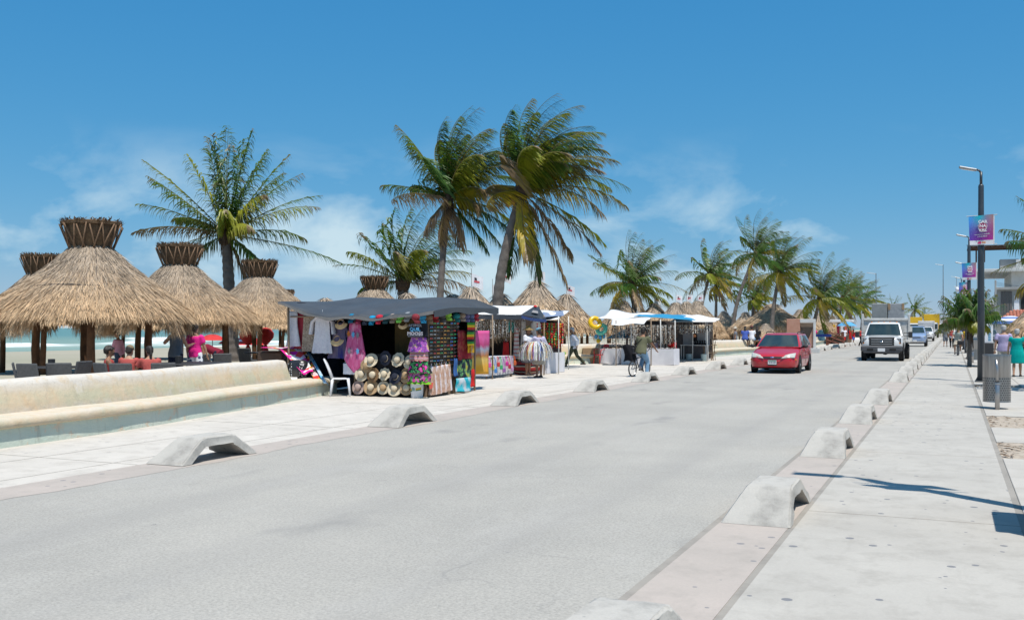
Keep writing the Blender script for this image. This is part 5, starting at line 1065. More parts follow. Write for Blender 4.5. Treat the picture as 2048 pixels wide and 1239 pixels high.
    for x in (-.115, -.085, -.05, -.005, .025, .065, .10): b.box((x, 2.2425, .405), (.018, .002, .055))
    b.build('plate_characters', INK, pl)
    for x in (-.28, .30):
        b = MB(); b.tube([Vector((x * 1.0, 1.10 - .02, .97)), Vector((x - .30, 1.02, 1.02))], .008, 5); b.build('wiper', BPL, root)
    b = MB(); b.box((0, 0, .2), (1.5, 3.9, .06)); b.build('underbody', UNDERC, root)
    return root
red_car()
def white_truck():
    PW = paint('white truck paint', (.68, .68, .67)); root = thing('flatbed_truck', 'white flatbed truck with dark grille and bumper carrying two tall grey boxes', 'truck', (-3.18, 52.05, .004), math.pi)
    # local y=0 at the front axle, front bumper at +.95
    st = [(.86, .74, .62, .95, 1.10), (.80, .86, .55, 1.0, 1.16), (.55, .93, .52, 1.05, 1.20), (0, .96, .52, 1.10, 1.24), (-.5, .97, .52, 1.14, 1.28), (-.9, .97, .5, 1.16, 1.28), (-1.9, .97, .5, 1.16, 1.26), (-2.15, .95, .52, 1.14, 1.24)]
    car_body(root, st, PW); h = House(-.52, -1.06, -2.12, -2.02, .90, .72, 1.24, 1.88, .09, .06); h.build(root, PW)
    h.pane(root, 'windscreen', 'f', .04, .96, .03, .93, n=12); h.pane(root, 'rear_window', 'b', .12, .88, .2, .85)
    for sd in 'rl': h.pane(root, 'side_window', sd, .18, .85, .05, .88, slant=.06)
    for i in range(5):
        b = MB(); b.ell(((i - 2) * .27 if abs(i - 2) < 2 else (i - 2) * .30, -1.16, 1.93), (.045, .06, .025), 8, 5); b.build('roof_lamp', AMB, root, smooth=True)
    b = MB(); b.cbox((0, .80, .96), (1.22, .16, .46), .05); gr = b.build('grille_surround', BPL, root)
    for z in (.84, .95, 1.06):
        b = MB(); b.cbox((0, .885, z), (.98, .03, .045), .01); b.build('grille_bar', mat('grey grille bar', (.30, .31, .32), .35, metal=.6), gr)
    b = MB(); b.ell((0, .905, .95), (.09, .012, .035), 14, 6); b.build('badge', CHR, gr, smooth=True)
    for sg in (1, -1):
        b = MB(); b.cbox((sg * .76, .76, .99), (.26, .10, .28), .03); lm = b.build('headlight', BPL, root)
        b = MB(); b.cbox((sg * .75, .81, 1.02), (.2, .02, .17), .02); b.build('lens', mat('smoky lamp lens', (.22, .23, .24), .15, spec=.8), lm)
        b = MB(); b.cbox((sg * .77, .815, .885), (.17, .02, .06), .012); b.build('indicator', AMB, lm)
        b = MB(); b.tube([Vector((sg * .95, -.62, 1.22)), Vector((sg * 1.18, -.60, 1.24)), Vector((sg * 1.18, -.60, 1.40)), Vector((sg * .95, -.64, 1.38))], .018, 6); b.cbox((sg * 1.26, -.60, 1.30), (.2, .09, .30), .03); b.build('mirror', BPL, root)
        b = MB(); M_ = Matrix.Rotation(R(90) * sg, 3, 'Y'); b.lathe([(.001, 0), (.47, 0), (.47, .012), (.001, .014)], 26, (sg * .965, 0, .44), M=M_); b.build('wheel_arch', UNDERC, root)
        wheel(root, sg * .87, 0, .40, .24, sg, spokes=8)
        wheel(root, sg * .98, -3.7, .40, .23, sg, spokes=8); wheel(root, sg * .72, -3.7, .40, .23, sg, spokes=8)
        b = MB(); b.cbox((sg * .975, -1.25, 1.05), (.03, .2, .04), .01); b.build('door_handle', BPL, root)
        for y in (-.62, -1.98):
            b = MB(); b.box((sg * .972, y, .85), (.008, .012, .62)); b.build('door_gap', UNDERC, root)
    b = MB(); b.cbox((0, .93, .62), (1.92, .22, .30), .06); b.cbox((0, .96, .47), (1.7, .14, .14), .04); bp = b.build('bumper', mat('dark grey bumper', (.06, .063, .07), .5, (.08, .08, .085), 5), root)
    b = MB(); b.cbox((0, 1.045, .56), (.34, .012, .16), .004); b.build('number_plate', PLATE, bp)
    for x in (-.52, .52):
        b = MB(); b.cbox((x, 1.04, .58), (.3, .02, .1), .015); b.build('tow_slot', UNDERC, bp)
    b = MB(); b.cbox((0, -2.2, .50), (1.0, 5.4, .2), .02); b.tube([Vector((-.9, 0, .40)), Vector((.9, 0, .40))], .06, 8); b.tube([Vector((-.8, -3.7, .40)), Vector((.8, -3.7, .40))], .08, 8); b.ell((.1, -3.7, .40), (.2, .2, .2), 10, 6); b.build('chassis', UNDERC, root)
    GM = mat('weathered white steel', (.60, .60, .58), .6, (.45, .43, .40), 5)
    b = MB(); b.cbox((0, -4.0, .95), (2.34, 3.6, .12), .02); b.build('flatbed', GM, root)
    for sg in (1, -1):
        b = MB(); b.cbox((sg * 1.13, -2.28, 1.62), (.11, .11, 1.5), .015); b.build('headboard_post', GM, root)
        for i in range(4):
            b = MB(); b.cbox((sg * 1.15, -2.9 - i * .85, 1.35), (.05, .08, .75), .01); b.build('stake', GM, root)
        for z in (1.2, 1.4, 1.62):
            b = MB(); b.cbox((sg * 1.12, -4.0, z), (.025, 3.4, .1), .006); b.build('side_rail', GM, root)
    b = MB(); b.cbox((0, -2.28, 2.08), (2.16, .12, .12), .02); b.cbox((0, -2.30, 1.55), (2.16, .03, 1.0), .01); b.build('headboard', GM, root)
    b = MB(); b.box((0, -1.6, .42), (1.8, .5, .06)); b.build('running_board', UNDERC, root)
    return root
white_truck()
GB = mat('galvanised grey panel', (.28, .29, .285), .55, (.23, .24, .235), 3, .1, 6, metal=.3); GB2 = mat('grey wrapped panel', (.31, .32, .33), .35, (.24, .25, .26), 7, .3, 5)
for x, lab, mt in ((-3.18 - .37, 'tall plain grey metal cabinet standing on the white truck', GB), (-3.18 + .45, 'tall grey cabinet wrapped in film with paper label on the white truck', GB2)):
    root = thing('metal_cabinet', lab, 'cabinet', (x, 55.9, 1.015)); w = .76 if mt is GB else .78; hh = 1.92
    b = MB(); b.cbox((0, 0, hh / 2), (w, .8, hh), .02); b.build('case', mt, root)
    if mt is GB:
        for q in (-.22, .14):
            b = MB(); b.cbox((q, .0, hh + .02), (.14, .2, .045), .01); b.build('top_bracket', BPL, root)
    else:
        CB = mat('brown cardboard', (.33, .22, .13), .9)
        for q in (-.34, .34):
            b = MB(); b.cbox((q, -.36, hh - .17), (.12, .12, .34), .01); b.build('corner_guard', CB, root)
        b = MB(); b.box((.06, -.402, .45), (.20, .004, .16)); lb = b.build('paper_label', PLATE, root)
        b = MB(); b.box((.0, -.405, .45), (.02, .003, .12)); b.box((.08, -.405, .47), (.11, .003, .05)); b.box((.08, -.405, .41), (.11, .003, .02)); b.build('label_print', INK, lb)
def simple_car(label, x, y, c, kind='suv', rz=math.pi, name='parked_car', cat='car'):
    P_ = paint(name + ' paint %d' % (y * 10), c); root = thing(name, label, cat, (x, y, .004), rz); z = {'suv': .2, 'pickup': .2, 'sedan': 0}[kind]
    st = [(2.25, .60, .40, .70 + z * .6, .76 + z * .7), (2.1, .80, .34, .78 + z * .6, .84 + z * .8), (1.7, .90, .32, .82 + z * .7, .92 + z), (.95, .92, .30, .90 + z, .98 + z), (0, .92, .3, .94 + z, 1.0 + z), (-1.9, .91, .32, .94 + z, 1.0 + z), (-2.3, .82, .42, .88 + z, .96 + z)]
    car_body(root, st, P_); h = House(.95, .2, -2.15 if kind != 'pickup' else -.9, -1.85 if kind != 'pickup' else -.75, .85, .66, .96 + z, 1.46 + z * 1.4); h.build(root, P_)
    h.pane(root, 'windscreen', 'f', .05, .95, .05, .93); h.pane(root, 'rear_window', 'b', .1, .9, .15, .9)
    for sd in 'rl': h.pane(root, 'side_window', sd, .14, .44, .08, .9, slant=.03); h.pane(root, 'side_window', sd, .48, .90, .08, .9)
    b = MB(); b.cbox((0, 2.19, .68 + z * .6), (.9, .12, .14), .03); b.build('grille', BPL, root); b = MB(); b.cbox((0, 2.255, .68 + z * .6), (.95, .02, .03), .005); b.build('grille_bar', CHR, root)
    b = MB(); b.cbox((0, 2.24, .46), (1.5, .12, .16), .04); b.build('bumper', CHR if kind == 'suv' else BPL, root); b = MB(); b.cbox((0, 2.305, .52), (.3, .01, .14), .003); b.build('number_plate', PLATE, root)
    for sg in (1, -1):
        b = MB(); b.cbox((sg * .66, 2.10, .75 + z * .6), (.3, .12, .13), .04); b.build('headlight', LAMPG, root); b = MB(); b.cbox((sg * 1.0, .8, 1.02 + z), (.2, .1, .14), .03); b.build('mirror', P_, root)
        for yy in (1.4, -1.4): wheel(root, sg * .83, yy, .35, .22, sg)
    b = MB(); b.box((0, 0, .3), (1.5, 4, .06)); b.build('underbody', UNDERC, root)
    return root
simple_car('silver blue off-road car following the white truck', -2.98, 91.8 + 2.2, (.22, .30, .46), name='off_road_car')
r_ = simple_car('white pickup with a caged back behind the silver blue car', -3.0, 131.5, (.66, .66, .66), 'pickup', name='caged_pickup', cat='pickup')
b = MB(); b.cbox((0, -2.2, 1.75), (1.9, 2.6, 1.5), .05); b.build('cage', mat('white slatted cage', (.60, .60, .60), .6, (.42, .42, .42), 3), r_)
for i in range(5):
    b = MB(); b.cbox((0, -.87, 1.2 + i * .26), (1.85, .05, .10), .01); b.build('slat', mat('white slat paint', (.66, .66, .66), .6), r_)
def box_truck(label, x, y, c, hgt=3.6):
    root = thing('box_truck', label, 'truck', (x, y, .004), math.pi); PW = paint('box truck cab %d' % y, (.6, .6, .6))
    b = MB(); b.cbox((0, 1.6, 1.5), (2.1, 1.6, 2.0), .15); b.build('cab', PW, root); b = MB(); b.cbox((0, 2.41, 1.85), (1.8, .03, .8), .01); b.build('windscreen', GLASS, root); b = MB(); b.cbox((0, 2.4, .75), (2.1, .1, .35), .03); b.build('bumper', BPL, root)
    b = MB(); b.cbox((0, -1.7, hgt / 2 + .45), (2.4, 4.8, hgt - .9), .04); b.build('cargo_box', c, root)
    for sg in (1, -1):
        for yy in (1.5, -2.6): wheel(root, sg * .95, yy, .45, .28, sg)
    return root
YELP = mat('yellow box paint', (.68, .42, .02), .5, (.6, .36, .02), 3)
box_truck('yellow box truck in the far traffic', -3.2, 178, YELP, 3.9)
box_truck('pale grey box truck behind the yellow one', -2.2, 215, mat('grey box paint', (.5, .5, .5), .5), 3.9)
box_truck('distant truck with a yellow top on the oncoming lane', -6.6, 205, YELP, 3.7)
simple_car('dark saloon parked beyond the sidewalk palm', 5.6, 96, (.05, .055, .065), 'sedan', name='parked_car', rz=math.pi * .92)
simple_car('grey saloon parked behind the lamp posts', 3.4, 112, (.16, .17, .18), 'sedan', name='parked_car')
simple_car('white van-like car far down the road', -5.9, 250, (.62, .62, .62), 'suv', name='distant_car')
# ================================================================ RIGHT SIDE: lamps, bins, building
LP = mat('dark blue-grey lamp paint', (.028, .036, .046), .38, (.04, .05, .06), 3, spec=.5); LED = mat('lamp head aluminium', (.30, .31, .32), .4, metal=.7); LENS = mat('led lens', (.6, .6, .58), .2)
m = NT('banner print'); v = m.coord('Object'); sx = m.n('ShaderNodeSeparateXYZ'); m.l(v, sx.inputs[0])
hx = m.mr(sx.outputs['X'], -.36, .36); hz = m.mr(sx.outputs['Z'], -.28, .4)
c = m.mix(hx, m.mix(hz, (.10, .05, .42), (.0, .26, .62)), m.mix(hz, (.50, .03, .28), (.26, .14, .12)))
c = m.mix(m.math('MULTIPLY', m.mr(m.math('ABSOLUTE', m.math('SUBTRACT', hx, .42)), .28, .0), m.mr(hz, .45, 1.)), c, (.0, .42, .50))
star = m.n('ShaderNodeTexVoronoi'); star.inputs['Scale'].default_value = 22; m.l(v, star.inputs['Vector']); c = m.mix(m.math('MULTIPLY', m.math('LESS_THAN', star.outputs['Distance'], .16), .35), c, (.5, .5, .75))
BAN = m.out(c, .7, 0, .3)
WHT = mat('white print', (.74, .74, .76), .7, (.66, .66, .69), 5); BADGE = mat('crimson badge', (.55, .03, .15), .7); ORG = mat('orange print', (.7, .28, .12), .7)
def lamp_post(y, label, k, banner=True):
    root = thing('lamp_post', label, 'street lamp', (.79 if k else 1.0, y, .0), 0)
    b = MB(); b.tube([Vector((0, 0, 0)), Vector((0, 0, 2.2)), Vector((0, 0, 5.95)), Vector((.0, 0, 6.0))], [.105, .098, .078, .06], 16); b.build('post', LP, root, smooth=True)
    b = MB(); b.tube([Vector((0, 0, 5.98)), Vector((0, 0, 6.38))], .042, 10); b.tube([Vector((0, 0, 6.34)), Vector((-.05, 0, 6.42)), Vector((-.14, 0, 6.46))], .03, 8); b.build('arm', LP, root, smooth=True)
    b = MB(); M_ = Matrix.Rotation(R(14), 3, 'Y'); b.cbox((-.36, 0, 6.50), (.52, .2, .065), .025, M=M_); hd = b.build('lamp_head', LED, root)
    b = MB(); b.box((-.37, 0, 6.462), (.36, .14, .006), M=M_); b.build('lens', LENS, hd)
    b = MB(); b.cbox((0, 0, .03), (.34, .34, .035), .01)
    for sx_ in (-1, 1):
        for sy in (-1, 1): b.tube([Vector((sx_ * .13, sy * .13, .03)), Vector((sx_ * .13, sy * .13, .085))], .014, 6)
    for a in range(4): e = Vector((math.cos(a * 1.571), math.sin(a * 1.571), 0)); b.add([e * .10 + UP * .045, e * .165 + UP * .045, e * .10 + UP * .17], [(0, 1, 2)])
    b.build('base_plate', LP, root)
    for z in (1.7, 1.95, 2.7, 3.3):
        b = MB(); b.lathe([(.100 - z * .004, -.012), (.105 - z * .004, 0), (.100 - z * .004, .012)], 16, (0, 0, z)); b.build('band', LED, root)
    if banner:
        zc = 4.60; bn = thing('banner', ['printed carnival banner on the post beside the viewer', 'carnival banner with crimson badge on the post behind the perforated bin', 'carnival banner on the post by the small sidewalk palm', 'carnival banner on the post past the small palm, below the dome camera', 'small far carnival banner on the fourth post after the bin', 'small far carnival banner on the fifth post after the bin'][k], 'banner', (.79 if k else 1.0, y - .13, zc), .0, 'carnival banners on the lamp posts')
        g = random.Random(k); wob = lambda a, e: .035 * math.sin(a * 5.5 + k) * (e) + .02 * math.sin(e * 6 + k)
        S_ = lambda a, e, o=0: (-.33 + .66 * a - .02 * (1 - e) * (1 - a) * 0 + (.035 * (.5 - e) if a < .5 else -.01 * (.5 - e)), wob(a, e) + o, -.44 + .86 * e + .05 * a * e)
        b = MB(); b.grid(lambda a, e: S_(a, e), 14, 14); b.build('cloth', BAN, bn, smooth=True)
        b = MB(); b.grid(lambda a, e: S_(a, e * .15, -.006), 14, 3); st_ = b.build('white_strip', WHT, bn, smooth=True)
        b = MB(); b.grid(lambda a, e: S_(.33 + .18 * a, .03 + .10 * e * (1 - .5 * abs(2 * a - 1)), -.012), 5, 3); b.build('crest', BADGE, st_); b = MB(); b.grid(lambda a, e: S_(.53 + .16 * a, .05 + .05 * e, -.012), 5, 1); b.build('crest_name', ORG, st_)
        b = MB(); n = 22; P = [(.56 + (.185 + .012 * math.sin(5 * q)) * math.cos(q), .60 + (.175 + .012 * math.sin(5 * q)) * math.sin(q) * 1.05) for q in [2 * math.pi * i / n for i in range(n)]]
        b.add([Vector(S_(.56, .60, -.010))] + [Vector(S_(a, e, -.010)) for a, e in P], [(0, i + 1, (i + 1) % n + 1) for i in range(n)]); b.build('badge_rim', WHT, bn)
        b = MB(); b.add([Vector(S_(.56, .60, -.014))] + [Vector(S_(.56 + (a - .56) * .86, .60 + (e - .60) * .86, -.014)) for a, e in P], [(0, i + 1, (i + 1) % n + 1) for i in range(n)]); bd = b.build('badge', BADGE, bn)
        q = S_(.56, .63, -.024); lettering('car', 'badge_lettering', WHT, bd, q); b = MB(); b.grid(lambda a, e: S_(.48 + .16 * a, .46 + .025 * e, -.018), 4, 1); b.build('badge_ribbon', ORG, bd)
        b = MB()                                     # two lines of brush script, too small to read
        for (x0, x1, e0, sl) in ((.22, .86, .335, .02), (.34, .74, .265, .015)):
            x = x0
            while x < x1:
                w = g.uniform(.02, .05); hh = g.choice((.018, .022, .035)); b.grid(lambda a, e: S_(x + w * a * .8, e0 + sl * (x - x0) + hh * e, -.012), 2, 1); x += w
        b.build('script_lines', WHT, bn)
        for q_ in (.44, -.44): b = MB(); b.tube([Vector((-.40, .10, q_)), Vector((.44, .10, q_ + .02))], .012, 6); b.build('bracket', LED, bn)
        b = MB(); b.grid(lambda a, e: (-.29 + .66 * a, .22 + .02 * math.sin(a * 6), -.42 + .86 * e), 8, 6); b.build('rear_banner', WHT, bn, smooth=True)
LY_ = [9.7, 32.85, 56.6, 80.3, 104., 127.8, 151.5, 175.]
names = ['lamp post standing just beside the viewer, its shadow on the slabs', 'lamp post with a banner right behind the perforated bin', 'lamp post with a banner beside the small sidewalk palm', 'lamp post with a banner past the small sidewalk palm', 'lamp post, fourth along the strip after the bin', 'lamp post, fifth along the strip after the bin', 'lamp post, sixth along the strip after the bin', 'lamp post, seventh along the strip after the bin']
for k, (y, n_) in enumerate(zip(LY_, names)): lamp_post(y, n_, k, banner=k < 6)
# dome security camera on the third post
b = MB(); b.tube([Vector((0, 0, 0)), Vector((-.34, 0, .02)), Vector((-.36, 0, -.08))], .025, 8); b.lathe([(.02, .02), (.10, -.02), (.15, -.10), (.15, -.18)], 16, (-.36, 0, -.08)); b.ell((-.36, 0, -.27), (.145, .145, .13), 14, 8)
tag(b.build('security_camera', WHT, loc=(.70, 80.3, 4.75), smooth=True), 'white dome security camera bracketed to a lamp post', 'camera')
# stainless perforated bin
SS = mat('brushed stainless steel', (.42, .41, .41), .32, (.33, .325, .32), 5, .12, 25, metal=.85)
m = NT('streaked stainless'); v = m.coord('Object', (14, 14, .5)); n_ = m.noise(v, 3, 5, .6); c = m.mix(m.mr(n_, .3, .7), (.38, .37, .36), (.24, .235, .23)); m.out(c, .33, .9, .5); SS2 = m.m
def bin_(label, x, y, first=[None]):
    if first[0] is not None: return dup(first[0], (x, y, .008), 0, label)
    root = thing('litter_bin', label, 'litter bin', (x, y, .008), 0, 'stainless litter bins along the strip'); first[0] = root; r, z0, z1, zt = .258, .14, .64, 1.10
    b = MB(); b.lathe([(r - .012, zt - .01), (r + .004, zt), (r + .006, zt - .03), (r, zt - .035), (r, z1 + .01), (r - .004, z1)], 40, (0, .12, 0)); b.build('upper_drum', SS2, root, auto=40)
    b = MB(); nc, nr = 34, 10
    for j in range(nr):
        for i in range(nc):
            da = 2 * math.pi / nc; dz = (z1 - z0 - .03) / nr; a0 = da * (i + .5 * (j % 2)); zc = z0 + .03 + dz * (j + .5); solid = (j == 0)
            pt = lambda u, w: Vector((r * math.cos(a0 + da * u), r * math.sin(a0 + da * u) + .12, zc + dz * w))
            o_ = [(-.5, -.5), (0, -.5), (.5, -.5), (.5, 0), (.5, .5), (0, .5), (-.5, .5), (-.5, 0)]; h_ = .30
            ih = [(h_ * math.cos(q), h_ * math.sin(q)) for q in [math.pi * (1.25 + .25 * k) for k in range(8)]]
            b.add([pt(*q) for q in o_] + [pt(*q) for q in ih], [(k, (k + 1) % 8, 8 + (k + 1) % 8, 8 + k) for k in range(8)])
    b.build('perforated_drum', SS2, root, smooth=True)
    b = MB(); b.lathe([(r, z0 + .03), (r + .002, z0), (r - .03, z0 - .002), (.001, z0 + .01)], 40, (0, .12, 0)); b.build('bottom_pan', SS2, root)
    b = MB(); b.lathe([(.20, z0 + .02), (.235, zt - .06)], 24, (0, .12, 0)); b.build('liner', mat('grey bin liner', (.12, .12, .12), .6), root, smooth=True)
    b = MB(); b.tube([Vector((0, -.17, 0)), Vector((0, -.17, .52)), Vector((0, -.17, .53))], [.044, .044, .03], 16); b.tube([Vector((0, -.17, .5)), Vector((0, -.165, .8)), Vector((-.02, -.15, 1.0))], .025, 12); b.lathe([(.05, -.02), (.056, 0), (.05, .02)], 16, (0, -.17, .52)); b.tube([Vector((-.0, -.15, .95)), Vector((0, .0, .95))], .018, 8); b.build('pivot_post', SS, root, smooth=True)
    return root
bin_('perforated stainless litter bin standing at the edge of the sandy planting pit', .82, 22.02); bin_('stainless litter bin beside the small sidewalk palm', .86, 50.5); bin_('stainless litter bin further along the strip', .86, 98.)
# cabinet out of view whose shadow reaches the slabs
b = MB(); b.cbox((0, 0, .55), (.5, .9, 1.1), .02); r_ = b.build('utility_cabinet', LED, loc=(.95, 8.95, .01)); tag(r_, 'grey utility cabinet by the lamp post, only its shadow in view', 'cabinet')
b = MB(); b.cbox((0, 0, 1.13), (.56, .96, .06), .02); b.build('cabinet_lid', LED, r_)
# ---------------------------------------------------------------- buildings
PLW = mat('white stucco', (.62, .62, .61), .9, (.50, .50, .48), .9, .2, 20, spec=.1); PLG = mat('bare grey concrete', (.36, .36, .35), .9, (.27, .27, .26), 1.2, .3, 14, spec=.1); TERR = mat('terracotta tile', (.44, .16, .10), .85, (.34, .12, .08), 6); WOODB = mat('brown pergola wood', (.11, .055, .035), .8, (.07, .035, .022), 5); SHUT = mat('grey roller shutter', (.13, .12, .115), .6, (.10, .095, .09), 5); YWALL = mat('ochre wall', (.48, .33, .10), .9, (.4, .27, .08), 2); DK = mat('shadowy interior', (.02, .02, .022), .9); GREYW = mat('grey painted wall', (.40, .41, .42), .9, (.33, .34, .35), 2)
def bld(name, label, loc, cat='building'): return thing(name, label, cat, loc)
def bx(root, name, c, d, mt, bev=.02): b = MB(); b.cbox(c, d, bev); return b.build(name, mt, root)
# white two-storey building with roof pergola (front at y=100, beginning at x=5.3)
B_ = bld('white_building', 'white two-storey building with a brown pergola on its roof', (4.3, 150, 0)); B_.scale = (1.28,) * 3
bx(B_, 'wall', (5.4, 8, 1.9), (10, 16, 3.8), PLG); bx(B_, 'wall', (6.6, 8, 5.8), (8.4, 16, 3.9), PLW); bx(B_, 'floor_slab', (4.6, 7.6, 3.95), (11.6, 17, .3), PLW)
bx(B_, 'balcony_parapet', (-.9, 7.6, 4.45), (.18, 16.4, .9), PLW); bx(B_, 'balcony_column', (-.8, -.6, 5.8), (.3, .3, 3.2), PLW); bx(B_, 'roof_slab', (4.6, 7.4, 7.42), (11.8, 17.2, .3), PLW); bx(B_, 'parapet', (6.6, -.42, 8.05), (7.6, .2, .95), PLW); bx(B_, 'grey_tank', (2.2, 1.2, 8.1), (1.8, 1.8, 1.1), PLG)
for x in (4.2, 6.6): bx(B_, 'window', (x, -.02, 6.3), (.8, .08, .45), DK)
for x in (.2, 1.0, 7.2, 7.6, 8.0): bx(B_, 'pergola_post', (x - 1.2, .6, 9.2), (.16, .16, 1.6), WOODB)
for x in np.linspace(-1.6, 7.6, 16): bx(B_, 'pergola_beam', (float(x), 1.4, 10.05), (.1, 3.2, .16), WOODB)
bx(B_, 'pergola_beam', (3.0, .2, 9.92), (9.8, .14, .2), WOODB); bx(B_, 'pergola_beam', (3.0, 2.6, 9.92), (9.8, .14, .2), WOODB); bx(B_, 'pergola_cover', (3.0, 1.4, 10.16), (9.6, 3.3, .05), WOODB)
for i in range(6):
    b = MB(); b.tube([Vector((-1.0, 1 + i * 2.4, 4.9)), Vector((-1.0, 1 + i * 2.4, 5.5))], .02, 6); b.build('rail_post', LED, B_)
b = MB(); b.tube([Vector((-1.0, -.5, 5.5)), Vector((-1.0, 15, 5.5))], .025, 6); b.build('handrail', LED, B_)
# grey shop building in front, with shutters and canopy
S_ = bld('grey_shop', 'grey unfinished shop front with tall shutters and a red stripe', (3.9, 118, 0))
bx(S_, 'wall', (4.2, 4, 2.9), (7.4, 7.4, 5.8), PLG); bx(S_, 'cornice', (4.2, .1, 5.9), (7.8, .5, .25), PLG)
for i, x in enumerate((1.0, 1.28, 1.56, 1.84)): bx(S_, 'shutter_slat', (x, .26, 4.3), (.24, .06, 2.6), SHUT)
bx(S_, 'opening', (3.6, .28, 4.0), (1.6, .06, 2.8), DK); bx(S_, 'red_panel', (3.75, .22, 4.0), (.2, .06, 2.8), M_bred); bx(S_, 'poster', (2.4, .24, 4.1), (.5, .04, 2.0), WHT); bx(S_, 'white_canopy', (3.8, -.3, 2.75), (4.8, 1.2, .35), PLW); bx(S_, 'cable_post', (.35, -.1, 3.4), (.18, .18, 6.8), PLG)
for k in range(4):
    b = MB(); b.tube([Vector((.35, -.1, 6.6 - .12 * k)), Vector((3, 2, 6.1 - .1 * k)), Vector((7.5, 6, 6.8))], .012, 4); b.build('cable', LP, S_)
# tiled kiosk
K_ = bld('tiled_kiosk', 'ochre kiosk with a hipped terracotta tile roof', (3.45, 80, 0)); bx(K_, 'wall', (2.3, 2.2, 1.15), (4.2, 3.8, 2.3), YWALL)
bx(K_, 'doorway', (1.2, .27, 1.0), (.9, .06, 2.0), DK); bx(K_, 'post', (.0, -.2, 1.1), (.14, .14, 2.2), WOODB); bx(K_, 'post', (3.2, -.2, 1.1), (.14, .14, 2.2), WOODB); bx(K_, 'eave_board', (2.2, -.38, 2.27), (5.0, .05, .12), WHT)
for j in range(7):
    for i in range(22):
        x0 = -.3 + 5.0 * i / 22; t0 = j / 7; ins = .8 * t0
        if x0 < -.3 + ins * 1.0 or x0 > 4.7 - ins * 1.0: continue
        z = 2.33 + .62 * t0; y = -.35 + 1.7 * t0; b = MB(); b.tube([Vector((x0 + .11, y - .04, z)), Vector((x0 + .11, y + .27, z + .105))], [.115, .095], 7, el=(1, .55), ref=(1, 0, 0)); b.build('tile', TERR, K_)
b = MB(); b.add([(-.35, -.4, 2.28), (4.75, -.4, 2.28), (4.75, 4.6, 2.28), (-.35, 4.6, 2.28), (.75, 1.5, 2.95), (3.65, 1.5, 2.95)], [(0, 1, 5, 4), (1, 2, 5), (2, 3, 4, 5), (3, 0, 4), (0, 3, 2, 1)]); fixn(b.build('roof', TERR, K_))
# thatched stall roof at the right edge
p = Vector((4.35, 62, 0)); r_ = dup(SPG, p, 2., 'thatched kiosk roof at the right edge beside the tiled one', scale=1.0)
# striped beach umbrella
def umbrella(label, x, y, z, r, mts, name='beach_umbrella', n=10, zg=0.):
    root = thing(name, label, 'umbrella', (x, y, zg)); b = MB(); b.tube([Vector((0, 0, -.1)), Vector((0, 0, z))], .025, 8); b.build('pole', LED, root)
    for i in range(n):
        a0, a1 = 2 * math.pi * i / n, 2 * math.pi * (i + 1) / n; b = MB()
        for j in range(5):
            t0, t1 = j / 5, (j + 1) / 5; q = lambda a, t: Vector((r * t * math.cos(a), r * t * math.sin(a), z - .45 * r * t * t - .03 * r * (1 - math.cos(0)) ))
            b.add([q(a0, t0), q(a1, t0), q(a1, t1), q(a0, t1)], [(0, 1, 2, 3)], 1 if j in (1, 3) else 0)
        b.build('canopy_panel', mts, root)
    return root
BLU = mat('blue umbrella cloth', (.06, .14, .42), .8); LBL = mat('sky blue cloth', (.10, .36, .62), .8)
umbrella('blue and white striped beach umbrella behind the walkers', 3.1, 64, 2.35, 1.05, [BLU, WHT])
# upright advertising sign
r_ = thing('sign_panel', 'tall white sign panel with blue vertical print on a stand', 'sign', (1.72, 57, 0)); bx(r_, 'panel', (0, 0, 1.35), (.42, .06, 1.0), WHT); bx(r_, 'stand', (0, 0, .42), (.5, .35, .85), BPL)
b = MB()
for i in range(9): b.box((.05, -.034, 1.0 + i * .085), (.13, .004, .055))
b.build('print', mat('blue print', (.08, .32, .5), .7), r_)
# row of further low buildings behind the palms and lamps
for k, (x, y, w, d, h_, mt) in enumerate(((13, 128, 10, 12, 5.4, PLW), (9, 184, 10, 16, 4.2, GREYW), (9, 206, 11, 20, 6.4, PLW), (10, 230, 11, 24, 4.8, YWALL), (10, 262, 12, 34, 6.0, PLW), (11, 310, 12, 50, 5.0, GREYW), (12, 400, 14, 90, 6.5, PLW))):
    q = bld('row_building', ['white shop building beyond the pergola one', 'grey low shop beyond the white one', 'tall white house down the street', 'ochre low building down the street', 'long white building far down the street', 'long grey building near the end of the street', 'last white building in the row'][k], (x, y, 0)); bx(q, 'wall', (0, 0, h_ / 2), (w, d, h_), mt); bx(q, 'parapet', (0, 0, h_ + .15), (w + .2, d + .2, .3), PLW)
    for i in range(4):
        bx(q, 'window', (-w / 2 - .01, -d / 2 + d * (i + .5) / 4, h_ * .68), (.06, d / 9, 1.1), DK); bx(q, 'shop_opening', (-w / 2 - .01, -d / 2 + d * (i + .5) / 4, 1.1), (.06, d / 6, 2.2), DK)
# thin far masts
for k, (x, y, h_) in enumerate(((-1.4, 175, 12), (.9, 260, 14), (-9.4, 140, 9))):
    b = MB(); b.tube([Vector((0, 0, 0)), Vector((0, 0, h_))], [.09, .05], 8); b.tube([Vector((0, 0, h_ - .1)), Vector((-1.2, 0, h_ + .1))], .04, 6); tag(b.build('light_mast', LED, loc=(x, y, 0)), ['thin pale light mast above the white pickup', 'thin pale light mast beyond the lamp posts', 'thin pale light mast behind the truck boxes'][k], 'mast')
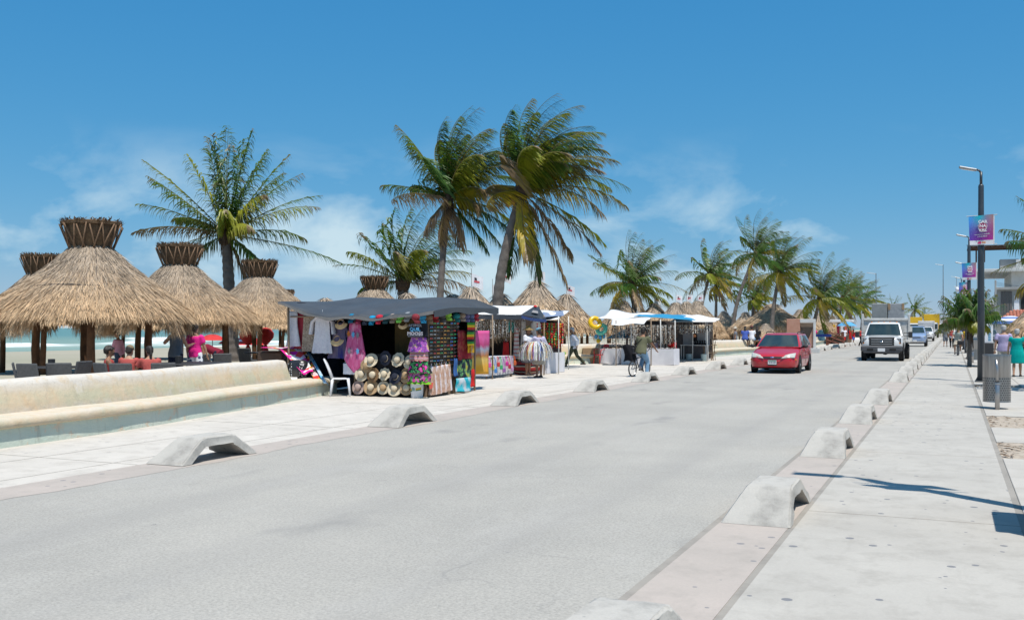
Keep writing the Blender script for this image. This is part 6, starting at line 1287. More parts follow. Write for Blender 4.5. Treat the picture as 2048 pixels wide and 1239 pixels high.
# ================================================================ STALLS AND GOODS
TARP = mat('grey tarpaulin', (.058, .064, .072), .55, (.04, .045, .052), 1.4, .35, 5, spec=.5); TARPW = mat('white tarpaulin', (.74, .74, .74), .6, (.66, .66, .67), 2, .3, 5); TARPB = mat('blue tarpaulin', (.02, .21, .40), .5, (.03, .27, .46), 2, .3, 5); TARPK = mat('black printed tarpaulin', (.03, .035, .045), .5, (.05, .055, .065), 3)
POLE = mat('bare wooden pole', (.30, .22, .15), .8, (.22, .16, .11), 6); DARKC = mat('black cloth and interior shade', (.010, .010, .012), .95); WOODT = mat('stall plank wood', (.22, .15, .10), .85, (.15, .10, .065), 6); HEM = mat('pale tarp hem', (.20, .195, .19), .7)  # DARKC serves black goods and the painted shade at the stall back
PMET = mat('painted white pole', (.62, .62, .60), .5)
def pole(root, p, q, r=.03, mt=None, name='pole'): b = MB(); b.tube([Vector(p) - root.location, Vector(p).lerp(Vector(q), .5) - root.location + Vector((.008, .006, 0)), Vector(q) - root.location], r, 8); return b.build(name, mt or POLE, root, smooth=True)
def sheetw(root, name, fn, nu, nv, mt, smooth=True, thick=None): b = MB(); b.grid(fn, nu, nv, thick=thick); return b.build(name, mt, root, smooth=smooth, off=root.location if root is not None else None)
def quad(c00, c10, c01, c11, sag=0., wav=0., ph=0.):
    c00, c10, c01, c11 = map(Vector, (c00, c10, c01, c11))
    return lambda a, e: c00.lerp(c10, a).lerp(c01.lerp(c11, a), e) + Vector((0, 0, -sag * math.sin(math.pi * a) * math.sin(math.pi * e) + wav * math.sin(a * 9 + ph) * math.sin(e * 7 + ph)))
# ---------------------------------------------------------------- first stall: grey tarp
Y0, XSIDE = 20.05, -11.38
S1 = thing('clothing_stall', 'clothing and hat stall under a sagging dark grey tarpaulin', 'stall', (-13.2, 21.5, 0))
def tarp1(a, e):
    x = lerp(-15.3, -10.9, a); y = lerp(19.72, 23.25, e)
    zf = np.interp(a, [0, .08, .2, .35, .5, .68, .8, .9, 1.0], [2.30, 2.16, 2.0, 1.90, 1.895, 1.895, 1.93, 1.98, 2.02]) + .028 * math.sin(a * 27) * (a > .5) + .012 * math.sin(a * 17)
    zb_ = np.interp(a, [0, .15, .5, .85, 1.], [2.36, 2.45, 2.44, 2.40, 2.18])
    z = lerp(zf, zb_, min(1, e * 1.35) ** .8) - .03 * math.sin(a * 11) * math.sin(e * 6); return Vector((x, y + .05 * math.sin(a * 13) * (1 - e), z))
sheetw(S1, 'tarp_roof', tarp1, 60, 22, TARP, thick=(0, 0, -.012))
def hem(a, e): p = tarp1(a, 0); return p + Vector((0, -.012, -.06 * e + .02 * math.sin(a * 31) * e))
sheetw(S1, 'tarp_hem', hem, 60, 2, HEM)
def hem2(a, e): p = tarp1(1, a); return p + Vector((.012, 0, -.14 * e - .03 * e * math.sin(a * 15)))
sheetw(S1, 'tarp_hem', hem2, 20, 2, TARP)
for (x, y, z) in ((-15.2, 20.0, 2.25), (-13.3, 20.12, 1.9), (-11.45, 20.1, 1.9), (-11.45, 22.95, 2.15), (-15.1, 22.9, 2.35), (-13.3, 22.95, 2.4)): pole(S1, (x, y, 0), (x, y, z), .028)
pole(S1, (-15.2, 20.08, 1.93), (-11.2, 20.08, 1.88), .018, name='hanging_rail'); pole(S1, (-11.36, 20.0, 1.92), (-11.36, 23.1, 1.98), .018, name='hanging_rail')
sheetw(S1, 'back_painted_shade', lambda a, e: Vector((lerp(-15.1, -11.5, a), 22.85 + .03 * math.sin(a * 30), lerp(.02, 2.35, e))), 40, 4, DARKC)  # black sheet standing in for the shade inside the stall
sheetw(S1, 'side_painted_shade', lambda a, e: Vector((-15.15 + .03 * math.sin(a * 20), lerp(20.3, 22.85, a), lerp(.02, 2.3, e))), 20, 4, mat('dark blue interior shade', (.03, .04, .07), .9))  # interior shade painted as a dark navy sheet along the open side
sheetw(S1, 'inner_cloth', lambda a, e: Vector((lerp(-12.55, -11.55, a), 20.75 + .02 * math.sin(a * 20), lerp(.3, 1.85, e))), 16, 4, mat('brown drape', (.10, .065, .02), .9, (.06, .04, .015), 4))
b = MB(); b.cbox((-12.5, 20.55, .35), (2.1, .5, .7), .02); b.build('display_table', DARKC, S1, off=S1.location)
b = MB(); b.cbox((-11.62, 21.4, .34), (.42, 2.2, .68), .02); b.build('side_table', WOODT, S1, off=S1.location)
b = MB(); b.grid(lambda a, e: (lerp(-13.0, -11.55, a), 20.06 - .02, lerp(.03, 1.02, e)), 12, 8); b.build('wire_rack', DARKC, S1, off=S1.location)
def axes(ax): return (Vector((1, 0, 0)), Vector((0, -1, 0))) if ax == 'y' else (Vector((0, 1, 0)), Vector((1, 0, 0)))
def garment(name, label, cat, p, outl, mt, ax='y', depth=.04, fold=.018, nf=7, sleeves=0, straps=True, hanger=True, seed=0, extra=None):
    """outl: (drop below top, half width). A hollow-looking hanging garment with folds."""
    X, N = axes(ax); p = Vector(p); root = thing(name, label, cat, p); n = 26; rg = []; L_ = outl[-1][0]
    Z = np.linspace(0, L_, 16); Wd = np.interp(Z, [o[0] for o in outl], [o[1] for o in outl])
    for z, w in zip(Z, Wd):
        k = z / L_; ring = []
        for i in range(n):
            a = 2 * math.pi * i / n; ring.append(X * (w * math.cos(a)) + N * (depth * (.55 + .45 * k) * math.sin(a) + fold * (.3 + k) * math.sin(nf * math.cos(a) * 2.2 + seed)) + Vector((0, 0, -z + .012 * k * math.sin(nf * math.cos(a) * 2.2 + seed))))
        rg.append(ring)
    b = MB(); b.rings(rg, caps=(True, False)); b.build('fabric', mt, root, smooth=True)
    w0 = outl[0][1]
    if straps:
        for sg in (1, -1): b = MB(); b.tube([X * (sg * w0 * .8), X * (sg * w0 * .55) + UP * .07], .012, 6); b.build('strap', mt, root)
    if sleeves:
        for sg in (1, -1):
            b = MB(); b.tube([X * (sg * w0 * .8) - UP * .03, X * (sg * (w0 + sleeves * .35)) - UP * .16, X * (sg * (w0 + sleeves * .5)) - UP * (.16 + sleeves)], [.055, .075, .085], 10, caps=False, el=(1, .5)); b.build('sleeve', mt, root, smooth=True)
    if hanger: b = MB(); b.tube([X * (-w0 * .7) + UP * .03, UP * .09, X * (w0 * .7) + UP * .03], .006, 5); b.tube([UP * .09, UP * .15], .005, 5); b.build('hanger', WHT, root)
    return root
def gy(u, v, dy=0.): return onY(u, v, Y0 + dy)
def gx(u, v, dx=0.): return onX(u, v, XSIDE + dx)
def gpx(u0, v0, v1, hw, Y=Y0): p = onY(u0, v0, Y); q = onY(u0, v1, Y); s_ = (onY(u0 + hw, v0, Y) - p).length; return p, p.z - q.z, s_
P_wd = mat('white embroidered cotton', (.66, .66, .70), .9, (.54, .54, .60), 18, .5, 30); P_cro = print_mat('beige crochet grid', 'cells', [(.30, .24, .18), (.40, .33, .26), (.22, .17, .13), (.36, .29, .22)], 34); P_redp = mat('crimson gauze', (.34, .03, .05), .9, (.26, .02, .04), 6); P_blue = print_mat('indigo dip dye', 'noise', [(.03, .035, .22), (.03, .03, .16), (.10, .09, .17), (.16, .13, .2)], 3, (1, 1, .4)); P_pinkk = print_mat('pink crinkle with dyed flowers', 'noise', [(.42, .05, .16), (.52, .13, .28), (.44, .06, .18), (.60, .26, .40)], 7, (1, 1, .3))
P_purp = print_mat('purple floral', 'flowers', [(.08, .16, .38), (.34, .09, .38), (.24, .05, .33), (.42, .14, .42), (.5, .35, .2)], 11); P_strp = print_mat('multi stripes', 'stripes', [(.62, .10, .08), (.08, .36, .40), (.62, .34, .05), (.36, .10, .40), (.55, .48, .45), (.60, .12, .16)], 4.5); P_flor = print_mat('black pink floral', 'flowers', [(.66, .12, .40), (.60, .05, .30), (.02, .02, .03), (.06, .30, .10), (.02, .02, .025)], 9); P_grn = print_mat('green pink floral', 'cells', [(.05, .26, .06), (.50, .05, .24), (.03, .03, .03), (.42, .12, .30), (.12, .40, .05)], 24)
P_text = mat('black shirt cotton', (.012, .012, .016), .9, (.02, .02, .028), 6); P_lime = mat('lime cloth', (.18, .46, .02), .9); P_body = print_mat('flesh and white novelty print', 'noise', [(.66, .62, .66), (.60, .46, .38), (.42, .24, .17), (.55, .37, .28), (.66, .62, .66)], 5, (1, .9, .5)); P_orangegauze = mat('orange gauze', (.45, .13, .02), .9)
def dress(lab, u, v0, v1, hw, shape, mt, cat='dress', dy=0, **k):
    p, L_, w = gpx(u, v0, v1, hw, Y0 + dy); return garment('dress', lab, cat, p, [(t * L_, q * w) for t, q in shape], mt, **k)
AL = [(0, .55), (.12, .62), (.3, .55), (.45, .62), (1, 1.)]
dress('white strapped dress at the seaward corner of the grey stall', 586, 622, 692, 15, AL, P_wd, dy=.1, seed=1)
dress('crimson gauze dress behind the white strapped one', 603, 624, 697, 15, AL, P_redp, dy=.22, seed=2); dress('orange gauze dress in the shade of the grey stall', 609, 622, 676, 12, AL, P_orangegauze, dy=.45, seed=3)
dress('beige crochet tunic hanging beside the long white beach shirt', 619, 630, 702, 15, [(0, .8), (.2, .8), (1, 1.)], P_cro, dy=.12, seed=4)
dress('long white open beach shirt with wide sleeves', 645, 631, 706, 21, [(0, .62), (.3, .72), (.5, .74), (1, 1.)], P_wd, 'beach shirt', sleeves=.30, seed=5, straps=False)
dress('indigo dip-dyed dress behind the straw visors', 678, 645, 716, 24, AL, P_blue, dy=.12, sleeves=.2, seed=6)
r_ = dress('pink crinkled kaftan with dyed flowers, pointed hem', 710, 645, 744, 23, [(0, .5), (.15, .55), (.5, .82), (.72, 1.), (.88, .62), (1, .12)], P_pinkk, 'kaftan', dy=-.06, depth=.06, fold=.012, seed=7)
for (du, dv, mt, nm) in ((-9, 22, P_orangegauze, 'dyed_flower'), (0, 24, LBL, 'dyed_flower'), (9, 25, M_slate, 'dyed_flower'), (-8, 56, M_slate, 'dyed_flower'), (9, 57, LBL, 'dyed_flower')):
    q = onY(710 + du, 645 + dv, Y0 - .06) - r_.location; b = MB(); n = 14
    b.add([Vector((0, 0, 0))] + [Vector(((.075 if i % 2 else .04) * math.cos(i * 6.283 / n) * .8, 0, (.1 if i % 2 else .05) * math.sin(i * 6.283 / n))) for i in range(n)], [(0, i + 1, (i + 1) % n + 1) for i in range(n)]); b.build(nm, mt, r_, loc=(q.x, -.085, q.z))
dress('pale grey shirt half hidden behind the pink kaftan', 700, 726, 748, 14, [(0, 1.), (1, 1.)], M_white, 'shirt', dy=.05, straps=False, seed=8)
# column of tops at the corner
p = onY(838, 645, Y0 - .10)
def corner(lab, v0, v1, hw, shape, mt, cat, nm, **k): q, L_, w = gpx(838, v0, v1, hw, Y0 - .12); return garment(nm, lab, cat, q, [(t * L_, z * w) for t, z in shape], mt, depth=.15, fold=.03, nf=6, straps=False, hanger=False, **k)
r_ = corner('black shirt with block lettering, top of the corner column', 646, 673, 18, [(0, .92), (.5, 1.), (1, .95)], P_text, 'shirt', 'lettered_shirt', seed=1)
for key, z, mt in (('t1', -.055, M_slate), ('t2', -.145, LBL), ('t3', -.245, mat('pale shirt print', (.42, .41, .46), .8))): lettering(key, 'lettering', mt, r_, (0, -.185, z)).scale = (.82, .75, 1)
b = MB(); b.box((0, -.176, -.265), (.40, .006, .11)); b.build('lettering_block', mat('grey print block', (.10, .10, .12), .9), r_)
corner('purple floral ruffled top hanging under the lettered shirt', 674, 703, 20, [(0, .72), (.3, .85), (1, 1.05)], P_purp, 'top', 'ruffled_top', seed=2); corner('striped bandeau top in the corner column', 702, 721, 18, [(0, .95), (.5, 1.), (1, .98)], P_strp, 'top', 'bandeau', seed=3); corner('pink and black floral ruffled skirt in the corner column', 719, 745, 24, [(0, .68), (.4, .8), (1, 1.05)], P_flor, 'skirt', 'floral_skirt', seed=4); corner('green and pink patterned skirt lowest in the corner column', 742, 763, 23, [(0, .86), (.5, 1.), (1, .9)], P_grn, 'skirt', 'patterned_skirt', seed=5); corner('lime cloth ruffle above the white bucket', 759, 767, 24, [(0, .7), (1, 1.)], P_lime, 'cloth', 'lime_ruffle', seed=6)
# white bucket
bp = G(834, 795); r_ = thing('paint_bucket', 'white plastic bucket with green and yellow label below the corner column', 'bucket', (bp.x, bp.y, .004)); WP = mat('white bucket plastic', (.68, .69, .72), .4, (.60, .61, .63), 5)
b = MB(); b.lathe([(.001, 0), (.135, 0), (.14, .01), (.158, .33), (.168, .335), (.168, .355), (.160, .36), (.160, .385), (.168, .39), (.168, .405), (.155, .41), (.15, .385)], 28); b.build('pail', WP, r_, auto=40)
def band(z0, z1, a0, a1, mt, nm, dz=.0, o=.004): b = MB(); b.grid(lambda a, e: ((lerp(.14, .158, lerp(z0, z1, e) / .33) + o) * math.sin(lerp(a0, a1, a)), -(lerp(.14, .158, lerp(z0, z1, e) / .33) + o) * math.cos(lerp(a0, a1, a)), lerp(z0, z1, e) + dz * a), 10, 2); return b.build(nm, mt, r_)
band(.17, .215, -1.2, -.45, YELP, 'yellow_stripe'); band(.15, .17, -1.2, -.35, PGREEN, 'green_stripe'); band(.185, .23, .3, 1.2, YELP, 'yellow_stripe', .02); band(.165, .187, .3, 1.2, PGREEN, 'green_stripe', .02); band(.165, .25, -.36, -.26, PGREEN, 'logo_stroke'); band(.165, .25, -.16, -.04, PGREEN, 'logo_stroke'); band(.165, .235, .04, .14, PGREEN, 'logo_stroke')
b = MB(); b.tube([Vector((.17 * math.cos(a), .17 * math.sin(a) * .3 - .1, .36 - .06 * math.sin(a))) for a in np.linspace(0, math.pi, 12)], .005, 5); b.build('handle', LED, r_)
# hats on the rack
HC = mat('cream straw', (.62, .53, .39), .85, (.54, .45, .32), 26, .5, 70); HN = mat('navy straw', (.012, .015, .03), .85, (.02, .024, .042), 26, .5, 70); HT = mat('tan straw', (.44, .30, .17), .85, (.36, .24, .13), 26, .5, 70); HB = mat('brown straw', (.24, .14, .07), .85, (.19, .11, .05), 26, .5, 70); HP = mat('dusty pink straw', (.42, .32, .28), .85, (.36, .26, .23), 26, .5, 70); BANDM = mat('dark hat ribbon', (.05, .035, .03), .7)
def hat(lab, u, v, r, m1, m2, ruffle=0., seed=0, tilt=12, edge=None):
    p = onY(u, v, Y0 - .085); root = thing('sun_hat', lab, 'hat', p); gh = random.Random(seed); root.rotation_euler = (R(90 + tilt - 24 + gh.uniform(-14, 10)), R(gh.uniform(-12, 12)), R(gh.uniform(-14, 14))); r *= gh.uniform(.93, 1.1)
    rr = r / 83.; cr_ = min(.085, rr * .5); wob = (lambda a, q: ruffle * (math.sin(9 * a + seed) * max(0, (q - cr_) / (rr - cr_))))
    b = MB(); b.lathe([(cr_, 0), (cr_ + .02, -.004), (rr * .75, -.012 + .01), (rr * .96, .014), (rr, .008), (rr * .96, -.002), (rr * .7, -.018), (cr_, -.012)], 30, wob=wob); b.build('brim', m1, root, smooth=True)
    b = MB(); b.lathe([(.001, .088), (cr_ * .5, .086), (cr_ * .85, .072), (cr_ * .97, .045), (cr_, 0)], 24); b.build('crown', m2, root, smooth=True)
    b = MB(); b.lathe([(cr_ * 1.0, .003), (cr_ * 1.03, .012), (cr_ * .99, .026)], 24); b.build('hatband', edge or BANDM, root, smooth=True); return root
Hs = [(742, 720, 15, HC, HC, 0, 'cream sun hat at the start of the top hat row'), (771, 716, 16, HN, HN, .04, 'navy sun hat with pale beads in the top hat row'), (796, 719, 14.5, HC, HC, .06, 'cream sun hat with wavy brim next to the beaded navy hat'), (819, 723, 15, HC, HC, 0, 'cream sun hat tucked behind the corner column'),
      (723, 748, 13.5, HC, HC, .02, 'cream sun hat at the start of the middle hat row'), (746, 749, 15, HB, HC, 0, 'brown-brimmed sun hat with dark bows in the middle row'), (769, 748, 14, HC, HC, .09, 'cream sun hat with ruffled brim in the middle row'), (791, 753, 15, HN, HN, .05, 'plain navy sun hat in the middle row'), (812, 750, 14.5, HT, HT, 0, 'tan sun hat with stitched brim in the middle row'),
      (717, 774, 15, HP, HP, 0, 'dusty pink sun hat behind the white chair'), (742, 774, 15.5, HT, HC, 0, 'tan sun hat with cream crown in the bottom row'), (767, 775, 14.5, HC, HT, .0, 'sun hat with dark stitched white rim in the bottom row'), (790, 776, 15.5, HC, HC, 0, 'beige sun hat, last full one in the bottom row'), (814, 776, 13.5, HT, HC, 0, 'sun hat half hidden behind the white bucket'), (733, 731, 14, HT, HT, 0, 'tan hat under the hem of the pink kaftan')]
for i, (u, v, r, a, c_, rf, lab) in enumerate(Hs): hat(lab, u, v, r, a, c_, rf, i + 1, edge=(HC if a is HN else BANDM))
# straw visors
def visor(lab, u, v, r):
    p = onY(u, v, Y0 - .14); root = thing('straw_visor', lab, 'visor', p); root.rotation_euler = (R(60), 0, R(10)); rr = r / 83.
    b = MB(); b.grid(lambda a, e: (lerp(.07, rr, e) * math.cos(lerp(-3.0, .0, a)), lerp(.07, rr, e) * math.sin(lerp(-3.0, 0, a)), -.03 * e), 18, 5, thick=(0, 0, .004)); b.build('peak', STRAW, root, smooth=True); b = MB(); b.lathe([(.085, -.01), (.088, .03), (.082, .035), (.08, 0)], 22); b.build('headband', mat('visor headband', (.50, .34, .20), .8), root, smooth=True)
visor('straw visor hanging in front of the indigo dress', 674, 678, 15); visor('upper straw visor near the red box', 682, 645, 14); visor('straw visor hanging under the caps', 806, 647, 11)
p = onY(660, 634, Y0 - .1); r_ = thing('red_box', 'small red box clipped to the rail among the visors', 'box', p); bx(r_, 'carton', (0, 0, 0), (.13, .06, .13), M_bred)
# caps
def cap_m(b, axm): pass
CAPC = [('teal blue', (.0, .16, .30)), ('maroon', (.22, .015, .05)), ('midnight navy', (.015, .022, .04)), ('bright blue', (.0, .27, .50)), ('scarlet', (.48, .015, .04)), ('bottle green', (.012, .06, .075)), ('beige and navy', (.40, .31, .25)), ('lime and black', (.20, .62, .10)), ('pale grey', (.26, .28, .30)), ('dark red', (.22, .02, .03)), ('sky blue', (.02, .25, .45)), ('light brown', (.27, .17, .10)), ('bright red', (.46, .02, .03)), ('charcoal', (.07, .07, .075)), ('neon lime', (.32, .66, .08)), ('teal and coral', (.02, .26, .30)), ('beige', (.35, .28, .23)), ('violet', (.15, .15, .34)), ('denim and white', (.12, .18, .36)), ('red trucker', (.46, .03, .06))]
CAPX = [704, 718, 732, 745, 759, 773, 787, 800, 816, 832, 845, 858, 870, 884, 896, 913, 924, 933, 942, 951]
for i, ((nm, c_), u) in enumerate(zip(CAPC, CAPX)):
    mt = mat('cap ' + nm, c_, .85); v = [636, 638, 640, 640, 638, 637, 636, 635, 633, 637, 636, 637, 635, 634, 631, 634, 633, 634, 634, 633][i]
    if u < 828: p = onY(u, v, Y0 - .16); rz = 0
    else: p = onX(u, v, XSIDE + .14); rz = R(55)
    root = thing('baseball_cap', '%s baseball cap pegged along the edge of the grey tarp' % nm, 'cap', p, rz)
    b = MB(); k = .088; V = []
    b.rings([[Vector((k * s_ * 1.0 * math.cos(a), -d_, .03 + k * s_ * .95 * math.sin(a))) for a in [2 * math.pi * j / 16 for j in range(16)]] for s_, d_ in ((1.0, -.06), (1.0, 0), (.9, .045), (.65, .075), (.3, .09), (.05, .094))]); b.build('dome', mt, root, smooth=True)
    b = MB(); b.grid(lambda a, e: ((a - .5) * .165 * (1 - .22 * e), -.055 - .05 * math.sin(math.pi * a) - .015 * e, -.045 - .075 * e), 8, 3, thick=(0, .006, 0)); b.build('peak', mt if i % 3 else mat('cap peak ' + nm, tuple(x * .6 for x in c_), .85), root, smooth=True)
    b = MB(); b.grid(lambda a, e: (-.035 + .07 * a, -.092 + .012 * abs(2 * a - 1), .02 + .026 * e * (1 - .5 * abs(2 * a - 1)) + .012 * a), 4, 1); b.build('emblem', WHT if i not in (7, 14) else BLKI, root)
# sunglasses rack on the road side
RK = thing('sunglasses_rack', 'tall brown board rack holding rows of sunglasses', 'rack', (XSIDE, 21.05, .7)); bx(RK, 'board', (0, 0, .60), (.03, 1.55, 1.2), mat('dark brown board', (.075, .05, .032), .8))
for y in (-.76, -.38, 0, .38, .76): bx(RK, 'upright', (.025, y, .6), (.025, .03, 1.2), WOODT, .004)
for k in range(13): bx(RK, 'shelf_bar', (.03, 0, .05 + k * .09), (.02, 1.5, .012), WOODT, .003)
LC = [('orange', (.75, .28, .01)), ('blue', (.02, .16, .65)), ('red', (.62, .02, .02)), ('green', (.03, .45, .10)), ('smoke grey', (.10, .10, .11)), ('teal', (.01, .38, .42)), ('black', (.012, .012, .014)), ('silver', (.42, .42, .42)), ('gold', (.55, .36, .06))]
FRM = mat('glossy sunglass frame', (.02, .018, .018), .25, spec=.6); FRW = mat('clear sunglass frame', (.40, .38, .36), .3); sg_me = []
for nm, c_ in LC:
    b = MB(); lm = mat('mirrored lens ' + nm, tuple(min(.9, x * 1.25) for x in c_), .22, None, spec=.8)
    for s_ in (-1, 1): b.ell((.02, s_ * .034, 0), (.006, .027, .02), 10, 5, 1); b.tube([Vector((.016, s_ * .064, .012)), Vector((-.03, s_ * .062, .01))], .004, 5)
    b.tube([Vector((.018, -.06, .018)), Vector((.024, 0, .014)), Vector((.018, .06, .018))], .005, 5)
    o = b.build('sunglasses', [FRM if nm not in ('silver', 'smoke grey') else FRW, lm], smooth=True); sg_me.append((nm, o.data)); bpy.data.objects.remove(o)
g = random.Random(21)
for k in range(13):
    for j in range(9):
        if g.random() < .06: continue
        nm, me = g.choice(sg_me); o = link('sunglasses', me, None, (XSIDE + .055, 20.36 + j * .172 + g.uniform(-.01, .01), .77 + k * .09)); tag(o, 'pair of sunglasses with %s lenses on the brown board rack' % nm, 'sunglasses', 'sunglasses on the rack with %s lenses' % nm)
# novelty print cover-ups on the table edge
for k, (u, v0, v1) in enumerate(((866, 732, 789), (876, 731, 787), (886, 729, 784), (895, 728, 781))):
    p = onX(u, v0, XSIDE + .10); q = onX(u, v1, XSIDE + .10); garment('novelty_coverup', 'white novelty-print cover-up hanging from the side table edge', 'cover-up', p, [(0, .13), (.4 * (p.z - q.z), .15), (p.z - q.z, .19)], P_body, 'x', .04, .025, 5, seed=k, hanger=False)['group'] = 'novelty cover-ups along the side table'
p = onX(862, 765, XSIDE + .17); r_ = thing('coral_bikini', 'small coral bikini bottom pinned before the novelty cover-ups', 'bikini', p); b = MB(); b.grid(lambda a, e: (.01 * math.sin(a * 6), lerp(-.13, .13, a) * (1 - .5 * e), -.14 * e), 6, 4); b.build('fabric', M_coral, r_, smooth=True)
# towels at the far end of the stall side
def towel(lab, c, w, L_, mt, ax='x', seed=0, cat='towel', fringe=None, wav=.02):
    X, N = axes(ax); root = thing('towel', lab, cat, c); b = MB(); b.grid(lambda a, e: X * (w * (a - .5)) + N * (wav * math.sin(a * 9 + seed) * (.3 + e) + .01 * math.sin(e * 7)) + Vector((0, 0, -L_ * e - .015 * math.sin(a * 5 + seed) * e)), 14, 14, thick=N * -.012); b.build('fabric', mt, root, smooth=True)
    if fringe:
        b = MB()
        for i in range(26):
            a = i / 25; p0 = X * (w * (a - .5)) + N * (wav * math.sin(a * 9 + seed) * 1.3) - UP * L_; b.tube([p0, p0 + Vector((.004 * (-1) ** i, 0, -.1)), p0 + Vector((0, .008, -.17))], .006, 4)
        o = b.build('fringe', fringe, root); o['kind'] = 'stuff'
    return root
P_maya = print_mat('maroon towel print', 'cells', [(.24, .015, .025), (.28, .02, .03), (.21, .012, .02), (.30, .06, .04)], 9); P_rasta = print_mat('rasta stripes', 'stripes', [(.5, .03, .02), (.62, .42, .02), (.05, .26, .04), (.02, .02, .02)], 1.3); P_aqua = print_mat('turquoise towel print', 'noise', [(.01, .36, .46), (.02, .42, .52), (.55, .60, .62)], 3); P_dark = print_mat('dark towel with bright print', 'noise', [(.012, .014, .02), (.012, .014, .02), (.02, .03, .05), (.10, .30, .12), (.5, .42, .05)], 6)
XE = -11.28
def tx(u, v, x=XE): return onX(u, v, x)
def towel_px(lab, u0, u1, v0, v1, mt, x=XE, **k): a, c_, d_ = tx(u0, v0, x), tx(u1, v0, x), tx(u0, v1, x); return towel(lab, (a + c_) / 2, abs(c_.y - a.y), a.z - d_.z, mt, **k)
towel_px('maroon patterned towel hanging past the sunglasses', 915, 944, 660, 719, P_maya, seed=1); towel_px('red green and yellow scarf with yellow fringe', 934, 950, 640, 692, P_rasta, -11.2, seed=2, fringe=M_yel, cat='scarf'); towel_px('dark towel with bright print under the maroon one', 914, 944, 718, 756, P_dark, seed=3); towel_px('turquoise towel, lowest in the hanging column', 913, 941, 755, 783, P_aqua, -11.2, seed=4); towel_px('red towel edge behind the turquoise one', 938, 948, 738, 773, M_bred, -11.34, seed=5); towel_px('blue towel edge beside the dark print', 908, 914, 716, 752, cm('towel blue', (.05, .13, .34)), -11.24, seed=6)
# pink to orange towel on its own line
q = onX(961, 661, -11.6); P_sun = NT('pink to orange beach towel'); v_ = P_sun.coord(); sx = P_sun.n('ShaderNodeSeparateXYZ'); P_sun.l(v_, sx.inputs[0]); f = P_sun.math('ADD', P_sun.mr(sx.outputs['Z'], -1.05, 0.), P_sun.math('MULTIPLY', P_sun.noise(v_, 5, 3), .22)); c_ = P_sun.ramp(f, [(0, (.62, .27, .02)), (.18, (.70, .36, .03)), (.36, (.66, .45, .12)), (.46, (.45, .16, .04)), (.62, (.30, .34, .42)), (.74, (.42, .04, .15)), (.92, (.62, .10, .30)), (1., (.6, .08, .26))]); P_sun = P_sun.out(c_, .9)
towel('long pink to orange beach towel hanging between the two stalls', (q.x, q.y, q.z), 1.15, 1.18, P_sun, 'x', 3, wav=.05)
# towels, crate and bag on the end of the sea wall
r_ = thing('wooden_crate', 'dark brown crate standing behind the end of the sea wall', 'crate', (W(546, 25.3).x, W(546, 25.3).y, -.01), .35)
bx(r_, 'case', (0, 0, .53), (.62, .5, 1.06), mat('dark stained wood', (.055, .035, .025), .8, (.035, .022, .016), 5))
for z in (.18, .53, .88): bx(r_, 'slat', (0, -.26, z), (.64, .025, .28), mat('dark slat', (.07, .045, .032), .8))
P_cart = print_mat('pink white and red towel print', 'cells', [(.70, .02, .32), (.72, .70, .72), (.62, .05, .05), (.72, .72, .72), (.66, .36, .45), (.68, .28, .05)], 7); P_sea = print_mat('blue and white towel print', 'noise', [(.02, .10, .40), (.05, .36, .60), (.50, .60, .66), (.03, .20, .48)], 5); PKB = mat('hot pink towel border', (.74, .01, .28), .9)
def drape(lab, a, b_, c_, d_, mt, border=None, sag=.06):
    P = [Vector(q) for q in (a, b_, c_, d_)]; root = thing('draped_towel', lab, 'towel', P[0]); fn = quad(*P, sag=sag)
    f2 = lambda x, y: fn(x, y) + Vector((0, 0, .015 * math.sin(x * 8 + y * 3) + .16 * max(0, .28 - y) * 0))
    b = MB(); b.grid(f2, 12, 16, thick=(0, .012, -.006)); b.build('fabric', mt, root, smooth=True, off=root.location)
    if border is not None:
        for (x0, x1, y0, y1) in ((0, .09, 0, 1), (0, 1, .93, 1.)):
            b = MB(); b.grid(lambda x, y: f2(lerp(x0, x1, x), lerp(y0, y1, y)) + Vector((0, -.008, .006)), 6, 14); b.build('border', border, root, smooth=True, off=root.location)
    return root
drape('flat pink towel lying over the crate top', atT(521, 695, 25.0), atT(596, 692, 25.6), atT(560, 699, 24.6), atT(606, 695, 24.9), P_cart, PKB, 0)
drape('bright pink and white towel draped from the crate to the bench', atT(560, 698, 24.62), atT(598, 692, 24.9), atT(607, 749, 23.75), atT(627, 741, 23.9), P_cart, PKB)
drape('orange and red towel strip draped beside the pink one', atT(592, 692, 24.95), atT(604, 692, 25.0), atT(630, 762, 23.6), atT(644, 757, 23.7), print_mat('orange red towel print', 'cells', [(.62, .04, .03), (.68, .32, .02), (.03, .03, .03), (.66, .5, .5)], 8))
drape('blue and white towel hanging down to the bench front', atT(603, 682, 25.1), atT(611, 690, 25.2), atT(646, 764, 23.5), atT(657, 769, 23.45), P_sea)
q = W(597, 24.15); r_ = thing('dotted_bag', 'black bag with white dotted sides on the sea wall seat', 'bag', (q.x, q.y, .432), .2); b = MB(); b.rings([[Vector((a * w, e * d, z)) for a, e in ((-1, -1), (-.4, -1.15), (.4, -1.15), (1, -1), (1.1, 0), (1, 1), (0, 1.1), (-1, 1), (-1.1, 0))] for w, d, z in ((.17, .11, 0), (.22, .14, .06), (.235, .14, .22), (.20, .12, .36), (.15, .08, .42))]); b.build('sack', mat('black plastic sack', (.014, .014, .016), .3, (.03, .03, .033), 6, .6, 8, spec=.6), r_, smooth=True)
P_dot = print_mat('black with white dots', 'cells', [(.012, .012, .012), (.6, .6, .58), (.012, .012, .012)], 34)
for s_ in (-1, 1): b = MB(); b.grid(lambda a, e: (s_ * lerp(.10, .235, a), -.165 + .06 * a * a, lerp(.02, .34, e)), 4, 5); b.build('dotted_panel', P_dot, r_, smooth=True)
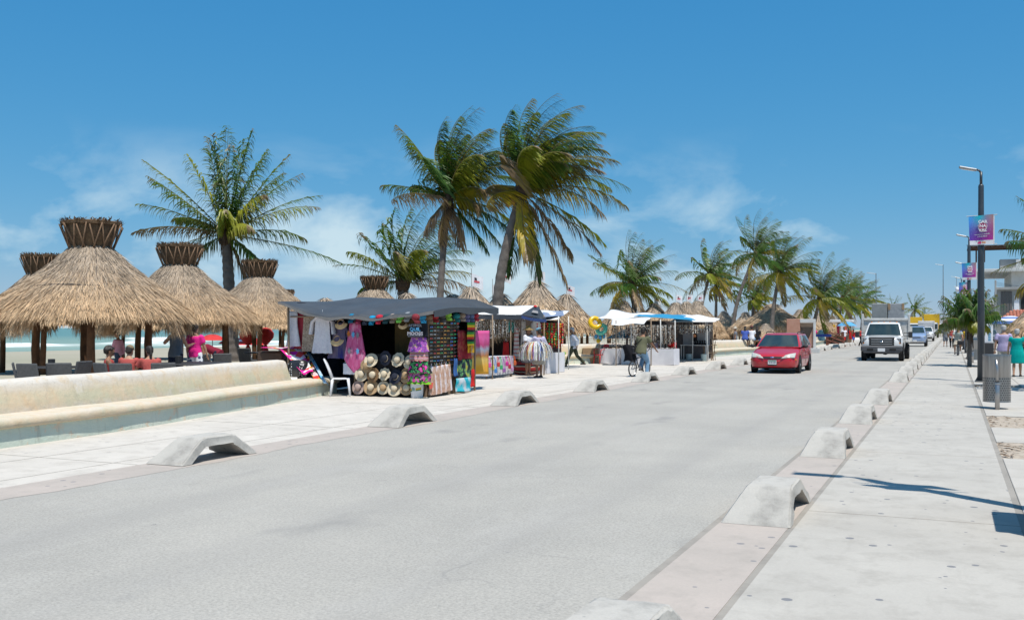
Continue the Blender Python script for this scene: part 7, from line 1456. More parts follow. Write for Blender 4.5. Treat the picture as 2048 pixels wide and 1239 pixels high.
# plastic chairs
def plastic_chair(label, loc, rz, mt, arms=False):
    root = thing('plastic_chair', label, 'chair', loc, rz)          # faces +Y
    b = MB(); b.grid(lambda a, e: ((a - .5) * (.42 - .03 * e), (e - .5) * .42, .43 - .02 * math.sin(math.pi * a) * math.sin(math.pi * e) - .015 * max(0, e - .85) * 6), 10, 10, thick=(0, 0, -.022)); b.build('seat', mt, root, smooth=True)
    for sx_ in (-1, 1):
        for sy in (-1, 1):
            b = MB(); t = Vector((sx_ * .19, sy * .185, .43)); f_ = Vector((sx_ * .225, sy * .235, 0)); b.tube([t, t.lerp(f_, .5), f_], [.036, .028, .022], 8, el=(1, .65)); b.build('leg', mt, root, smooth=True)
    bk = lambda x, z: Vector((x, -.19 - .16 * (z - .43) / .42 - .03 * (1 - (x / .22) ** 2), z))
    b = MB(); b.tube([bk(-.20, .43), bk(-.20, .62), bk(-.185, .78), bk(-.12, .86), bk(0, .885), bk(.12, .86), bk(.185, .78), bk(.20, .62), bk(.20, .43)], .022, 8); b.build('back_frame', mt, root, smooth=True)
    b = MB(); b.grid(lambda a, e: bk((a - .5) * .37 * (1 - .22 * e * e), .745 + .125 * e), 10, 4, thick=(0, -.014, 0)); b.build('top_rail', mt, root, smooth=True)
    for x in (-.115, -.04, .04, .115): b = MB(); b.tube([bk(x, .43), bk(x, .60), bk(x, .76)], .015, 6, el=(1.6, .6), ref=(1, 0, 0)); b.build('slat', mt, root, smooth=True)
    if arms:
        for sx_ in (-1, 1): b = MB(); b.tube([bk(sx_ * .2, .70), Vector((sx_ * .25, -.02, .67)), Vector((sx_ * .25, .17, .64)), Vector((sx_ * .22, .20, .43))], .022, 8, el=(1.3, .7)); b.build('armrest', mt, root, smooth=True)
    return root
q = G(690, 790); plastic_chair('white plastic chair with slotted back in front of the grey stall', (q.x + .02, q.y - .22, .003), R(-58), mat('white chair plastic', (.70, .71, .74), .38, (.66, .67, .70), 4))
q = G(1201, 727); plastic_chair('red plastic armchair beside the white-clothed bead table', (q.x, q.y, .003), R(150), mat('red chair plastic', (.55, .025, .03), .4), True)

# ---------------------------------------------------------------- second stall: white tarp, purses
S2 = thing('purse_stall', 'souvenir stall with a white tarp roof and hanging toy purses', 'stall', (-14.6, 30.5, 0))
A_, B2, C2, D2 = atT(938, 628, 31.0), atT(1042, 629, 33.2), atT(962, 611, 34.5), atT(1070, 611, 36.5)
sheetw(S2, 'white_tarp', quad(A_, B2, C2, D2, .06, .02), 20, 12, TARPW, thick=(0, 0, -.01))
E2, F2 = atT(1092, 637, 33.6), atT(1078, 614, 36.6)
sheetw(S2, 'black_tarp', quad(B2, E2, D2, F2, .05, .015), 14, 10, TARPK, thick=(0, 0, -.01)); sheetw(S2, 'black_flap', lambda a, e: A_.lerp(B2, a).lerp(A_.lerp(B2, a) - Vector((0, 0, .16)), e) + Vector((.02 * math.sin(a * 14), 0, 0)), 16, 3, TARPK); sheetw(S2, 'blue_edge', lambda a, e: B2.lerp(E2, a) + Vector((.015, 0, -.02 - .10 * e - .03 * math.sin(math.pi * a))), 10, 2, mat('navy tarp edge', (.03, .06, .18), .6))
b = MB(); b.grid(lambda a, e: quad(B2, E2, D2, F2)(.35 + .35 * a, .28 + .22 * e) + Vector((0, -.02, .03)), 6, 2); b.build('grey_emblem', mat('grey tarp emblem', (.28, .27, .27), .7), S2, off=S2.location)
b = MB(); b.grid(lambda a, e: quad(B2, E2, D2, F2)(.05 + .5 * a, .86 + .12 * e) + Vector((0, -.02, .03)), 6, 2); b.build('red_patch', M_bred, S2, off=S2.location)
for (u, v0, t) in ((985, 757, 31.4), (1021, 752, 33.0), (1088, 745, 34.0)): g_ = W(u, t); pole(S2, (g_.x, g_.y, 0), atT(u, 630, t), .022)
for (u, t) in ((958, 34.5), (1072, 36.8)): g_ = W(u, t); pole(S2, (g_.x, g_.y, 0), atT(u, 612, t), .022)
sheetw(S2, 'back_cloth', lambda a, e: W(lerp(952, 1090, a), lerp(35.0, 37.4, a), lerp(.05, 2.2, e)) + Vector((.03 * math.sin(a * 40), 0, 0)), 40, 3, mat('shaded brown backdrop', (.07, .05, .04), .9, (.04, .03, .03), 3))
t0, t1 = G(973, 758), G(1030, 752); LT = Vector((t0.x - .35, (t0.y + t1.y) / 2, 0)); r_ = thing('clothed_table', 'long table under a white cloth hung with toy purses', 'table', LT); Ln = t1.y - t0.y
b = MB(); b.grid(lambda a, e: (.35 + .02 * math.sin(a * 24), Ln * (a - .5), lerp(.10, .70, e)), 30, 4); b.grid(lambda a, e: (lerp(-.35, .36, e), Ln * (a - .5), .703), 20, 2); b.grid(lambda a, e: (lerp(-.35, .36, a), -Ln / 2 - .01 + .015 * math.sin(a * 12), lerp(.10, .70, e)), 10, 4); b.build('cloth', mat('white table cloth', (.66, .65, .67), .9, (.58, .57, .60), 3), r_, smooth=True)
for sx_ in (-.3, .3):
    for sy in (-1, 1): bx(r_, 'leg', (sx_, sy * (Ln / 2 - .1), .35), (.05, .05, .7), WOODT)
PC = [('pink', (.72, .10, .34)), ('yellow', (.62, .55, .02)), ('blue', (.05, .22, .55)), ('red', (.58, .04, .04)), ('green', (.04, .38, .14)), ('violet', (.34, .14, .42)), ('magenta', (.62, .03, .30)), ('crimson', (.5, .02, .06)), ('lilac', (.5, .30, .50)), ('orange red', (.62, .12, .03))]
for i, (nm, c_) in enumerate(PC):
    f_ = i / 9; y = LT.y + Ln * (f_ - .5) * .92; z = .40 - .10 * (i % 3) + .05; root = thing('toy_purse', '%s toy purse hanging before the white table cloth' % nm, 'purse', (LT.x + .43, y, z)); mt = mat('purse ' + nm, c_, .6)
    bx(root, 'pouch', (0, 0, 0), (.05, .17, .15), mt, .03); b = MB(); b.tube([Vector((0, -.06, .06)), Vector((-.02, -.02, .06 + (.70 - z) * .6)), Vector((-.05, 0, .70 - z + .01)), Vector((-.02, .03, .06 + (.70 - z) * .6)), Vector((0, .06, .06))], .009, 5); b.build('strap', mt, root)
# fringe of small trinkets on strings: one mass per colour
def trinkets(root, name, P0, P1, n, drop, cols, seed, bead=.016, sag=0.):
    g = random.Random(seed); P0, P1 = Vector(P0), Vector(P1); bs = [MB() for _ in cols]
    for i in range(n):
        p = P0.lerp(P1, g.random()) + Vector((g.gauss(0, .12), g.gauss(0, .12), -sag * g.random())); d = drop * g.uniform(.4, 1.1); k = g.randrange(len(cols)); bs[k].tube([p, p - UP * d], .003, 3); m_ = int(d / (bead * 3.2)) + 1
        for j in range(m_):
            q = p - UP * (d * (j + .5) / m_); r = bead * g.uniform(.6, 1.4); kk = k if g.random() < .7 else g.randrange(len(cols)); bs[kk].add([q + Vector((r, 0, 0)), q + Vector((0, r, 0)), q - Vector((r, 0, 0)), q - Vector((0, r, 0)), q + UP * r * 1.3, q - UP * r * 1.3], [(0, 1, 4), (1, 2, 4), (2, 3, 4), (3, 0, 4), (1, 0, 5), (2, 1, 5), (3, 2, 5), (0, 3, 5)])
    for b, c_ in zip(bs, cols):
        if b.v: o = b.build(name, c_, root, off=root.location); o['kind'] = 'stuff'
TB = [mat('shell bead', (.52, .45, .36), .5), mat('brown seed bead', (.12, .06, .03), .6), mat('black bead', (.015, .015, .016), .4), mat('white bead', (.66, .65, .62), .4)]
trinkets(S2, 'hanging_necklaces', atT(955, 640, 31.8), atT(1030, 640, 33.4), 120, .55, TB, 5); trinkets(S2, 'hanging_necklaces', atT(968, 660, 32.6), atT(1000, 655, 33.4), 70, .3, TB, 6)
garment('striped_dress', 'white dress with red stripes hung inside the purse stall', 'dress', atT(1033, 655, 35.0), [(0, .16), (.3, .17), (1.1, .26)], print_mat('white with red bands', 'stripes', [(.62, .58, .56), (.62, .58, .56), (.5, .08, .08), (.60, .56, .55)], 2.2), 'x', .05, seed=2); garment('embroidered_dress', 'white embroidered dress hung inside the purse stall', 'dress', atT(1047, 642, 35.6), [(0, .18), (.4, .2), (1.2, .3)], print_mat('white with dark embroidery', 'flowers', [(.10, .08, .10), (.58, .55, .52), (.60, .57, .55), (.56, .53, .50)], 6), 'x', .05, seed=3); garment('red_garment', 'plain red garment hung low in the purse stall', 'dress', atT(1012, 684, 34.5), [(0, .22), (.75, .28)], M_bred, 'x', .05, seed=4); garment('green_garment', 'teal shirt hung high in the purse stall', 'shirt', atT(1023, 644, 34.8), [(0, .3), (.36, .32)], M_teal, 'x', .05, seed=5); garment('blouse', 'pale blouse hung behind the two women', 'blouse', atT(1072, 642, 36.2), [(0, .3), (.5, .3), (.8, .32)], print_mat('white red embroidered', 'flowers', [(.5, .05, .05), (.6, .58, .56), (.62, .6, .58), (.6, .58, .56)], 5), 'x', .05, sleeves=.25, seed=6)
b = MB(); q = W(1050, 34.4); P_rug = print_mat('red striped blanket', 'stripes', [(.34, .03, .03), (.36, .04, .03), (.42, .36, .28), (.03, .025, .025), (.34, .03, .03)], 1.6, dist=2.); b.ell((0, 0, .24), (.55, .4, .26), 18, 8); tag(b.build('folded_blanket', P_rug, smooth=True, loc=(q.x, q.y, 0), rz=TH), 'rolled red striped blanket lying behind the two women', 'blanket')
# bag stand next to the second stall
S2B = thing('bag_stand', 'stand of red and green woven bags under a blue and white tarp', 'stall', (W(1110, 36).x, W(1110, 36).y, 0))
sheetw(S2B, 'tarp', quad(atT(1060, 641, 33.6), atT(1115, 638, 34.6), atT(1078, 620, 38), atT(1139, 621, 39), .1, .02), 16, 10, [TARPW][0], thick=(0, 0, -.01)); sheetw(S2B, 'blue_lining', quad(atT(1083, 634, 35.0), atT(1128, 631, 35.6), atT(1086, 622, 38), atT(1126, 622, 38.6), .08), 12, 6, mat('faded blue tarp', (.22, .28, .42), .6))
for (u, t) in ((1117, 34.8), (1098, 37.5), (1137, 38.5)): g_ = W(u, t); pole(S2B, (g_.x, g_.y, 0), atT(u, 632, t), .022, PMET)
sheetw(S2B, 'mesh_panel', quad(atT(1091, 705, 34.9), atT(1123, 704, 35.3), atT(1091, 640, 34.9), atT(1121, 641, 35.3)), 6, 6, mat('dark mesh', (.05, .03, .03), .9))
trinkets(S2B, 'woven_charms', atT(1092, 645, 34.8), atT(1120, 646, 35.1), 120, .9, [M_bred, mat('green charm', (.02, .30, .08), .7), M_yel, M_maroon, M_coral], 8, .03)
c0, c1 = G(1085, 746), G(1123, 744); LT2 = Vector(((c0.x + c1.x) / 2 - .3, (c0.y + c1.y) / 2, 0)); r_ = thing('clothed_table', 'square table with a plain white cloth to the ground by the bag stand', 'table', LT2); b = MB(); b.grid(lambda a, e: (lerp(-.45, .45, a), -.9 + .03 * math.sin(a * 14) * (1 - e), lerp(.01, .74, e)), 16, 4); b.grid(lambda a, e: (.45 + .03 * math.sin(a * 16) * (1 - e), lerp(-.9, .9, a), lerp(.01, .74, e)), 20, 4); b.grid(lambda a, e: (lerp(-.45, .45, a), lerp(-.9, .9, e), .742), 4, 4); b.build('cloth', mat('white table cloth', (.66, .65, .67)), r_, smooth=True); bx(r_, 'trestle', (0, 0, .36), (.7, 1.5, .7), WOODT)

# ---------------------------------------------------------------- third stall: beads and jewellery
S3 = thing('bead_stall', 'bead and jewellery stall under white and blue tarps', 'stall', (-12.6, 43.5, 0))
sheetw(S3, 'white_tarp', quad(atT(1196, 638, 44), atT(1302, 634, 44.4), atT(1222, 620, 48), atT(1318, 629, 48), .05, .05, 1), 18, 10, TARPW, thick=(0, 0, -.01)); sheetw(S3, 'white_flap', quad(atT(1222, 650, 42.4), atT(1288, 646, 42.2), atT(1224, 638, 43.6), atT(1302, 634, 43.4), .03, .03, 2), 14, 6, TARPW, thick=(0, 0, -.01)); sheetw(S3, 'blue_tarp', quad(atT(1268, 631, 44.2), atT(1392, 640, 46), atT(1285, 627, 49), atT(1370, 630, 50), -.06, .03), 16, 8, TARPB, thick=(0, 0, -.01)); sheetw(S3, 'blue_side_cloth', quad(atT(1212, 676, 46.5), atT(1262, 676, 46.8), atT(1286, 640, 46), atT(1292, 640, 46.2), .05), 10, 8, TARPB)
m = NT('white tarp with printed logos'); v = m.coord(); q_ = m.n('ShaderNodeTexVoronoi'); q_.inputs['Scale'].default_value = 1.7; m.l(v, q_.inputs['Vector']); s_ = m.n('ShaderNodeSeparateColor'); m.l(q_.outputs['Color'], s_.inputs[0]); c_ = m.mix(m.math('MULTIPLY', m.math('LESS_THAN', q_.outputs['Distance'], .17), .85), (.74, .74, .73), m.ramp(s_.outputs[0], [(0, (.5, .03, .05)), (.5, (.06, .26, .08)), (.75, (.5, .03, .05))], 'CONSTANT')); TARPP = m.out(c_, .6)
sheetw(S3, 'printed_tarp', quad(atT(1340, 643, 46.2), atT(1430, 643, 47.5), atT(1362, 628, 51), atT(1440, 637, 51), -.16, .03), 18, 10, TARPP, thick=(0, 0, -.01))
for (u, t, v) in ((1232, 42.6, 640), (1302, 42.3, 636), (1262, 43.6, 640), (1321, 44.6, 638), (1350, 44.5, 640), (1411, 48.6, 640), (1385, 48.4, 640), (1414, 47.4, 645)):
    g_ = W(u, t); pole(S3, (g_.x, g_.y, 0), atT(u, v, t), .024, POLE if u in (1232, 1302) else PMET)
b = MB(); b.tube([atT(1228, 650, 43.4), atT(1428, 650, 47.6)], .015, 6); b.build('cross_rail', POLE, S3, off=S3.location)
def clothed(label, x0, x1, y0, y1, h_, seed, sh=.0):
    r_ = thing('clothed_table', label, 'table', ((x0 + x1) / 2, (y0 + y1) / 2, 0)); w, d = (x1 - x0) / 2, (y1 - y0) / 2; b = MB(); b.grid(lambda a, e: (lerp(-w, w, a), -d + .03 * math.sin(a * 13 + seed) * (1 - e), lerp(.01 + .02 * math.sin(a * 7), h_, e)), 26, 4); b.grid(lambda a, e: (w + .02 * math.sin(a * 13) * (1 - e), lerp(-d, d, a), lerp(.01, h_, e)), 8, 4); b.grid(lambda a, e: (-w - .02 * math.sin(a * 13) * (1 - e), lerp(-d, d, a), lerp(.01, h_, e)), 8, 4); b.grid(lambda a, e: (lerp(-w, w, a), lerp(-d, d, e), h_ + .002), 4, 4); b.build('cloth', mat('white table cloth', (.66, .65, .67)), r_, smooth=True); bx(r_, 'trestle', (0, 0, h_ / 2 - .02), (2 * w - .3, 2 * d - .2, h_ - .06), WOODT); return r_
clothed('white-clothed bead table next to the red armchair', -14.75, -13.75, 42.3, 43.1, .70, 1); clothed('long white-clothed jewellery table facing the cyclist', -13.5, -11.1, 41.75, 42.7, .72, 3)
def goods(root_label, name, x0, x1, y0, y1, z, n, cols, seed, r=.03, cat='trinkets'):
    g = random.Random(seed); bs = [MB() for _ in cols]; root = thing(name, root_label, cat, ((x0 + x1) / 2, (y0 + y1) / 2, z))
    for i in range(n): k = g.randrange(len(cols)); rr = r * g.uniform(.6, 1.5); bs[k].ell((g.uniform(x0, x1), g.uniform(y0, y1), z + rr * .5), (rr, rr * g.uniform(.6, 1.2), rr * g.uniform(.5, 1.)), 6, 4)
    for b, c_ in zip(bs, cols):
        if b.v: o = b.build('pieces', c_, root, smooth=True, off=root.location); o['kind'] = 'stuff'
goods('dark bracelets and bead trinkets spread on the jewellery table', 'bead_trinkets', -13.45, -11.15, 41.8, 42.6, .72, 420, [TB[1], TB[2], TB[2], STEEL], 3); goods('small figures lined up on the bead table', 'bead_trinkets', -14.7, -13.8, 42.35, 43.0, .70, 160, [TB[2], TB[0], TB[1]], 4, .03)
trinkets(S3, 'hanging_necklaces', atT(1230, 650, 43.4), atT(1350, 650, 45.4), 260, .85, TB, 11, .022); trinkets(S3, 'hanging_necklaces', atT(1272, 652, 45.5), atT(1350, 652, 46.8), 240, 1.0, TB, 12, .026); trinkets(S3, 'hanging_necklaces', atT(1352, 650, 46.0), atT(1425, 650, 48), 160, .4, TB, 13, .024)
sheetw(S3, 'back_cloth', lambda a, e: W(lerp(1268, 1425, a), lerp(48.5, 51.5, a), lerp(.03, 2.0, e)) + Vector((.03 * math.sin(a * 40), 0, 0)), 40, 3, mat('dark stall backdrop', (.035, .032, .035), .9, (.06, .05, .05), 3))
g_ = G(1360, 722); r_ = thing('display_shelf', 'white shelf table with black necklace busts and hanging chains', 'shelf', (-11.75, 48.2, 0)); bx(r_, 'shelf_top', (0, 0, .78), (1.35, .6, .04), PMET)
for sx_ in (-.62, .62):
    for sy in (-.25, .25): bx(r_, 'leg', (sx_, sy, .39), (.04, .04, .76), PMET)
bx(r_, 'back_board', (0, .3, 1.25), (1.35, .03, .9), mat('pale grey board', (.36, .36, .38), .8))
for i in range(5): b = MB(); b.lathe([(.05, 0), (.07, .04), (.035, .14), (.05, .2), (.001, .24)], 10, (.05 + .12 * i, -.1, .80)); b.build('necklace_bust', DARKC, r_, smooth=True)
bx(r_, 'dark_poster', (.0, -.02, 1.28), (.26, .02, .62), DARKC); b = MB(); b.lathe([(.001, 0), (.08, 0)], 16, (0, -.035, 1.25), M=Matrix.Rotation(R(90), 3, 'X')); b.build('orange_roundel', ORG, r_)
b = MB(); g2 = random.Random(3)
for i in range(60): x = g2.uniform(-.62, .62); b.tube([Vector((x, .27, 1.62)), Vector((x, .26, 1.62 - g2.uniform(.12, .3)))], .006, 4)
o = b.build('chains', STEEL, r_); o['kind'] = 'stuff'
for i, (x, lb) in enumerate(((-11.95, 'pale blue bucket under the display shelf'), (-11.2, 'pale blue bucket standing just outside the display shelf'))): b = MB(); b.lathe([(.001, 0), (.14, 0), (.17, .34), (.175, .345), (.16, .34)], 20); tag(b.build('bucket', mat('pale blue plastic', (.42, .56, .60), .5), loc=(x, 47.9, .003), smooth=True), lb, 'bucket')
for i, u in enumerate((1357, 1365, 1372, 1379, 1400, 1406)):
    q = atT(u, 653, 46.6); b = MB(); b.ell((0, 0, 0), (.085, .085, .10), 10, 7); b.ell((.05, -.06, -.02), (.035, .03, .03), 8, 5); b.tube([Vector((0, 0, .09)), Vector((0, 0, .3))], .004, 4); tag(b.build('coconut_charm', mat('pale coconut shell', (.55, .45, .32), .7, (.3, .2, .12), 7), smooth=True, loc=q), 'carved coconut charm hanging over the display shelf', 'charm', 'coconut charms over the display shelf')
for k, (w, lb) in enumerate((((1420, 49.5), 'bundle of dry sticks leaning beside the display shelf'),)):
    q = W(*w); r_ = thing('stick_rack', 'rickety rack of dry sticks and driftwood beside the display shelf', 'rack', (q.x, q.y, 0)); g3 = random.Random(5)
    for i in range(14): b = MB(); x = g3.uniform(-.25, .25); b.tube([Vector((x, g3.uniform(-.2, .2), 0)), Vector((x + g3.gauss(0, .1), g3.uniform(-.2, .2), g3.uniform(.5, 1.35)))], .018, 6); b.build('stick', POLE, r_)
    for z in (.35, .75, 1.1): b = MB(); b.tube([Vector((-.35, 0, z)), Vector((.35, 0, z + .03))], .02, 6); b.build('crossbar', POLE, r_)
# inflatables hung on a pole
def ring(lab, u, v, t, r, c_, rot): q = atT(u, v, t); root = thing('swim_ring', lab, 'swim ring', q); root.rotation_euler = rot; b = MB(); b.tube([Vector((r * .68 * math.cos(a), r * .68 * math.sin(a), 0)) for a in [2 * math.pi * i / 28 for i in range(29)]], r * .32, 14, caps=False); b.build('tube', mat('vinyl ' + lab[:12], c_, .25, c_, spec=.6), root, smooth=True); b = MB(); b.tube([Vector((r * .7, .05, r * .3)), Vector((r * .7, .05, r * .36))], .012, 8); b.build('valve', WHT, root)
ring('yellow inflatable swim ring hung high by the bead stall', 1190, 645, 44.2, .33, (.70, .44, .0), (R(62), R(38), R(20))); ring('mint inflatable swim ring below the yellow one', 1203, 658, 44.5, .30, (.12, .55, .42), (R(60), R(-35), R(10)))
q = atT(1199, 672, 44.6); b = MB(); g4 = random.Random(3)
for i in range(9): b.ell((g4.gauss(0, .1), g4.gauss(0, .06), g4.gauss(0, .14)), (.09, .06, .11), 10, 6, i % 2)
tag(b.build('inflatable_toy', [LBL, mat('vinyl yellow', (.68, .45, .02), .3)], smooth=True, loc=q), 'crumpled blue and yellow inflatable toy under the swim rings', 'toy')
g_ = W(1198, 44.6); o = thing('wooden_pole', 'thin wooden pole holding the swim rings', 'pole', (g_.x, g_.y, 0)); pole(o, (g_.x, g_.y, 0), atT(1198, 636, 44.6), .022)
# shell tables and crates behind
for k, (u, t, lb) in enumerate(((1192, 52, 'dark table heaped with white shells behind the swim rings'), (1222, 47.5, 'low table of pale shells behind the red armchair'))):
    q = W(u, t); r_ = thing('shell_table', lb, 'table', (q.x, q.y, -.01), TH * .5); bx(r_, 'top', (0, 0, .72), (2.6, .8, .06), DARKC)
    for sx_ in (-1.2, 1.2): bx(r_, 'leg', (sx_, 0, .35), (.06, .6, .7), WOODT)
    b = MB(); g5 = random.Random(k)
    for i in range(260): rr = g5.uniform(.03, .075); b.ell((g5.uniform(-1.25, 1.25), g5.uniform(-.36, .36), .76 + rr * .4), (rr, rr * .8, rr * .7), 6, 4)
    o = b.build('shells', mat('white shell', (.62, .55, .48), .6, (.5, .4, .33), 12), r_, smooth=True); o['kind'] = 'stuff'
for k, (u, t, z, lb) in enumerate(((1176, 45.2, 0, 'lower brown carton beside the red armchair'), (1180, 45.3, .36, 'upper brown carton stacked beside the red armchair'))): q = W(u, t); b = MB(); b.cbox((0, 0, .18), (.7, .5, .35), .015); r_ = b.build('carton', mat('brown cardboard', (.33, .22, .13), .9), loc=(q.x, q.y, z), rz=.3 + .1 * k); tag(r_, lb, 'carton')
q = W(1128, 40.2); b = MB(); b.cbox((0, 0, 0), (.4, .2, .05), .02)
for s_ in (-1, 1): b.lathe([(.001, -.03), (.07, -.03), (.08, 0), (.07, .03), (.001, .03)], 12, (s_ * .17, -.1, 0), M=Matrix.Rotation(R(90), 3, 'X'))
tag(b.build('toy_vehicle', mat('lime toy plastic', (.22, .55, .05), .4), loc=(b1.x - .1, b1.y - .2, .50), rz=.4), 'lime green toy vehicle lying on the low sea wall', 'toy')
# ---------------------------------------------------------------- far stall, stair, pink doorway
r_ = thing('pink_gateway', 'pink plaster wall with a white-framed dark doorway under the palm', 'wall', (W(1600, 65).x, W(1600, 65).y, 0)); PKW = mat('faded pink plaster', (.46, .26, .19), .9, (.40, .20, .14), 2.5, .3, 14); K = 30.
bx(r_, 'wall', (-.42, 0, 1.12), (.86, .25, 2.24), PKW); bx(r_, 'lintel', (.5, 0, 2.1), (.98, .27, .24), PLW); bx(r_, 'jamb', (.93, 0, .99), (.14, .26, 1.98), PLW); bx(r_, 'recess', (.42, .3, .99), (.84, .08, 1.98), mat('brown grey recess', (.18, .14, .11), .9)); b = MB(); b.prism([(.2, 0), (.86, 0), (.86, 1.7)], -.02, .20, 'y'); b.build('buttress', PKW, r_); bx(r_, 'plinth', (.6, -.4, .15), (1.4, .5, .3), PLW)
r_ = thing('wooden_stair', 'brown wooden stair frame with crossed rails by the far stall', 'stair', (W(1670, 84).x, W(1670, 84).y, 0)); RB = mat('red brown timber', (.17, .06, .04), .8)
for (a, c_) in (((-.7, 0, 0), (-.7, 0, 1.5)), ((.6, 0, 0), (.6, 0, 1.3)), ((-.7, 0, 1.4), (.7, 0, .8)), ((-.7, 0, .6), (.9, 0, .1)), ((-.7, 0, 1.0), (.7, 0, .45)), ((-.6, 0, .2), (.5, 0, 1.2)), ((-.7, 1, 0), (-.7, 1, 1.5)), ((.6, 1, 0), (.6, 1, 1.3))): b = MB(); b.tube([Vector(a), Vector(c_)], .055, 4); b.build('timber', RB, r_)
for i in range(5): bx(r_, 'tread', (-.4 + i * .28, .5, .5 - i * .09), (.26, 1.0, .04), RB)
r_ = thing('far_stall', 'far stall with a flat white canopy and bright clothes', 'stall', (W(1680, 101).x, W(1680, 101).y, 0)); bx(r_, 'canopy', (0, 0, 2.35), (2.6, 2.2, .28), TARPW)
for sx_ in (-1.2, 1.2):
    for sy in (-1, 1): b = MB(); b.tube([Vector((sx_, sy, 0)), Vector((sx_, sy, 2.3))], .03, 6); b.build('pole', POLE, r_)
bx(r_, 'counter', (0, .3, .45), (2.2, .8, .9), WOODT)
for i, (x, mt) in enumerate(((-.9, M_blue), (-.5, M_yel), (-.1, M_maroon), (.3, M_white), (.7, M_coral), (1.0, M_navy))): bx(r_, 'hanging_garment', (x, -1.0, 1.5), (.28, .08, .9), mt, .03)
umbrella('sky blue umbrella in front of the far white canopy', W(1694, 96).x, W(1694, 96).y, 2.25, .95, [LBL, LBL]); 
for i, (u, mt, lb) in enumerate(((1705, M_coral, 'orange cloth hanging at the far stall edge'), (1701, M_bred, 'red cloth hanging at the far stall edge'))): q = atT(u, 660, 98); b = MB(); b.grid(lambda a, e: (.3 * (a - .5), .03 * math.sin(a * 9), -.9 * e), 6, 5, thick=(0, .02, 0)); tag(b.build('hanging_cloth', mt, smooth=True, loc=q), lb, 'cloth')
q = W(1643, 80); b = MB(); b.cbox((0, 0, .62), (.5, .4, .9), .1); tag(b.build('drum', mat('pale blue drum', (.28, .52, .60), .5), loc=(q.x, q.y, .4)), 'pale blue drum standing behind the short far wall', 'drum'); q = W(1647, 78.5); b = MB(); b.cbox((0, 0, .15), (1.2, .5, .22), .04); tag(b.build('blue_crate', M_blue, loc=(q.x, q.y, .88)), 'flat royal blue crate resting on the short far wall', 'crate')

# ---------------------------------------------------------------- furniture under the palapas
RAT = mat('grey woven rattan', (.075, .078, .082), .7, (.055, .057, .06), 20, .4, 60); TBL = mat('dark table top', (.028, .028, .03), .6)
def rattan(label, u, t, rz, first=[None]):
    q = W(u, t)
    if first[0] is not None: return dup(first[0], (q.x, q.y, -.01), rz, label)
    root = thing('rattan_chair', label, 'chair', (q.x, q.y, -.01), rz, 'grey rattan chairs under the palapas'); first[0] = root
    bx(root, 'seat', (0, 0, .40), (.50, .48, .10), RAT, .02); b = MB(); M_ = Matrix.Rotation(R(12), 3, 'X'); b.cbox((0, -.27, .64), (.52, .05, .52), .02, M=M_); b.build('backrest', RAT, root)
    for sx_ in (-.22, .22):
        for sy in (-.2, .2): bx(root, 'leg', (sx_, sy, .18), (.045, .045, .36), RAT, .005)
    return root
for u, t, a, lb in ((58, 21.6, dirr(1, .5), 'grey rattan chair turned sideways at the empty table'), (73, 21.2, dirr(.2, 1), 'grey rattan chair with its back to the wall at the empty table'), (122, 21.6, dirr(-.3, 1), 'grey rattan chair between the two front posts'), (146, 22.6, dirr(-1, .3), 'grey rattan chair beside the thick front post'), (226, 21.5, dirr(.6, .8), 'grey rattan chair of the curly-haired woman'), (255, 21.4, dirr(.1, 1), 'grey rattan chair behind the man in the tan cap'), (331, 21.6, dirr(-.2, 1), 'grey rattan chair beside the woman with tied hair'), (415, 28.6, dirr(.2, 1), 'grey rattan chair right of the man in pink'), (445, 29.4, dirr(-.3, 1), 'grey rattan chair below the bending person'), (497, 37, dirr(.3, 1), 'grey rattan chair under the palapa with red parasols')): rattan(lb, u, t, a)
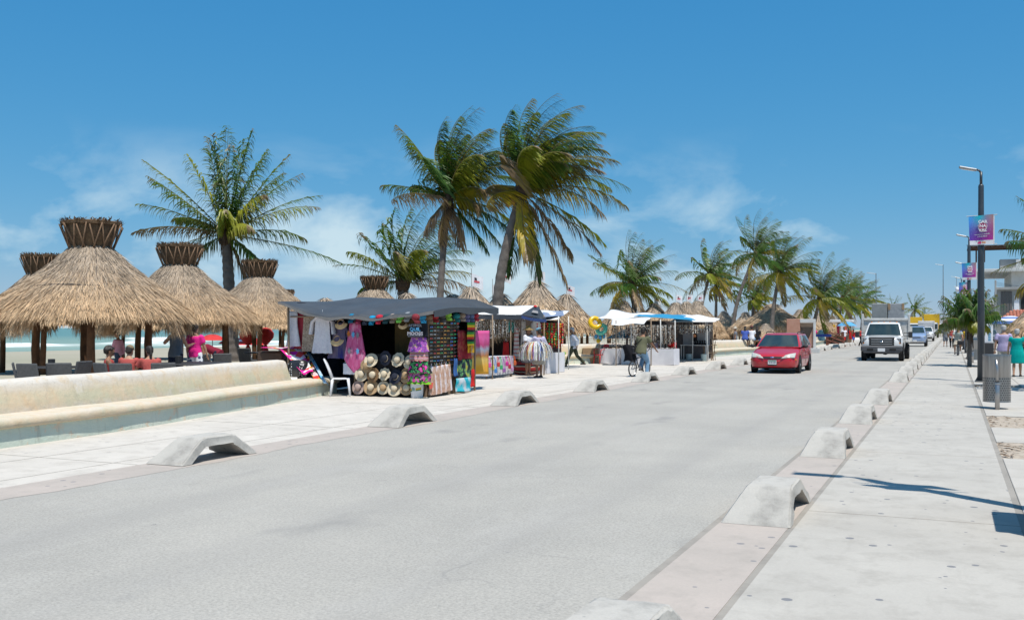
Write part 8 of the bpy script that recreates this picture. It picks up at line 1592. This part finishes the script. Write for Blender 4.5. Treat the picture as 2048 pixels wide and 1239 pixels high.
for u, t, lb, w in ((108, 22.6, 'empty dark round table round the palapa post', .62), (282, 23.0, 'dark table where the trio in red sits', .6), (384, 25.0, 'long dark table before the man in pink', 1.0), (538, 36.0, 'dark table beneath the red parasols', .9)):
    q = W(u, t); r_ = thing('round_table', lb, 'table', (q.x, q.y, -.01)); b = MB(); b.lathe([(.001, .76), (w, .76), (w + .01, .745), (w, .73), (.001, .73)], 28); b.build('table_top', TBL, r_, auto=40); b = MB(); b.tube([Vector((0, 0, 0)), Vector((0, 0, .74))], .05, 10); b.lathe([(.001, .03), (.3, .03), (.3, 0)], 20); b.build('pedestal', TBL, r_)
for u, t, lb in ((103, 22.5, 'black napkin box on the empty round table'), (357, 24.9, 'black napkin box on the long dark table')): q = W(u, t); b = MB(); b.cbox((0, 0, .09), (.12, .12, .18), .01); tag(b.build('napkin_box', BPL, loc=(q.x, q.y, .752)), lb, 'box')
RP = mat('red parasol cloth', (.60, .04, .035), .8, (.5, .03, .03), 4, .4, 10)
for u, v, t, s_, lb, rot in ((496, 672, 46, 1., 'red parasol tied closed, hanging like a bulb', 0), (531, 680, 47, .95, 'red parasol tied closed, sagging beside a post', .35)):
    q = W(u, t); r_ = thing('closed_parasol', lb, 'parasol', (q.x, q.y, bz(q.x))); b = MB(); b.tube([Vector((0, 0, 0)), Vector((0, 0, 2.2))], .03, 8); b.build('pole', POLE, r_); b = MB(); b.lathe([(.05, 1.78), (.25, 1.7), (.38, 1.5), (.36, 1.3), (.2, 1.08), (.06, .95), (.12, .78), (.16, .5), (.1, .28)], 22, wob=lambda a, q_: .08 * math.sin(9 * a)); b.build('cloth', RP, r_, smooth=True)
umbrella('low red and white beach umbrella near the bending person', W(467, 52).x, W(467, 52).y, 1.35, .8, [RP, WHT], zg=bz(W(467, 52).x)); umbrella('low red beach umbrella beside the red and white one', W(505, 55).x, W(505, 55).y, 1.3, .9, [RP, RP], zg=bz(W(505, 55).x)); umbrella('red beach umbrella over green goods beyond the palapas', W(425, 58).x, W(425, 58).y, 1.55, .8, [RP, RP], zg=bz(W(425, 58).x))
